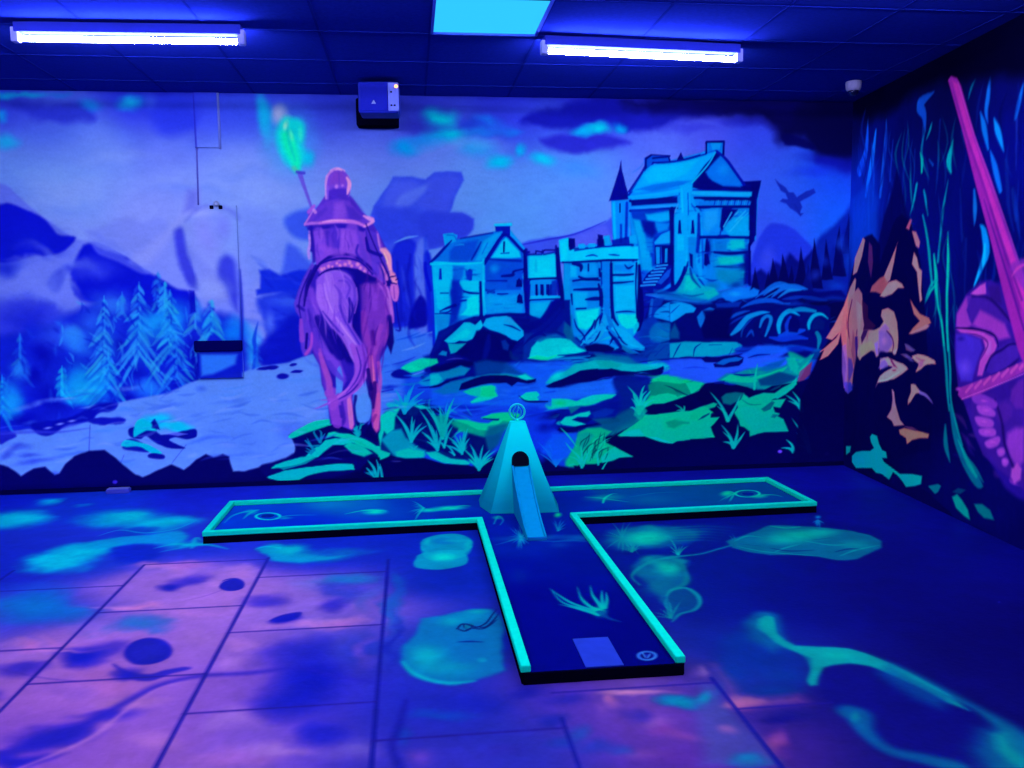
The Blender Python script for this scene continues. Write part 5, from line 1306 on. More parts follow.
    for q, c in [('240,270 280,268 278,335 240,340', CY), ('300,300 340,295 340,330 300,330', (4, 150, 245)), ('350,262 395,258 395,325 350,325', (2, 140, 245)), ('250,370 400,365 400,395 250,395', (2, 110, 232)), ('250,425 340,425 335,520 260,520', (2, 165, 250)), ('265,540 410,520 400,610 330,650 280,640', (0, 220, 236)),
                 ('495,265 610,258 600,310 500,300', (2, 120, 242)), ('500,330 615,330 610,360 500,358', CY), ('500,390 620,385 625,530 505,540', (0, 176, 255)), ('515,560 640,560 630,640 570,640', (0, 224, 236))]:
        P(z(q), c, 1.8, .85, warp=1)
    for a_, w_ in [('255,258 300,270 300,300', [3, 4, 2]), ('345,262 345,300', 1.6), ('290,335 330,350 400,345', [2, 3, 2]), ('255,360 320,352 410,355', [2, 2, 2]), ('260,412 330,410 405,408', [1.6, 3, 3]), ('330,470 380,465 415,465', [1.6, 4, 3.4]), ('275,525 330,522', 1.6), ('410,290 415,330', [2, 3]), ('405,380 420,440 420,500', [2, 4, 4]),
                   ('480,260 482,420 490,560 520,620', [3, 3.6, 3.4, 2]), ('485,325 560,325 610,320', [2, 2.4, 1.6]), ('485,372 540,370 610,362', [2, 2, 1]), ('510,545 570,540 620,545', [1, 1.6, .6]), ('560,265 580,285 610,270', [.8, 2, .8]), ('630,255 625,400 632,560', [2, 1.4, 1.6]), ('245,440 250,500', [2, 1])]:
        L(z(a_), w_, D2, .8, .88)
    L(z('640,235 642,400 640,600'), [1.4, 2, 1.6], (0, 190, 250), .6, .8)
    L(z('645,270 650,400 650,560 635,640'), [3, 5, 8, 6], (3, 6, 130), 1, .95)
    # tower house
    z = zc(600, 130, 5.689)
    P(z('180,350 250,240 290,200 400,185 600,140 660,120 640,180 540,270 520,295 450,300 320,335'), (2, 150, 255), 1, .95)
    P(z('240,260 300,210 420,200 560,170 500,250 400,290 280,300'), (4, 172, 255), 2.4, .8, warp=1.5)
    P(z('200,340 300,310 440,290 520,290 450,320 300,350'), (4, 96, 232), 1.6, .8)
    L(z('165,350 240,240 285,150'), [2, 2.4, 1.4], D1, .7, .9)
    P(z('262,160 290,145 395,150 400,175 300,182 272,215 262,200'), (4, 84, 225), .7, .95)
    L(z('262,215 262,165 290,145'), 1.6, D2, .5, .95, sm=False)
    L(z('300,160 390,152 398,178'), 1.6, D2, .6, .9, sm=False)
    L(z('300,185 400,182 500,165 600,138'), [1, 2, 2, 1.4], D1, .7, .85)
    P(z('440,168 458,130 478,165'), D2, .6, .92)
    P(z('605,68 705,65 700,140 660,105 610,130'), (4, 110, 240), .6, .97)
    P(z('630,75 690,72 680,110 640,115'), (10, 140, 250), .9, .9)
    L(z('605,130 605,68 705,66 702,140'), [2, 2, 2.2, 2.4], D2, .5, .95, sm=False)
    P(z('530,300 600,200 660,130 690,150 640,200 600,240 620,280 700,310 860,320 860,345 600,345 530,330'), D2, 1.1, .95, warp=1)
    P(z('600,240 650,180 690,140 740,200 800,290 800,325 700,320 640,290'), (6, 112, 245), 1.6, .9)
    B(600 + 700 / 5.69, 130 + 230 / 5.69, 9, 9, (10, 135, 252), .7, warp=2)
    L(z('525,300 570,250 620,190 655,130'), [1.4, 1.6, 1.6, 1], (14, 175, 255), .6, .95)
    L(z('665,120 720,170 770,240 820,310'), [1.6, 3, 3, 3], (4, 26, 190), .7, .95)
    P(z('815,295 915,288 912,310 880,400 880,569 845,569 850,400 860,320'), (3, 8, 135), .9, .97)
    P(z('525,345 865,350 862,378 600,375 530,368'), (14, 158, 255), .8, .97)
    L(z('530,342 700,345 870,350'), [1, 1.4, 1], D1, .5, .8)
    P(z('540,380 860,385 860,400 600,402'), D2, .9, .9)
    P(z('560,405 860,405 855,430 580,430'), (8, 116, 240), 1, .93)
    for i in range(11):
        L(z([(650 + i * 19, 425), (655 + i * 19, 402)]), .9, (30, 160, 255) if i % 2 else D1, .4, .7)
    L(z('550,436 700,436 860,434'), [2, 2.4, 2], D2, .6, .93)
    P(z('175,375 330,370 450,350 450,372 320,388 180,398'), (6, 150, 255), .8, .95)
    P(z('175,405 330,392 440,380 440,415 320,422 180,432'), D2, 1, .9)
    L(z('175,448 300,440 430,430'), [.8, 2.2, .8], (30, 140, 255), .6, .95)
    L(z('175,462 300,455 440,445'), [1.4, 2.4, 1.4], D2, .7, .9)
    P(z('452,318 518,312 520,360 500,400 500,569 455,569 470,400'), (2, 150, 254), .7, .97)
    L(z('500,360 502,460 500,569'), [1.4, 2, 2], (4, 80, 225), .7, .8)
    L(z('465,330 470,450 475,569'), [1, 1.6, 1.6], (10, 180, 255), .7, .8)
    L(z('445,420 425,470'), [1.4, 2], (60, 140, 250), .6, .8)
    L(z('520,420 545,460'), [1.4, 2], (20, 90, 225), .7, .8)
    z = zc(630, 200, 6.4)
    P(z('0,60 260,55 270,420 200,400 80,460 60,300'), (3, 60, 205), 1.6, .85)
    for q, c, sf in [('100,90 250,70 260,130 180,140 110,130', (0, 160, 250), 2), ('20,120 70,130 100,230 130,330 140,440 80,450 60,300', (0, 160, 246), 2), ('160,140 250,150 240,190 180,210 150,180', (0, 130, 245), 2), ('70,130 150,140 170,200 140,240 90,200', (4, 24, 165), 2.4), ('100,240 150,250 150,340 110,330', (0, 120, 235), 2), ('75,370 140,370 135,440 90,450', (2, 140, 240), 1.6)]:
        P(z(q), c, sf, .9, warp=1.5)
    for y in (150, 185, 215, 245, 275, 300, 325, 350):
        L(z([(90 + (y * 7 % 40), y), (150 + (y * 3 % 30), y - 3)]), [.4, 1.2, .4], D1, .6, .7)
    P(z('155,270 200,220 270,190 272,275 160,285'), (12, 150, 250), .9, .95)
    P(z('160,290 280,290 280,420 240,430 160,410'), (3, 10, 140), .9, .95)
    for q in ('165,300 190,300 190,410 168,410', '225,310 240,310 238,400 222,400'):
        P(z(q), (4, 140, 245), .6, .93)
    L(z('198,300 200,400'), [1.4, 2], (4, 80, 220), .7, .8)
    P(z('250,60 285,60 280,130 280,420 280,540 262,560 258,400 255,200'), D2, 1, .9)
    P(z('285,90 345,80 350,280 350,430 300,560 285,540'), (2, 150, 252), 1, .96)
    P(z('365,100 425,90 430,240 370,230'), (2, 150, 252), 1, .93)
    P(z('300,220 350,230 350,320 300,330'), (0, 172, 255), 1.4, .8)
    P(z('345,0 368,0 368,280 350,440 345,300'), (2, 150, 250), .7, .95)
    for x in (318, 402):
        P(z([(x - 6, 130), (x + 6, 130), (x + 12, 215), (x - 12, 215)]), (4, 12, 150), .5, .97)
    P(z('370,240 440,240 420,400 440,480 400,480 370,400'), (2, 120, 235), 1.6, .9)
    P(z('380,340 402,350 402,440 385,420'), D2, .8, .9)
    L(z('440,90 440,240 430,330'), [2.4, 4, 3], (4, 30, 180), 1.2, .8)
    P(z('450,70 590,50 590,160 560,230 470,230'), (6, 128, 250), 1.6, .9)
    P(z('480,70 560,60 560,140 500,210 470,180'), (30, 150, 255), 2.4, .7)
    P(z('590,60 690,60 620,150 590,200 575,170'), (3, 10, 145), 1.2, .93)
    P(z('600,180 660,110 760,100 760,230 640,235'), (2, 155, 248), 1.6, .9)
    for a_ in ('600,170 650,80', '680,130 740,70', '640,200 720,110'):
        L(z(a_), [1.6, 1.6], (40, 165, 255), .6, .85)
    L(z('450,235 560,240 640,238 770,245'), [2, 3, 2.4, 2.4], (3, 16, 150), .8, .93)
    P(z('540,260 620,255 620,320 550,330'), (2, 110, 225), 1.6, .8)
    P(z('640,255 730,250 735,310 650,320'), (0, 180, 220), 1.8, .9)
    L(z('540,335 650,345 760,330'), [2, 3.2, 2], (3, 20, 150), 1, .93)
    P(z('560,365 720,355 730,400 580,415'), (0, 178, 205), 2, .9)
    L(z('560,425 660,432 740,425'), [1.4, 2.4, 1.4], (3, 50, 165), 1.4, .8)
    P(z('550,440 740,440 740,500 640,540 560,510'), (0, 130, 200), 3, .8)
    P(z('740,340 770,330 770,540 730,540'), (3, 14, 150), 2, .85)
    P(z('485,270 505,265 510,330 480,330'), D2, 1, .95)
    P(z('475,345 500,345 512,410 475,412'), D2, .9, .95)
    L(z('520,260 530,350 540,450'), [2, 2.4, 2], (2, 120, 225), 1.2, .6)
    P(z('770,100 800,100 790,260 770,300 770,540 755,540 760,300'), (3, 8, 140), .8, .93)
    # foot of the tower
    P(z('280,600 340,560 370,480 410,470 440,540 540,560 570,600 500,640 400,640'), (0, 158, 210), 1.6, .93, warp=1)
    P(z('355,490 400,480 430,550 400,580 350,575'), (0, 185, 205), 2, .8)
    P(z('470,590 540,570 565,605 500,635'), (0, 170, 195), 1.6, .8)
    L(z('350,430 330,500 280,570 180,600'), [2, 4, 4.4, 2], (3, 16, 150), .9, .93)
    L(z('385,440 400,500 450,560'), [2, 3, 1], (3, 60, 175), 1, .85)
    L(z('340,605 400,615 470,600'), [1, 2, 1], (3, 70, 160), 1, .7)
    # steps
    P(z('60,560 70,540 110,470 190,415 270,415 265,470 240,540 150,600'), (4, 24, 165), .9, .93)
    for i in range(7):
        y = 548 - i * 21
        L(z([(70 + i * 17, y), (160 + i * 13, y - 6)]), 1.7, (34, 145, 255), .45, .95)
    P(z('170,530 240,450 262,440 250,490 200,540'), (12, 96, 235), .9, .85)
    L(z('100,600 200,612 330,640 440,652'), [.6, 2, 2, .6], (34, 120, 248), .6, .9)
    P(z('150,570 300,590 500,640 560,680 430,670 300,650 150,610'), (2, 95, 200), 1.4, .6)


def paint_foreground(C):
    P, L, B = C.poly, C.line, C.blob
    # stones and tufts in front of the horse
    z = zc(270, 345, 6.827)
    TQ, TG = (0, 200, 205), (0, 225, 190)
    P(z('130,625 200,570 300,530 420,515 420,540 380,555 240,600 150,635'), (0, 215, 180), .9, .97, warp=1)
    P(z('150,640 250,600 400,550 520,560 620,600 740,640 740,765 160,765 175,700'), (3, 6, 112), 1, .9)
    P(z('240,765 290,710 350,680 380,650 450,635 520,640 560,660 500,680 430,680 360,730 330,765'), (0, 205, 205), .9, .97, warp=1)
    P(z('380,640 400,600 460,585 530,600 640,640 720,680 800,720 830,765 760,765 700,720 600,680 520,640 430,620'), (0, 222, 185), .9, .97, warp=1)
    P(z('500,690 540,660 640,690 700,740 640,765 560,745'), (0, 190, 180), 1.4, .93)
    P(z('350,765 400,700 500,685 560,740 640,765'), (3, 6, 112), 1.2, .95)
    L(z('430,610 520,630 640,680 740,740'), [.6, 1.6, 1.6, .6], (0, 150, 160), .8, .6)
    for a_ in ['340,660 300,600 310,580', '345,665 350,600 330,580', '300,715 250,660 235,650', '300,720 270,670 250,630', '330,690 240,690', '290,730 240,700', '350,640 380,600', '280,740 235,720']:
        L(z(a_), [2.6, 1.8, .3], (2, 130, 185), .7, .9)
    for a_ in ['600,620 570,560 545,540', '600,620 590,550 585,510', '610,610 620,550 650,540', '590,610 560,590']:
        L(z(a_), [3, 2, .3], (0, 160, 190), .7, .9)
    z = zc(380, 350, 5.907)
    P(z('0,400 30,370 90,345 130,350 160,340 200,330 280,345 320,380 430,400 470,460 430,520 540,640 440,660 360,640 250,600 120,630 40,640 0,600'), (3, 12, 122), 1.4, .8, warp=1.5)
    P(z('10,385 60,355 120,345 90,400 80,470 40,500 20,480 0,560 0,400'), (0, 215, 195), 1.4, .96, warp=1)
    B(388, 424, 7, 12, (0, 240, 200), .85)
    P(z('0,530 60,480 120,470 150,520 230,580 270,600 250,640 100,635 60,600'), (0, 150, 195), 2, .93, warp=2)
    P(z('90,600 170,580 260,600 260,635 160,642 100,632'), (0, 190, 190), 1.4, .85)
    P(z('200,330 250,325 290,345 240,350'), (0, 200, 205), 1, .9)
    P(z('0,590 60,610 50,640 20,655 0,650'), (0, 225, 180), .9, .95)
    P(z('400,400 430,415 500,415 560,430 640,440 700,400 770,370 750,420 760,430 700,490 620,520 560,510 500,480 440,450'), (0, 150, 140), 2, .9, warp=1.5)
    P(z('430,410 520,415 580,430 640,435 700,400 750,385 700,440 640,475 580,470 520,440'), (0, 218, 160), 1.4, .93)
    P(z('610,400 660,375 760,370 790,380 760,420 700,415 640,412'), (0, 205, 145), 1, .95, warp=1)
    L(z('610,404 690,412 700,405'), [.8, 2, .6], (4, 10, 140), .8, .9)
    P(z('640,450 760,430 700,560 640,600 600,560'), (2, 92, 150), 2.6, .85)
    P(z('520,490 620,520 640,600 600,640 520,600 500,540'), (3, 14, 120), 2, .85)
    P(z('270,610 330,600 420,640 500,650 530,670 480,680 380,670 300,640'), (0, 185, 195), 1, .93, warp=1)
    P(z('0,650 60,625 150,640 260,640 380,672 520,680 590,705 700,620 660,768 0,768'), (3, 4, 98), 1, .96)
    TT = (0, 168, 200)

    def tuft(bx, by, tips, w=2.3, c=TT):
        for tx, ty in tips:
            mx = bx + (tx - bx) * .45
            my = by + (ty - by) * .62
            L(z([(bx, by), (mx, my), (tx, ty)]), [w, w * .9, .35], c, .6, .92)
    tuft(145, 370, [(75, 285), (90, 235), (205, 200), (265, 240), (255, 290), (150, 260), (110, 300)], 3, (4, 150, 225))
    P(z('125,310 165,310 150,370'), TT, 1, .9)
    tuft(185, 540, [(80, 370), (110, 400), (140, 430), (190, 390), (205, 410), (250, 430), (280, 445), (160, 470), (230, 480)], 2.6)
    tuft(340, 590, [(240, 480), (260, 500), (275, 540), (300, 440), (230, 350), (330, 470), (400, 440)], 2.6)
    tuft(370, 520, [(260, 330), (290, 340), (300, 380), (350, 330), (440, 280), (420, 320), (440, 400), (400, 380), (330, 400)], 3, (0, 175, 195))
    P(z('330,390 390,380 400,440 375,520 355,510 345,440'), (0, 160, 170), 1.4, .85)
    tuft(380, 575, [(430, 450), (400, 470), (350, 540)], 2.2)
    tuft(485, 610, [(395, 510), (420, 540), (380, 560), (470, 500), (520, 460), (530, 520), (450, 520), (500, 470)], 2.4)
    tuft(440, 620, [(390, 560), (405, 600)], 2)
    tuft(585, 705, [(530, 555), (545, 600), (520, 655), (610, 560), (650, 590), (665, 630), (640, 650), (555, 630)], 2.6)
    tuft(200, 590, [(170, 565), (225, 565)], 1.6)
    z = zc(256, 320, 4)
    P(z('70,580 150,560 230,540 300,500 400,490 340,470 330,480 260,540 200,575 110,600'), (0, 210, 200), .8, .6)
    P(z('45,630 110,605 200,590 300,580 385,575 395,600 330,592 250,600 170,640 110,650'), (0, 222, 200), .9, .98, warp=1)
    tuft2 = [('485,635 470,590 445,560', 3), ('485,635 490,590 480,555', 2.6), ('505,635 500,600 495,575', 2.6), ('475,630 450,600 440,590', 2)]
    for a_, w_ in tuft2:
        L(z(a_), [w_, w_ * .9, .4], (0, 160, 190), .6, .93)


def paint_rider(C):
    P, L, B = C.poly, C.line, C.blob
    PKH, V, VD, VL = (236, 150, 235), (112, 74, 236), (46, 34, 190), (150, 100, 250)
    z = zc(270, 150, 6.827)
    # helmet seen from behind
    P(z('390,300 392,200 405,160 440,130 480,128 520,160 545,200 548,250 540,310 470,330'), (116, 78, 238), .8, .98, sm=True)
    P(z('410,190 440,150 490,150 520,190 515,235 440,230 405,240'), (122, 72, 222), 2.4, .85)
    P(z('400,280 430,262 520,262 540,320 560,360 370,360'), (74, 50, 218), 1.6, .9)
    L(z('385,270 382,215 400,165 440,135'), [1.4, 2, 2, 1.2], (196, 130, 245), .8, .85)
    L(z('448,134 468,130 490,138'), [1.4, 2.2, 1.4], (240, 165, 235), .7, .8)
    L(z('525,190 542,225 535,270 528,300'), [2, 3.6, 3, 1.4], PKH, .9, .9)
    B(336.5, 186.5, 3, 3.6, (214, 138, 250), .8)
    B(342.5, 185.5, 2.6, 2.4, (200, 126, 250), .7)
    L(z('470,150 474,230'), 1.2, (96, 62, 224), .8, .6)
    P(z('388,240 402,250 400,340 384,340'), (126, 90, 245), .9, .9)
    L(z('384,330 382,300'), 1.4, (200, 140, 245), .6, .7)
    # cape
    P(z('380,350 460,330 540,345 580,400 640,450 705,485 650,520 560,490 440,485 330,505 240,515 290,430'), (100, 66, 228), 1.2, .85)
    P(z('440,360 500,350 520,420 510,470 430,475'), (132, 84, 240), 2.6, .8)
    P(z('520,380 570,400 640,470 600,480 540,470'), (74, 52, 214), 1.8, .8)
    L(z('300,480 340,440 380,400'), [2, 4, 3], (84, 58, 220), 1.6, .7)
    L(z('236,512 280,500 340,500'), [1.4, 2.4, 2], (176, 110, 245), .8, .9)
    L(z('340,500 420,486 500,484 580,494 650,520'), [2.4, 3.6, 3.6, 3.6, 2.4], (196, 112, 240), .9, .95)
    L(z('360,492 440,482 520,484'), [.8, 1.4, .8], (238, 160, 240), .6, .8)
    L(z('640,450 680,475 705,485 670,510 640,524'), [1.6, 2.4, 3, 2.4, 1.6], (222, 142, 240), .8, .93)
    L(z('300,410 310,425'), 3, (200, 130, 245), .8, .8)
    P(z('245,520 340,512 480,500 600,512 650,535 640,560 500,530 360,540 280,560'), (40, 30, 196), 1.4, .85)
    # back
    for a_, w_, c_ in [('330,560 335,700', [10, 9], (124, 80, 240)), ('560,540 570,700', [12, 10], (134, 84, 242)), ('440,560 450,680', [12, 8], (84, 58, 224)), ('390,560 395,660', [4, 3], (60, 44, 205)), ('500,560 490,700', [5, 4], (150, 94, 246)), ('350,660 440,700 540,680', [6, 8, 6], (136, 84, 240)), ('600,560 640,700 650,760', [3, 5, 4], (96, 66, 232))]:
        L(z(a_), w_, c_, 2, .7)
    L(z('268,580 272,640 262,690 268,740'), [2, 2.4, 2.4, 2], (180, 130, 252), .9, .85)
    L(z('285,560 295,650 300,760'), [2, 3, 3], (44, 32, 192), 1.2, .85)
    # right arm with plates
    P(z('655,540 735,570 745,650 790,690 820,765 700,765 670,680'), (88, 62, 226), 1.2, .9)
    L(z('655,600 665,650 680,690 760,720'), [2, 3, 3.4, 3], (22, 18, 172), .9, .9)
    L(z('735,575 745,640 755,680'), [1.6, 2, 1.6], (186, 120, 240), .8, .85)
    L(z('600,650 590,700 620,750'), [2, 2.4, 2], (52, 38, 205), 1, .8)
    z = zc(270, 250, 6.827)
    L(z('765,0 800,30 815,80 820,130'), [4, 6, 5, 3], (240, 150, 205), 1, .93)
    L(z('780,20 795,60 805,90'), [1, 1.6, 1], (255, 185, 190), .6, .8)
    L(z('760,125 785,180 790,225'), [5, 6, 4], (206, 124, 232), 1, .9)
    L(z('740,90 770,150 780,230'), [2, 2, 2], (22, 18, 170), .8, .9)
    P(z('820,170 850,175 860,225 830,215'), (226, 140, 205), .8, .95)
    P(z('822,230 868,235 878,290 868,345 840,345 828,290'), (190, 108, 228), .9, .95)
    L(z('818,185 855,178'), 1.2, (24, 14, 140), .4, .9)
    L(z('825,222 862,232'), 1.2, (24, 14, 140), .4, .9)
    L(z('845,250 850,330'), [1, 1.2], (120, 60, 200), .6, .7)
    P(z('790,210 830,210 822,245 800,240'), (16, 12, 150), .9, .9)
    P(z('690,30 740,60 760,130 790,230 740,200 700,150'), (94, 66, 232), 1.4, .8)
    # belt
    P(z('325,135 350,105 420,80 500,72 580,85 640,120 690,160 660,165 600,130 520,115 430,118 370,140 345,170'), (134, 80, 235), 1, .93)
    for x, y, r_ in ((352, 128, 3.4), (372, 120, 2.6), (400, 108, 3), (425, 112, 2.2), (458, 92, 2.6), (480, 105, 3), (515, 98, 3.4), (545, 90, 3), (560, 108, 2.6), (600, 100, 3.4), (622, 122, 3), (650, 142, 2.6)):
        B(270 + x / 6.827, 250 + y / 6.827, r_, r_ * .9, (232, 138, 220), .85, .3, .1, warp=1.5)
    L(z('315,130 350,92 430,65 520,58 600,75 650,110 700,165'), [2, 2, 2.2, 2.2, 2, 2, 1.4], (26, 20, 176), .8, .93)
    L(z('335,175 370,150 440,130 520,128 590,150 640,180 720,200'), [1.6, 1.6, 1.8, 2, 3, 4, 2], (18, 14, 158), .9, .93)
    # horse: haunches, dark hollow between them, shins
    P(z('530,140 620,150 720,190 760,240 640,230 590,200'), (22, 16, 168), 2, .85)
    P(z('560,200 600,230 620,330 600,470 560,560 570,420 592,320'), (14, 10, 158), 2.4, .85)
    P(z('620,240 720,220 780,300 800,420 780,560 740,620 720,700 640,640 630,500'), (112, 62, 212), 3, .75, warp=2)
    for a_, w_, c_ in [('660,240 700,300 720,400', [5, 8, 5], (130, 74, 228)), ('640,430 650,560 690,680', [5, 7, 5], (138, 66, 205)), ('760,520 730,600 720,700', [5, 6, 4], (150, 74, 212)), ('700,560 710,640', [4, 4], (70, 22, 160)), ('740,230 790,290 815,380 830,450', [2, 3.4, 3.4, 2], (178, 108, 240)), ('815,460 820,560', [5, 5], (22, 14, 150)),
                       ('250,330 290,430 320,560 390,680', [4, 6, 7, 6], (92, 62, 224)), ('260,260 240,340 260,470', [2.4, 3, 2.4], (110, 76, 236)), ('330,470 390,600 480,720', [8, 12, 10], (16, 12, 160)), ('310,540 360,640 400,740', [3, 5, 5], (120, 78, 240)), ('440,560 500,640 540,740', [8, 10, 8], (12, 9, 150))]:
        L(z(a_), w_, c_, 1.8, .75)
    # tail
    P(z('315,230 330,190 380,155 440,145 500,155 550,190 585,250 592,320 575,380 560,440 560,520 620,620 660,720 560,740 530,640 480,560 400,480 350,390'), (132, 88, 248), 1.4, .93, sm=True)
    for a_, w_, c_ in [('340,250 350,350 420,470 520,590 590,740', [5, 8, 10, 10, 9], (156, 104, 252)), ('400,180 420,280 440,400', [8, 12, 10], (152, 104, 252)), ('470,210 520,215 545,260 520,330', [1.6, 2.4, 2.4, 1.6], (92, 64, 226)), ('510,180 570,240 580,330 550,400', [2, 3, 3, 2], (96, 66, 228)), ('440,240 480,300 480,400 530,480', [1.4, 3, 3, 1.4], (100, 68, 230)),
                       ('540,330 555,400 540,490', [2, 5, 3], (26, 18, 176)), ('360,420 440,520 500,580', [1, 2.4, 1], (50, 34, 196)), ('480,380 500,460 560,560 620,660', [1.4, 2, 2, 1.4], (70, 46, 212)), ('590,260 596,340 578,430', [1.2, 1.6, 1.2], (150, 100, 246)), ('450,460 520,560 600,660', [1, 2, 1], (186, 132, 255)), ('370,230 390,330 430,430', [1, 2, 1], (178, 126, 255))]:
        L(z(a_), w_, c_, 1.1, .8)
    z = zc(270, 345, 6.827)
    P(z('545,0 640,0 660,100 650,200 620,280 550,340 480,390 400,410 470,350 540,280 575,200 575,100'), (136, 78, 232), 1.2, .85)
    for a_, w_, c_ in [('560,0 600,100 600,200 540,300 440,390', [4, 6, 6, 5, 1], (152, 88, 240)), ('630,0 650,120 630,220 570,310', [2, 2.6, 2.6, 1], (108, 56, 210)), ('590,20 620,140 590,240 520,330', [1, 1.6, 1.6, .6], (66, 40, 195)), ('440,380 350,420 300,436', [2, 1.4, .3], (140, 84, 235)), ('540,290 470,350 400,400', [1, 2, .6], (176, 104, 240)), ('600,270 540,330 420,395', [1, 1.6, .6], (50, 30, 185))]:
        L(z(a_), w_, c_, .9, .85)
    for a_, w_, c_ in [('340,60 370,150 400,240 410,330', [3, 5, 6, 6], (160, 82, 215)), ('400,120 440,180 500,240', [5, 6, 3], (92, 64, 228)), ('430,420 450,480 460,540', [8, 9, 9], (132, 70, 222)), ('400,330 440,380 430,430', [8, 8, 6], (146, 78, 222)), ('480,420 490,490', [3, 3], (56, 34, 190)), ('540,380 550,460 555,560', [4, 5, 4], (214, 112, 205)), ('585,350 580,440 600,540', [3, 3.4, 4], (14, 10, 130)),
                       ('690,80 700,180 710,260', [3, 4, 2], (206, 104, 190)), ('740,120 752,240 745,330', [3, 4, 3], (176, 84, 200)), ('715,260 710,340 700,420', [4, 5, 5], (40, 14, 140)), ('740,340 735,440 725,560', [4, 6, 5], (196, 92, 190)), ('670,170 690,300', [4, 4], (26, 12, 140)), ('720,480 700,520', [3, 3], (130, 50, 170))]:
        L(z(a_), w_, c_, 1, .8)
    P(z('590,390 640,330 680,360 695,430 680,510 640,530 600,520 585,450'), (84, 138, 255), 1.2, .97, sm=True)
    P(z('450,220 480,260 490,310 450,340'), (84, 132, 255), 1.2, .9)
    P(z('640,620 690,520 700,560 740,620 750,680 700,650'), (5, 5, 110), 1, .93)
    L(z('420,570 480,590 560,600'), [3, 4, 2], (8, 8, 120), 1, .85)


def paint_bark_detail(C):
    P, L, B = C.poly, C.line, C.blob
    O, OL, OS, PV, BK = (226, 118, 134), (236, 140, 150), (190, 108, 122), (128, 92, 190), (3, 3, 84)
    z = zc(848, 330, 10.976)
    P(z('130,0 240,0 330,0 335,280 310,300 290,240 250,222 190,270 150,300 128,330 100,280 120,120'), (182, 116, 130), 1.2, .95)
    P(z('130,170 200,140 260,120 300,200 250,215 180,265 140,290'), (190, 128, 118), 2.4, .8)
    P(z('335,0 420,30 470,70 495,150 470,200 430,240 360,235 335,260'), (120, 84, 176), 2, .93)
    B(848 + 400 / 10.98, 330 + 120 / 10.98, 5, 7, (150, 100, 180), .8)
    P(z('290,150 330,120 330,270 310,280'), (120, 92, 215), 1.6, .8)
    P(z('150,150 200,60 220,0 170,0 140,80'), (34, 8, 90), 1, .9)
    L(z('205,130 215,60 230,0'), [.6, 1.4, 1], (110, 50, 110), .8, .7)
    P(z('425,0 545,0 552,100 545,200 525,260 500,262 485,220 500,150 480,70'), (224, 116, 128), .9, .97)
    P(z('500,230 540,200 525,265 505,275 490,250'), (214, 130, 165), 1, .8)
    L(z('425,10 460,50 490,100 500,170 488,230'), [1.2, 2, 1.6, 2, 1], (30, 10, 100), .9, .85)
    P(z('0,120 60,0 100,60 90,300 60,460 0,600'), (150, 88, 120), 2, .75)
    P(z('75,75 105,70 110,180 90,330 80,180'), (30, 14, 120), 1, .85)
    P(z('0,300 40,320 60,440 20,560 0,560'), (40, 40, 170), 2, .75)
    P(z('0,560 60,600 50,660 0,690'), (30, 50, 180), 2, .6)
    # upper claw pair
    P(z('335,540 360,500 400,460 440,440 480,415 500,400 450,385 400,340 360,330 390,310 440,305 480,320 540,350 600,370 640,400 660,430 620,440 570,470 500,510 440,555 370,570 330,575'), (226, 130, 150), .9, .97)
    P(z('335,420 360,350 400,320 430,360 440,400 380,430'), (116, 86, 190), 1.4, .9)
    P(z('370,440 420,415 480,400 470,420 400,460 350,500'), BK, .9, .9)
    P(z('455,300 480,320 510,370 545,420 500,400 470,350'), (90, 30, 100), 1, .85)
    P(z('480,440 520,430 530,445 500,455'), (110, 40, 90), .8, .8)
    L(z('340,560 420,550 500,500 570,460'), [1, 2, 2, 1], (236, 156, 170), .9, .7)
    P(z('310,590 340,570 300,640'), (120, 80, 130), 1, .7)
    P(z('695,310 740,280 820,278 880,300 910,325 960,345 900,372 850,380 800,430 750,460 745,450 780,400 770,360 740,325'), (220, 126, 136), .9, .97)
    P(z('770,350 830,330 820,400 780,420'), (150, 84, 150), 1.4, .85)
    L(z('745,300 800,330 850,330'), [.8, 1.6, .6], (120, 60, 120), 1, .7)
    P(z('600,260 650,270 700,310 720,350 680,340 630,290'), (90, 74, 170), 1.4, .8)
    P(z('620,150 660,160 700,190 740,220 720,235 670,215 640,190'), (96, 80, 160), 1.4, .8)
    P(z('670,40 700,20 770,-10 860,-60 900,-50 860,-10 780,20 700,45'), (206, 118, 142), 1, .9)
    P(z('480,650 495,655 510,740 520,840 480,840 490,740'), (170, 104, 150), 1, .9)
    P(z('710,590 740,600 770,650 790,685 740,700 710,750 680,800 670,780 700,680 695,620'), (216, 120, 136), .9, .96)
    L(z('790,690 850,710 900,760 930,800'), [2.4, 2.4, 1.4, .4], (120, 96, 190), .9, .85)


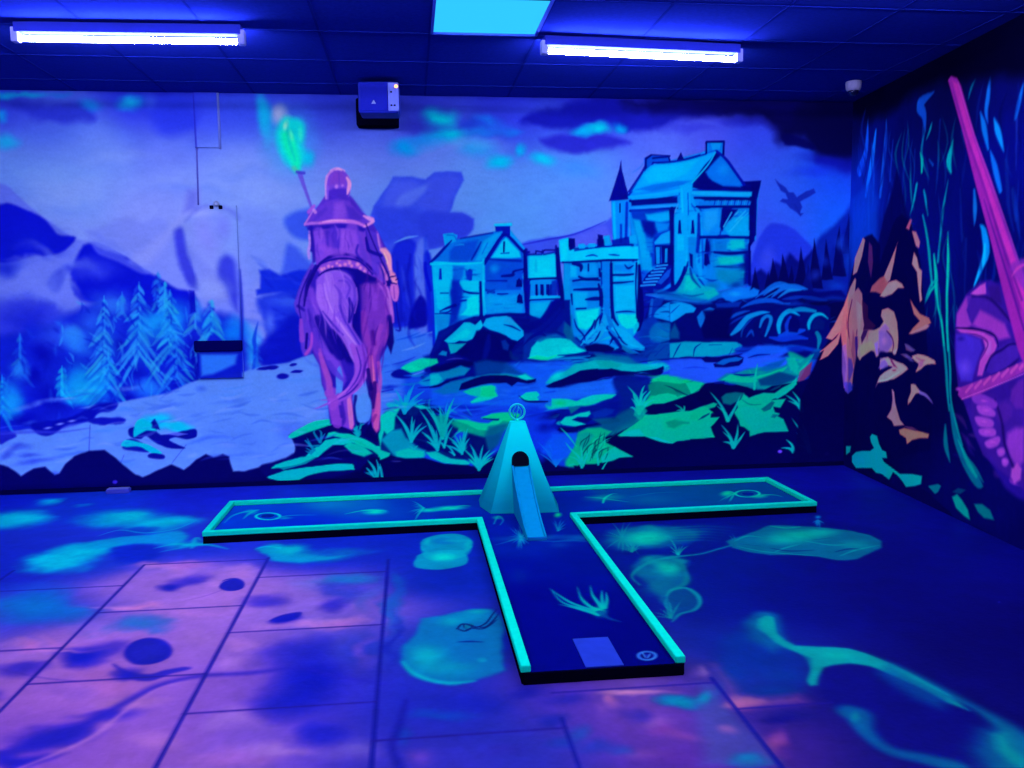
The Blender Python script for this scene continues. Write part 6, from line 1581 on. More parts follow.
def paint_skull(C):
    P, L, B = C.poly, C.line, C.blob
    PK, PU, DKP, BLU = (176, 72, 204), (112, 44, 190), (38, 16, 140), (84, 62, 222)
    z = zc(950, 280, 3.657)
    P(z('20,180 22,120 60,50 110,5 150,0 200,40 250,100 262,300 271,500 271,768 240,740 180,700 130,640 90,560 60,470 30,400 18,280'), (52, 22, 160), 1.6, .93)
    P(z('22,170 25,125 60,60 80,60 60,110 80,165 50,185'), (150, 60, 196), 1.6, .9)
    P(z('60,60 110,50 160,70 200,110 220,160 190,160 150,140 100,165 70,140'), (66, 30, 172), 2.4, .85, warp=1)
    P(z('110,110 150,130 200,160 220,210 180,220 150,190 110,180 80,165'), (156, 60, 198), 2.2, .85)
    P(z('75,50 110,20 130,10 132,50 100,58'), (186, 78, 204), 1, .93)
    P(z('135,20 180,20 190,90 150,70'), (46, 20, 140), 1.6, .9)
    L(z('80,60 130,62 170,90 220,150'), [1, 2, 2.4, 2], (20, 8, 110), 1.4, .8)
    P(z('22,178 70,178 120,190 160,210 172,240 160,270 130,310 118,350 100,350 110,290 130,250 120,215 80,200 40,192'), (188, 72, 204), 1.2, .96)
    P(z('130,230 150,225 150,260 132,280'), (206, 92, 214), 1.4, .8)
    L(z('22,176 70,178 120,184 165,205 176,245'), [1, 1.6, 1.6, 1.4, 1], (18, 6, 100), .7, .93)
    L(z('60,194 110,205 138,230 128,262 105,300'), [.6, 1.4, 1.6, 1.2, .6], (60, 20, 140), .8, .8)
    P(z('22,200 60,198 110,215 118,250 100,300 80,370 40,370 22,300'), (70, 46, 212), 2, .93)
    B(950 + 55 / 3.657, 280 + 320 / 3.657, 10, 14, (104, 74, 236), .8)
    B(950 + 40 / 3.657, 280 + 215 / 3.657, 6, 4, (34, 22, 160), .8)
    P(z('180,250 220,225 250,240 250,290 200,330 150,345 130,330 150,290'), (66, 34, 180), 2, .9)
    L(z('130,330 150,280 190,255 220,235 260,235'), [1.4, 2, 2, 1.6, 1.4], (18, 6, 110), 1, .85)
    L(z('150,350 200,330 250,290'), [1.4, 2.4, 2], (24, 10, 120), 1, .8)
    P(z('90,430 130,425 180,440 220,430 230,400 271,340 271,768 240,740 180,690 120,640 90,560 60,470'), (62, 28, 168), 2, .9)
    P(z('225,400 250,370 271,360 271,470 240,470 220,440'), (92, 36, 178), 2, .9)
    P(z('170,460 200,445 230,460 225,500 190,530 168,500'), (76, 32, 172), 2, .85)
    P(z('210,560 240,540 271,540 271,660 250,690 220,650 205,600'), (146, 62, 212), 3, .85)
    P(z('225,690 245,670 262,690 258,730 235,745 222,720'), (178, 78, 214), 1.6, .93)
    L(z('165,440 190,520 200,600 230,680'), [2, 3, 3, 2], (22, 8, 112), 1.8, .8)
    teeth = ['80,425 110,415 170,445 165,470 130,462 90,450', '100,458 140,462 165,482 160,500 120,495 102,480', '92,500 130,502 158,515 155,538 115,538 98,525', '108,545 150,540 168,552 162,572 125,572 108,562', '130,590 170,572 184,580 176,604 145,616 130,606', '172,622 192,612 202,628 194,644 178,644', '190,655 205,650 215,665 205,682 192,676']
    for k, q in enumerate(teeth):
        P(z(q), (128, 54, 206) if k < 1 else (158, 70, 218), 1.3, .95, True)
        c = zc(950, 280, 3.657)(q)
        B(sum(p[0] for p in c) / len(c), sum(p[1] for p in c) / len(c) - .6, 5.5 if k < 5 else 2.6, 2.4, (184, 84, 226), .7, .1)
    L(z('70,440 75,500 90,560 120,620 170,680'), [2, 2, 2, 2, 2], (50, 26, 170), 2, .6)


def paint_slab(C):
    P, L, B = C.poly, C.line, C.blob
    z = zc(700, 560, 3.16)
    T, T2 = (0, 160, 172), (0, 120, 172)
    P(z('60,300 180,180 260,270 350,300 340,400 250,440 120,440 60,380'), (2, 58, 165), 6, .6, warp=3)
    P(z('380,340 470,325 560,345 700,400 850,470 960,560 1000,640 700,640 560,600 520,500 440,470 370,420'), (8, 12, 138), 3, .7, warp=2)
    P(z('185,185 215,178 232,200 240,230 270,255 300,270 470,280 520,295 600,330 700,385 800,440 850,475 780,450 700,405 600,360 540,335 470,325 420,330 390,340 375,370 370,395 350,397 340,380 352,345 350,310 290,285 240,262 210,235 180,215'), T, 1.6, .95)
    B(700 + 430 / 3.16, 560 + 300 / 3.16, 26, 6, (0, 180, 178), .8)
    B(700 + 200 / 3.16, 560 + 205 / 3.16, 10, 9, (0, 175, 172), .8, .5)
    P(z('600,330 700,385 800,440 760,470 680,440 600,390 560,360'), (0, 90, 165), 5, .7)
    P(z('150,200 190,190 210,240 260,270 230,290 160,250'), T2, 5, .6)
    L(z('478,480 510,490 520,530 550,570 610,605 700,625 800,650'), [10, 8, 6, 5, 5, 6, 8], (0, 100, 165), 3, .85)
    B(700 + 490 / 3.16, 560 + 495 / 3.16, 8, 8, (0, 135, 165), .8)
    P(z('880,540 950,540 990,590 1040,640 1040,680 900,680 860,600'), (0, 110, 160), 6, .8, warp=3)
    P(z('930,550 965,548 985,590 1030,630 1040,670 980,640 940,600'), (0, 155, 165), 3, .85)
    B(700 + 945 / 3.16, 560 + 133 / 3.16, 2.4, 1.6, (60, 60, 200), .7)
    # nearer planks
    P(z('50,330 60,350 125,470 340,450 300,425 180,440 120,420'), (150, 80, 170), 5, .6, warp=3)
    P(z('0,390 45,395 120,480 200,580 240,657 100,657 0,657'), (70, 96, 190), 4, .55, warp=4)
    B(700 + 20 / 3.16, 560 + 430 / 3.16, 12, 9, (0, 150, 195), .8, 0, warp=5)
    B(700 + 130 / 3.16, 560 + 620 / 3.16, 20, 10, (0, 130, 190), .7, 0, warp=5)
    B(700 + 90 / 3.16, 560 + 530 / 3.16, 16, 9, (160, 90, 190), .6, 0, warp=5)
    B(700 + 250 / 3.16, 560 + 560 / 3.16, 20, 12, (120, 60, 175), .7, 0, warp=5)
    B(700 + 260 / 3.16, 560 + 505 / 3.16, 30, 6, (14, 12, 140), .8, 0, warp=4)
# ------------------------------------------------------------------ the painted floor (widths in centimetres)
def paint_floor():
    C = Canvas(-3.6, 3.85, 1.6, 7.06, 120, on_level, 100.0)
    P, L, B = C.poly, C.line, C.blob
    GR = (14, 22, 165)
    C.field([(0, 500, (15, 40, 225)), (100, 500, (18, 60, 230)), (200, 495, (22, 40, 220)), (350, 490, (16, 40, 210)), (500, 485, (12, 25, 180)), (700, 475, (12, 20, 175)), (820, 475, (14, 18, 175)), (900, 510, (8, 14, 150)), (1000, 560, (8, 12, 140)),
             (0, 570, (20, 45, 215)), (100, 560, (25, 60, 225)), (200, 545, (30, 55, 228)), (330, 550, (15, 45, 210)), (430, 545, (10, 40, 200)), (450, 580, (8, 40, 190)),
             (30, 620, (60, 70, 220)), (60, 640, (150, 90, 225)), (160, 580, (150, 95, 235)), (230, 600, (158, 98, 232)), (310, 600, (130, 92, 232)), (370, 620, (120, 90, 225)), (200, 640, (140, 88, 225)), (100, 690, (150, 85, 215)), (40, 740, (120, 70, 215)), (200, 700, (130, 80, 220)),
             (150, 750, (140, 80, 215)), (260, 740, (120, 80, 220)), (340, 700, (60, 55, 215)), (390, 640, (30, 60, 205)), (400, 700, (25, 45, 200)), (470, 720, (25, 45, 195)), (470, 640, (10, 35, 185)), (440, 755, (60, 55, 200)),
             (560, 700, (70, 50, 190)), (600, 720, (110, 65, 190)), (660, 720, (110, 60, 190)), (690, 760, (90, 50, 175)), (540, 740, (30, 50, 185)), (640, 690, (120, 80, 195)), (720, 690, (60, 50, 160)), (730, 650, (10, 40, 165)), (700, 600, (5, 22, 150)), (800, 600, (6, 14, 140)),
             (900, 600, (6, 8, 122)), (1000, 650, (5, 6, 110)), (780, 700, (25, 25, 150)), (800, 740, (70, 40, 150)), (860, 720, (14, 12, 130)), (950, 700, (6, 8, 115)), (900, 760, (12, 14, 125)), (650, 560, (4, 20, 150)), (720, 550, (5, 18, 145)), (860, 560, (6, 10, 130))], 30, 2.6)
    # left: cyan washes by the wall
    for (x, y, rx, ry, c, a) in [(20, 518, 40, 12, (0, 175, 240), 1), (50, 502, 22, 4.5, (0, 150, 245), .9), (85, 506, 14, 2, (0, 130, 240), .7), (120, 519, 60, 11, (0, 165, 235), .95), (160, 523, 45, 10, (0, 165, 235), .9),
                                 (55, 561, 46, 13, (0, 190, 240), 1), (75, 552, 40, 11, (0, 180, 240), .9), (100, 548, 30, 8, (0, 150, 235), .8), (45, 612, 50, 18, (15, 105, 220), .8), (20, 600, 40, 10, (20, 110, 225), .5),
                                 (180, 545, 26, 6, (0, 140, 230), .7), (290, 552, 30, 8, (0, 165, 220), .9), (330, 555, 60, 7, (0, 120, 215), .7), (275, 550, 18, 8, (0, 180, 225), .8)]:
        B(x, y, rx * 1.1, ry * 1.15, c, a, -.06, .25, warp=10)
    P('85,545 110,538 150,534 178,530 186,535 178,542 170,546 140,545 112,548 95,552', (0, 165, 235), 4, .8, True, warp=8)
    P('110,538 125,530 145,526 160,528 150,533 125,536', (10, 60, 215), 4, .8, True, warp=5)
    L('98,536 120,530 145,533 175,529 195,521', [.5, 1.5, 1.5, .5], (0, 190, 240), 1.2, .7)
    P('105,556 112,547 140,544 160,548 168,555 150,561 125,562', (12, 42, 215), 4, .9, True, warp=6)
    L('155,548 175,544 190,545 210,545 228,549', [1, 3, 4, 3, .6], (0, 180, 230), 1.8, .8)
    L('192,548 196,538 202,541', [2, 3, .5], (0, 175, 230), 1.5, .8)
    L('160,552 180,548 196,546', [.6, 2, .6], (0, 170, 230), 1.2, .6)
    P('256,548 270,546 282,548 292,553 330,555 345,556 320,560 290,561 268,558', (0, 160, 220), 3, .8, True, warp=5)
    L('256,549 266,546.5 280,548', [1, 2, 2], (0, 200, 235), 1, .7)
    for (x, y, rx, ry, c, a) in [(20, 517, 34, 9, (0, 200, 255), .9), (130, 517, 40, 6, (0, 200, 245), .85), (165, 522, 34, 6, (0, 195, 240), .8), (52, 562, 38, 9, (0, 200, 255), .95), (85, 552, 30, 7, (0, 200, 245), .8), (52, 502, 18, 2.5, (0, 190, 250), .8), (290, 552, 22, 4, (0, 190, 225), .8), (192, 545, 20, 3, (0, 185, 235), .8)]:
        B(x, y, rx, ry, c, a, -.06, .1, warp=10)
    # planks: pale edges and blue scorches on the left
    for (x, y, rx, ry, c, a) in [(170, 567, 60, 5, (160, 90, 225), .8), (240, 573, 40, 8, (170, 105, 235), .8), (130, 606, 40, 7, (185, 105, 225), .8), (100, 625, 50, 8, (90, 90, 225), .4), (205, 640, 40, 16, (150, 95, 225), .8),
                                 (110, 680, 70, 18, (160, 88, 210), .7), (250, 640, 26, 10, (165, 100, 225), .7), (345, 575, 40, 8, (60, 110, 225), .8), (320, 585, 36, 14, (110, 105, 235), .7), (350, 598, 26, 10, (40, 70, 215), .7), (340, 625, 40, 10, (165, 95, 225), .8),
                                 (380, 650, 16, 30, (120, 80, 215), .6), (230, 760, 60, 16, (150, 85, 215), .8), (330, 755, 50, 20, (110, 85, 215), .6), (70, 640, 50, 6, (170, 95, 220), .6), (20, 650, 40, 8, (175, 95, 215), .7), (60, 690, 40, 12, (120, 75, 215), .5),
                                 (140, 626, 46, 12, (50, 100, 220), .7), (50, 600, 60, 12, (20, 85, 220), .5), (20, 575, 50, 9, (30, 40, 210), .5)]:
        B(x, y, rx, ry, c, a, 0, warp=14)
    for (x, y, rx, ry, a) in [(163, 587, 20, 7, .95), (185, 580, 34, 9, .6), (78, 658, 36, 17, .95), (100, 650, 40, 14, .5), (128, 672, 26, 7, .8), (265, 601, 36, 10, .55), (290, 619, 18, 6, .9), (315, 680, 54, 40, .95), (300, 650, 50, 22, .6), (290, 700, 50, 26, .7), (320, 730, 36, 16, .7),
                              (60, 735, 60, 13, .8), (20, 755, 50, 10, .8), (110, 715, 60, 9, .6), (335, 606, 24, 9, .6), (15, 672, 40, 10, .6), (-20, 700, 40, 14, .7)]:
        B(x, y, rx, ry, (14, 28, 205), a, -.1, .1, warp=9)
    for (x, y, rx, ry, c, a) in [(345, 580, 36, 12, (20, 120, 215), .8), (340, 590, 30, 12, (24, 60, 210), .6), (140, 625, 46, 13, (40, 120, 220), .75), (45, 605, 60, 22, (10, 120, 225), .8), (30, 590, 50, 14, (10, 90, 225), .5), (370, 600, 16, 20, (60, 100, 220), .5),
                                 (225, 585, 36, 12, (176, 112, 238), .6), (150, 570, 30, 5, (182, 108, 228), .7), (120, 607, 50, 4, (196, 112, 225), .7), (180, 612, 50, 5, (180, 108, 232), .5), (310, 622, 60, 6, (184, 108, 230), .7), (240, 660, 30, 14, (160, 100, 225), .6), (60, 650, 50, 4, (190, 110, 215), .6),
                                 (130, 700, 60, 12, (168, 100, 210), .6), (170, 740, 60, 14, (165, 98, 212), .6), (245, 720, 40, 16, (150, 100, 220), .6), (270, 750, 50, 12, (160, 105, 218), .6), (350, 745, 24, 16, (120, 100, 220), .6), (395, 610, 12, 30, (10, 100, 210), .6)]:
        B(x, y, rx, ry, c, a, 0, warp=14)
    # knots in the planks
    P('219,586 224,580 236,578 244,582 243,588 233,591 223,590', (22, 30, 200), .9, .95, True)
    L('217,588 222,582 232,579', [.4, 1, .4], (170, 110, 240), .7, .8)
    L('222,590 205,596 180,602', [1.4, 1, .3], (120, 70, 215), .8, .7)
    P('124,655 130,644 146,638 163,640 172,649 168,658 152,664 134,664', (24, 32, 200), 1.3, .95, True)
    P('130,655 136,647 148,643 160,646 163,653 152,659 138,660', (36, 40, 205), 1.6, .9, True)
    P('113,664 130,672 150,674 165,670 185,667 190,669 170,674 150,681 128,678', (26, 32, 205), 1.5, .8, True)
    P('270,621 282,615 300,612 300,616 288,621', (16, 26, 200), 1, .9, True)
    # grain line that snakes across the planks
    L('0,756 40,742 90,722 130,700 160,685 200,676 250,673 300,668 335,676 384,684', [7, 7, 5, 4, 3.5, 2.5, 2.5, 2, 2, .6], (38, 36, 205), 3, .8)
    L('20,768 60,752 95,735 130,707 160,688 195,680', [2, 2, 2.4, 2, 1, .3], (180, 105, 225), 1.8, .6)
    # centre: teal stones painted beside the lane
    P('415,566 417,556 424,552 420,548 421,540 430,536 444,534 458,534 468,537 473,544 470,550 466,554 470,560 464,566 445,569 428,569', (0, 150, 200), 1.2, .95, True, warp=2)
    B(443, 556, 20, 6, (0, 190, 205), .9)
    B(445, 541, 18, 4.5, (4, 70, 195), .7)
    P('421,546 428,552 444,550 462,550 472,546 466,556 440,560 424,557', (0, 175, 210), 1.2, .6, True)
    P('402,662 404,650 412,641 418,630 423,619 440,616 458,612 476,608 494,610 500,620 502,640 505,655 508,672 490,678 470,682 450,684 432,681 414,675', (4, 120, 195), 2, .95, warp=4)
    B(435, 660, 36, 22, (0, 150, 205), .8, warp=5)
    B(470, 617, 26, 8, (0, 145, 195), .7)
    B(470, 650, 26, 16, (6, 110, 195), .5)
    B(482, 660, 8, 4, (0, 170, 210), .7)
    P('462,625 472,623 476,627 466,629', (0, 120, 160), .5, .8)
    L('457,642 470,641.5 484,642', [.4, 1.6, .4], (4, 20, 140), .9, .9)
    for (x, y, rx, ry, c, a) in [(400, 600, 14, 34, (10, 95, 205), .6), (392, 580, 10, 16, (10, 100, 205), .6), (400, 640, 8, 40, (12, 30, 185), .5), (470, 700, 60, 18, (10, 28, 180), .5), (440, 715, 50, 10, (10, 80, 200), .7), (400, 735, 16, 16, (10, 80, 195), .6), (425, 755, 30, 10, (110, 70, 200), .7),
                                 (505, 755, 40, 12, (50, 45, 185), .6), (520, 690, 30, 10, (15, 25, 175), .7)]:
        B(x, y, rx, ry, c, a, 0, warp=10)
    L('406,700 398,730 392,745 400,768', [1.5, 3, 2, 3], (20, 25, 170), 2, .8)
    for (x, y, rx, ry, c, a) in [(430, 655, 26, 20, (0, 180, 205), .8), (455, 670, 40, 10, (0, 170, 205), .6), (450, 622, 20, 8, (0, 175, 195), .6), (480, 612, 18, 5, (0, 180, 190), .6), (445, 558, 22, 6, (0, 225, 215), .8), (450, 540, 22, 3, (0, 190, 210), .6), (425, 541, 5, 6, (0, 190, 215), .8), (468, 544, 6, 8, (0, 190, 210), .7)]:
        B(x, y, rx, ry, c, a, 0, warp=5)
    L('403,662 412,672 430,680 450,683 475,681', [1, 2, 2.4, 2, .6], (0, 200, 215), 1.4, .7)
    for a_ in ['457,629 462,624 470,625 477,627 486,623 492,615 497,609', '458,629 465,631 472,628 482,629 490,625 498,619', '478,627 486,627 493,621 499,613', '463,624 466,630', '470,625 474,629']:
        L(a_, [.8, 1.6, 1.2, 1, .4], (4, 14, 112), .5, .95)
    # right: planks of violet and teal
    for (x, y, rx, ry, c, a) in [(640, 693, 60, 5, (175, 100, 205), .8), (615, 705, 16, 12, (150, 80, 195), .7), (640, 720, 26, 14, (40, 45, 185), .7), (690, 702, 34, 12, (0, 120, 190), .9), (740, 760, 30, 18, (10, 90, 175), .8), (700, 672, 20, 10, (110, 80, 190), .6),
                                 (668, 735, 24, 12, (125, 55, 185), .7), (600, 750, 36, 14, (30, 60, 185), .7), (625, 755, 20, 10, (20, 90, 190), .5), (560, 745, 26, 12, (15, 70, 190), .6), (665, 762, 36, 10, (95, 50, 175), .6), (560, 700, 34, 12, (30, 35, 180), .7), (545, 722, 20, 10, (15, 35, 175), .7),
                                 (745, 700, 24, 9, (160, 75, 165), .8), (770, 745, 30, 20, (130, 60, 165), .8), (790, 716, 50, 7, (20, 22, 140), .7), (810, 745, 40, 14, (55, 35, 150), .6), (760, 625, 30, 16, (0, 60, 165), .6), (765, 660, 34, 16, (3, 45, 160), .7), (770, 690, 36, 8, (5, 70, 165), .7), (735, 670, 20, 16, (5, 60, 170), .7)]:
        B(x, y, rx, ry, c, a, 0, warp=9)
    for (x, y, rx, ry, c, a) in [(690, 702, 30, 10, (0, 145, 195), .8), (640, 692, 50, 3.5, (196, 118, 205), .8), (610, 700, 12, 10, (170, 90, 195), .7), (655, 725, 40, 10, (140, 80, 200), .6), (745, 700, 24, 5, (185, 90, 160), .8), (720, 690, 10, 14, (20, 80, 170), .5), (745, 762, 30, 12, (0, 120, 185), .8), (705, 670, 12, 8, (130, 95, 195), .6),
                                 (780, 740, 20, 12, (150, 60, 165), .6), (600, 712, 16, 12, (120, 70, 195), .6), (640, 760, 40, 8, (120, 70, 190), .6), (690, 740, 26, 10, (140, 66, 185), .5), (575, 735, 20, 10, (20, 90, 190), .6), (745, 640, 30, 16, (0, 60, 165), .6), (780, 675, 40, 12, (0, 70, 165), .6)]:
        B(x, y, rx, ry, c, a, 0, warp=9)
    # green growth sprayed right of the lane
    for (x, y, rx, ry, c, a) in [(640, 536, 40, 11, (0, 150, 160), .9), (650, 540, 26, 8, (0, 185, 165), .9), (655, 528, 20, 5, (0, 165, 160), .8), (620, 540, 30, 10, (0, 120, 170), .6), (690, 530, 44, 9, (0, 60, 150), .6), (660, 572, 24, 13, (0, 160, 155), .95), (672, 562, 22, 8, (0, 130, 150), .7), (655, 590, 26, 12, (0, 90, 160), .7), (675, 600, 22, 12, (0, 80, 150), .6)]:
        B(x, y, rx, ry, c, a, 0, warp=9)
    for (x, y, rx, ry, c, a) in [(640, 537, 34, 10, (0, 190, 185), .9), (655, 533, 26, 7, (0, 200, 175), .8), (662, 570, 22, 12, (0, 180, 175), .85), (680, 560, 12, 8, (0, 150, 165), .7), (650, 585, 20, 8, (0, 120, 170), .6), (680, 534, 40, 6, (0, 110, 165), .5)]:
        B(x, y, rx, ry, c, a, 0, .1, warp=9)
    P('634,566 650,557 668,556 682,566 688,578 680,590 668,592 666,600 676,612 664,606 650,588 640,578', (0, 112, 158), 3, .8, True, warp=4)
    B(664, 568, 20, 10, (0, 185, 172), .9, 0, .1, warp=6)
    B(650, 560, 14, 6, (0, 150, 165), .7, 0, warp=5)
    P('606,532 625,528 660,525 690,530 700,538 680,546 640,550 615,548', (0, 120, 160), 5, .6, True, warp=6)
    B(645, 538, 28, 9, (0, 195, 178), .9, 0, .15, warp=7)
    for i in range(6):
        L([(672, 528 + i * 2.6), (705, 526 + i * 2.8), (745 - i * 5, 529 + i * 2.6)], [2, 1.4, .3], (0, 130, 150), 1.2, .5)
    C.rays(622, 538, 11, 10, 345, 14, 30, 1.1, (0, 140, 165), 41, .7)
    C.rays(632, 552, 8, 20, 165, 10, 26, 1.1, (0, 150, 160), 42, .6)
    C.rays(678, 555, 6, 40, 160, 10, 22, 1.2, (0, 165, 165), 44, .7)
    L('640,585 632,575 650,562 674,557 700,554 722,548 736,545 760,548 775,553', [1, 2, 3, 3, 2, 2, 2, 2, .6], (0, 145, 165), 1.3, .8)
    L('672,556 684,568 686,582 676,588 668,592', [1, 2.4, 3, 3, 2], (0, 130, 155), 1.6, .7)
    P('668,592 684,588 697,594 700,602 694,610 680,613 672,620 664,612 668,602', (0, 85, 150), 1.5, .75, True, warp=3)
    L('666,596 672,590 686,588 697,595 700,603 694,610 680,614 672,622', [1, 2, 2.4, 2.4, 2, 2, 2, .6], (0, 160, 175), 1.2, .8)
    L('668,594 666,604 672,612', [.6, 2, 1], (0, 150, 170), 1, .6)
    C.rays(671, 618, 6, 60, 190, 12, 26, 1.2, (0, 145, 165), 43, .7)
    C.rays(736, 545, 7, 30, 150, 8, 16, .9, (0, 160, 165), 45, .7)
    # long green rock
    P('730,541 750,532 770,525 800,526 830,527 852,531 870,535 883,541 882,547 872,552 856,559 840,560 818,557 790,556 770,556 748,552 734,547', (0, 110, 155), 1.6, .95, warp=4)
    B(800, 535, 46, 8, (0, 175, 165), .95)
    B(855, 545, 26, 8, (0, 150, 175), .8)
    B(785, 540, 36, 7, (0, 190, 185), .8)
    B(820, 532, 30, 5, (0, 185, 180), .7)
    L('771,526 785,528 800,527', [1, 2, 1], (0, 185, 165), 1, .8)
    for s in ['736,546 760,551 790,554 820,556', '800,540 830,545 850,544', '840,556 856,550 880,545', '775,552 785,548 800,544', '735,541 748,536 765,538']:
        L(s, [.5, 1.5, .4], (2, 180, 180), .8, .7)
    for s in ['770,548 790,551 815,550', '740,544 760,546', '835,552 848,549 860,549', '812,540 830,538']:
        L(s, [.5, 2.4, .5], (2, 30, 125), 1, .7)
    C.rays(818, 520, 9, 200, 345, 5, 10, 1.2, (0, 120, 200), 51, .9)
    B(818, 517, 5, 3, (0, 140, 215), .9)
    # big sweeping edge of the green slab, lower right
    L('766,616 770,632 782,644 800,650 830,651 856,655 880,664 910,677 945,694 975,708 1005,728 1040,760', [11, 10, 7, 5, 6, 8, 9, 9, 7, 4, 9, 14], (0, 125, 175), 4, .8)
    L('768,618 772,634 786,646 806,650 836,649 862,655 890,666 920,681 950,696', [5, 4, 2.5, 2, 3, 4, 4, 3, .5], (0, 185, 180), 1.4, .9)
    P('800,650 830,650 850,656 880,668 860,664 835,665 822,668 816,674 812,684 808,682 811,670 806,660', (0, 150, 160), 1.6, .9, True)
    B(755, 622, 20, 10, (0, 110, 165), .7)
    B(815, 664, 10, 10, (0, 110, 160), .6)
    L('852,712 860,725 874,738 893,752 930,760 960,768', [7, 5, 4, 3, 5, 4], (0, 115, 170), 3, .85)
    B(856, 718, 9, 8, (0, 105, 160), .7)
    B(1010, 745, 30, 20, (0, 120, 165), .9, .5)
    B(870, 660, 60, 7, (4, 60, 150), .5, .3)
    P('1000,740 1030,750 1060,790 1000,790', (0, 110, 160), 4, .8)
    paint_slab(C)
    # grout between the painted planks: straight lines in the place itself
    gl = lambda pts, w=2.2, a=.92, c=GR: L(pts, w, c, .5, a, sm=False)
    def line_x(x, y0, y1, w=1.7):
        u = ((np.array([[x, y0], [x, y1]]) - np.array([C.u0, C.v0])) * C.res)
        _rawline(C, u, w, GR)
    def line_y(y, x0, x1, w=1.3, c=(36, 26, 165)):
        u = ((np.array([[x0, y], [x1, y]]) - np.array([C.u0, C.v0])) * C.res)
        _rawline(C, u, w, c)
    for x in (-2.23, -1.53):
        line_x(x, 1.6, 5.03)
    line_x(-.848, 1.6, 5.06)
    line_x(-.158, 1.6, 4.92, 1.7)
    line_x(.50, 1.6, 2.93, 1.4)
    line_x(1.135, 1.6, 3.17, 1.8)
    for (y, a, b) in [(5.03, -1.53, -.85), (4.70, -.85, -.16), (4.67, -2.9, -1.53), (4.27, -1.53, -.85), (3.92, -.85, -.16), (3.85, -2.9, -1.53), (3.49, -1.53, -.85), (3.15, -.85, -.16), (2.86, -.16, .5), (3.13, .5, 1.14), (2.91, 1.14, 1.5), (2.3, -1.53, -.85), (2.2, .5, 1.14)]:
        line_y(y, a, b)
    L('0,668 12,672 60,680 120,681', [.5, 1, 1, .3], (70, 50, 195), .8, .5)
    C.curve(.3, .12)
    m = np.clip((C.img[..., 0] - 85) / 60, 0, 1)
    C.img[..., 1] += 20 * m
    C.img[..., 0] += 14 * m
    C.grain(.08, 14, 6)
    C.grain(.05, 4, 12)
    return C


def _rawline(C, u, w, col):
    x0, y0 = u[0]
    x1, y1 = u[1]
    s = C.box(u, w * C.S + 2)
    if s is None:
        return
    X, Y = C.gx[s], C.gy[s]
    ex, ey = x1 - x0, y1 - y0
    t = np.clip(((X - x0) * ex + (Y - y0) * ey) / (ex * ex + ey * ey), 0, 1)
    d = np.sqrt((X - x0 - t * ex) ** 2 + (Y - y0 - t * ey) ** 2) + C.wx[s] * .5
    C.mix(s, np.clip(.5 + (w / 2 * C.S - d) / 1.2, 0, 1) * .88, col)
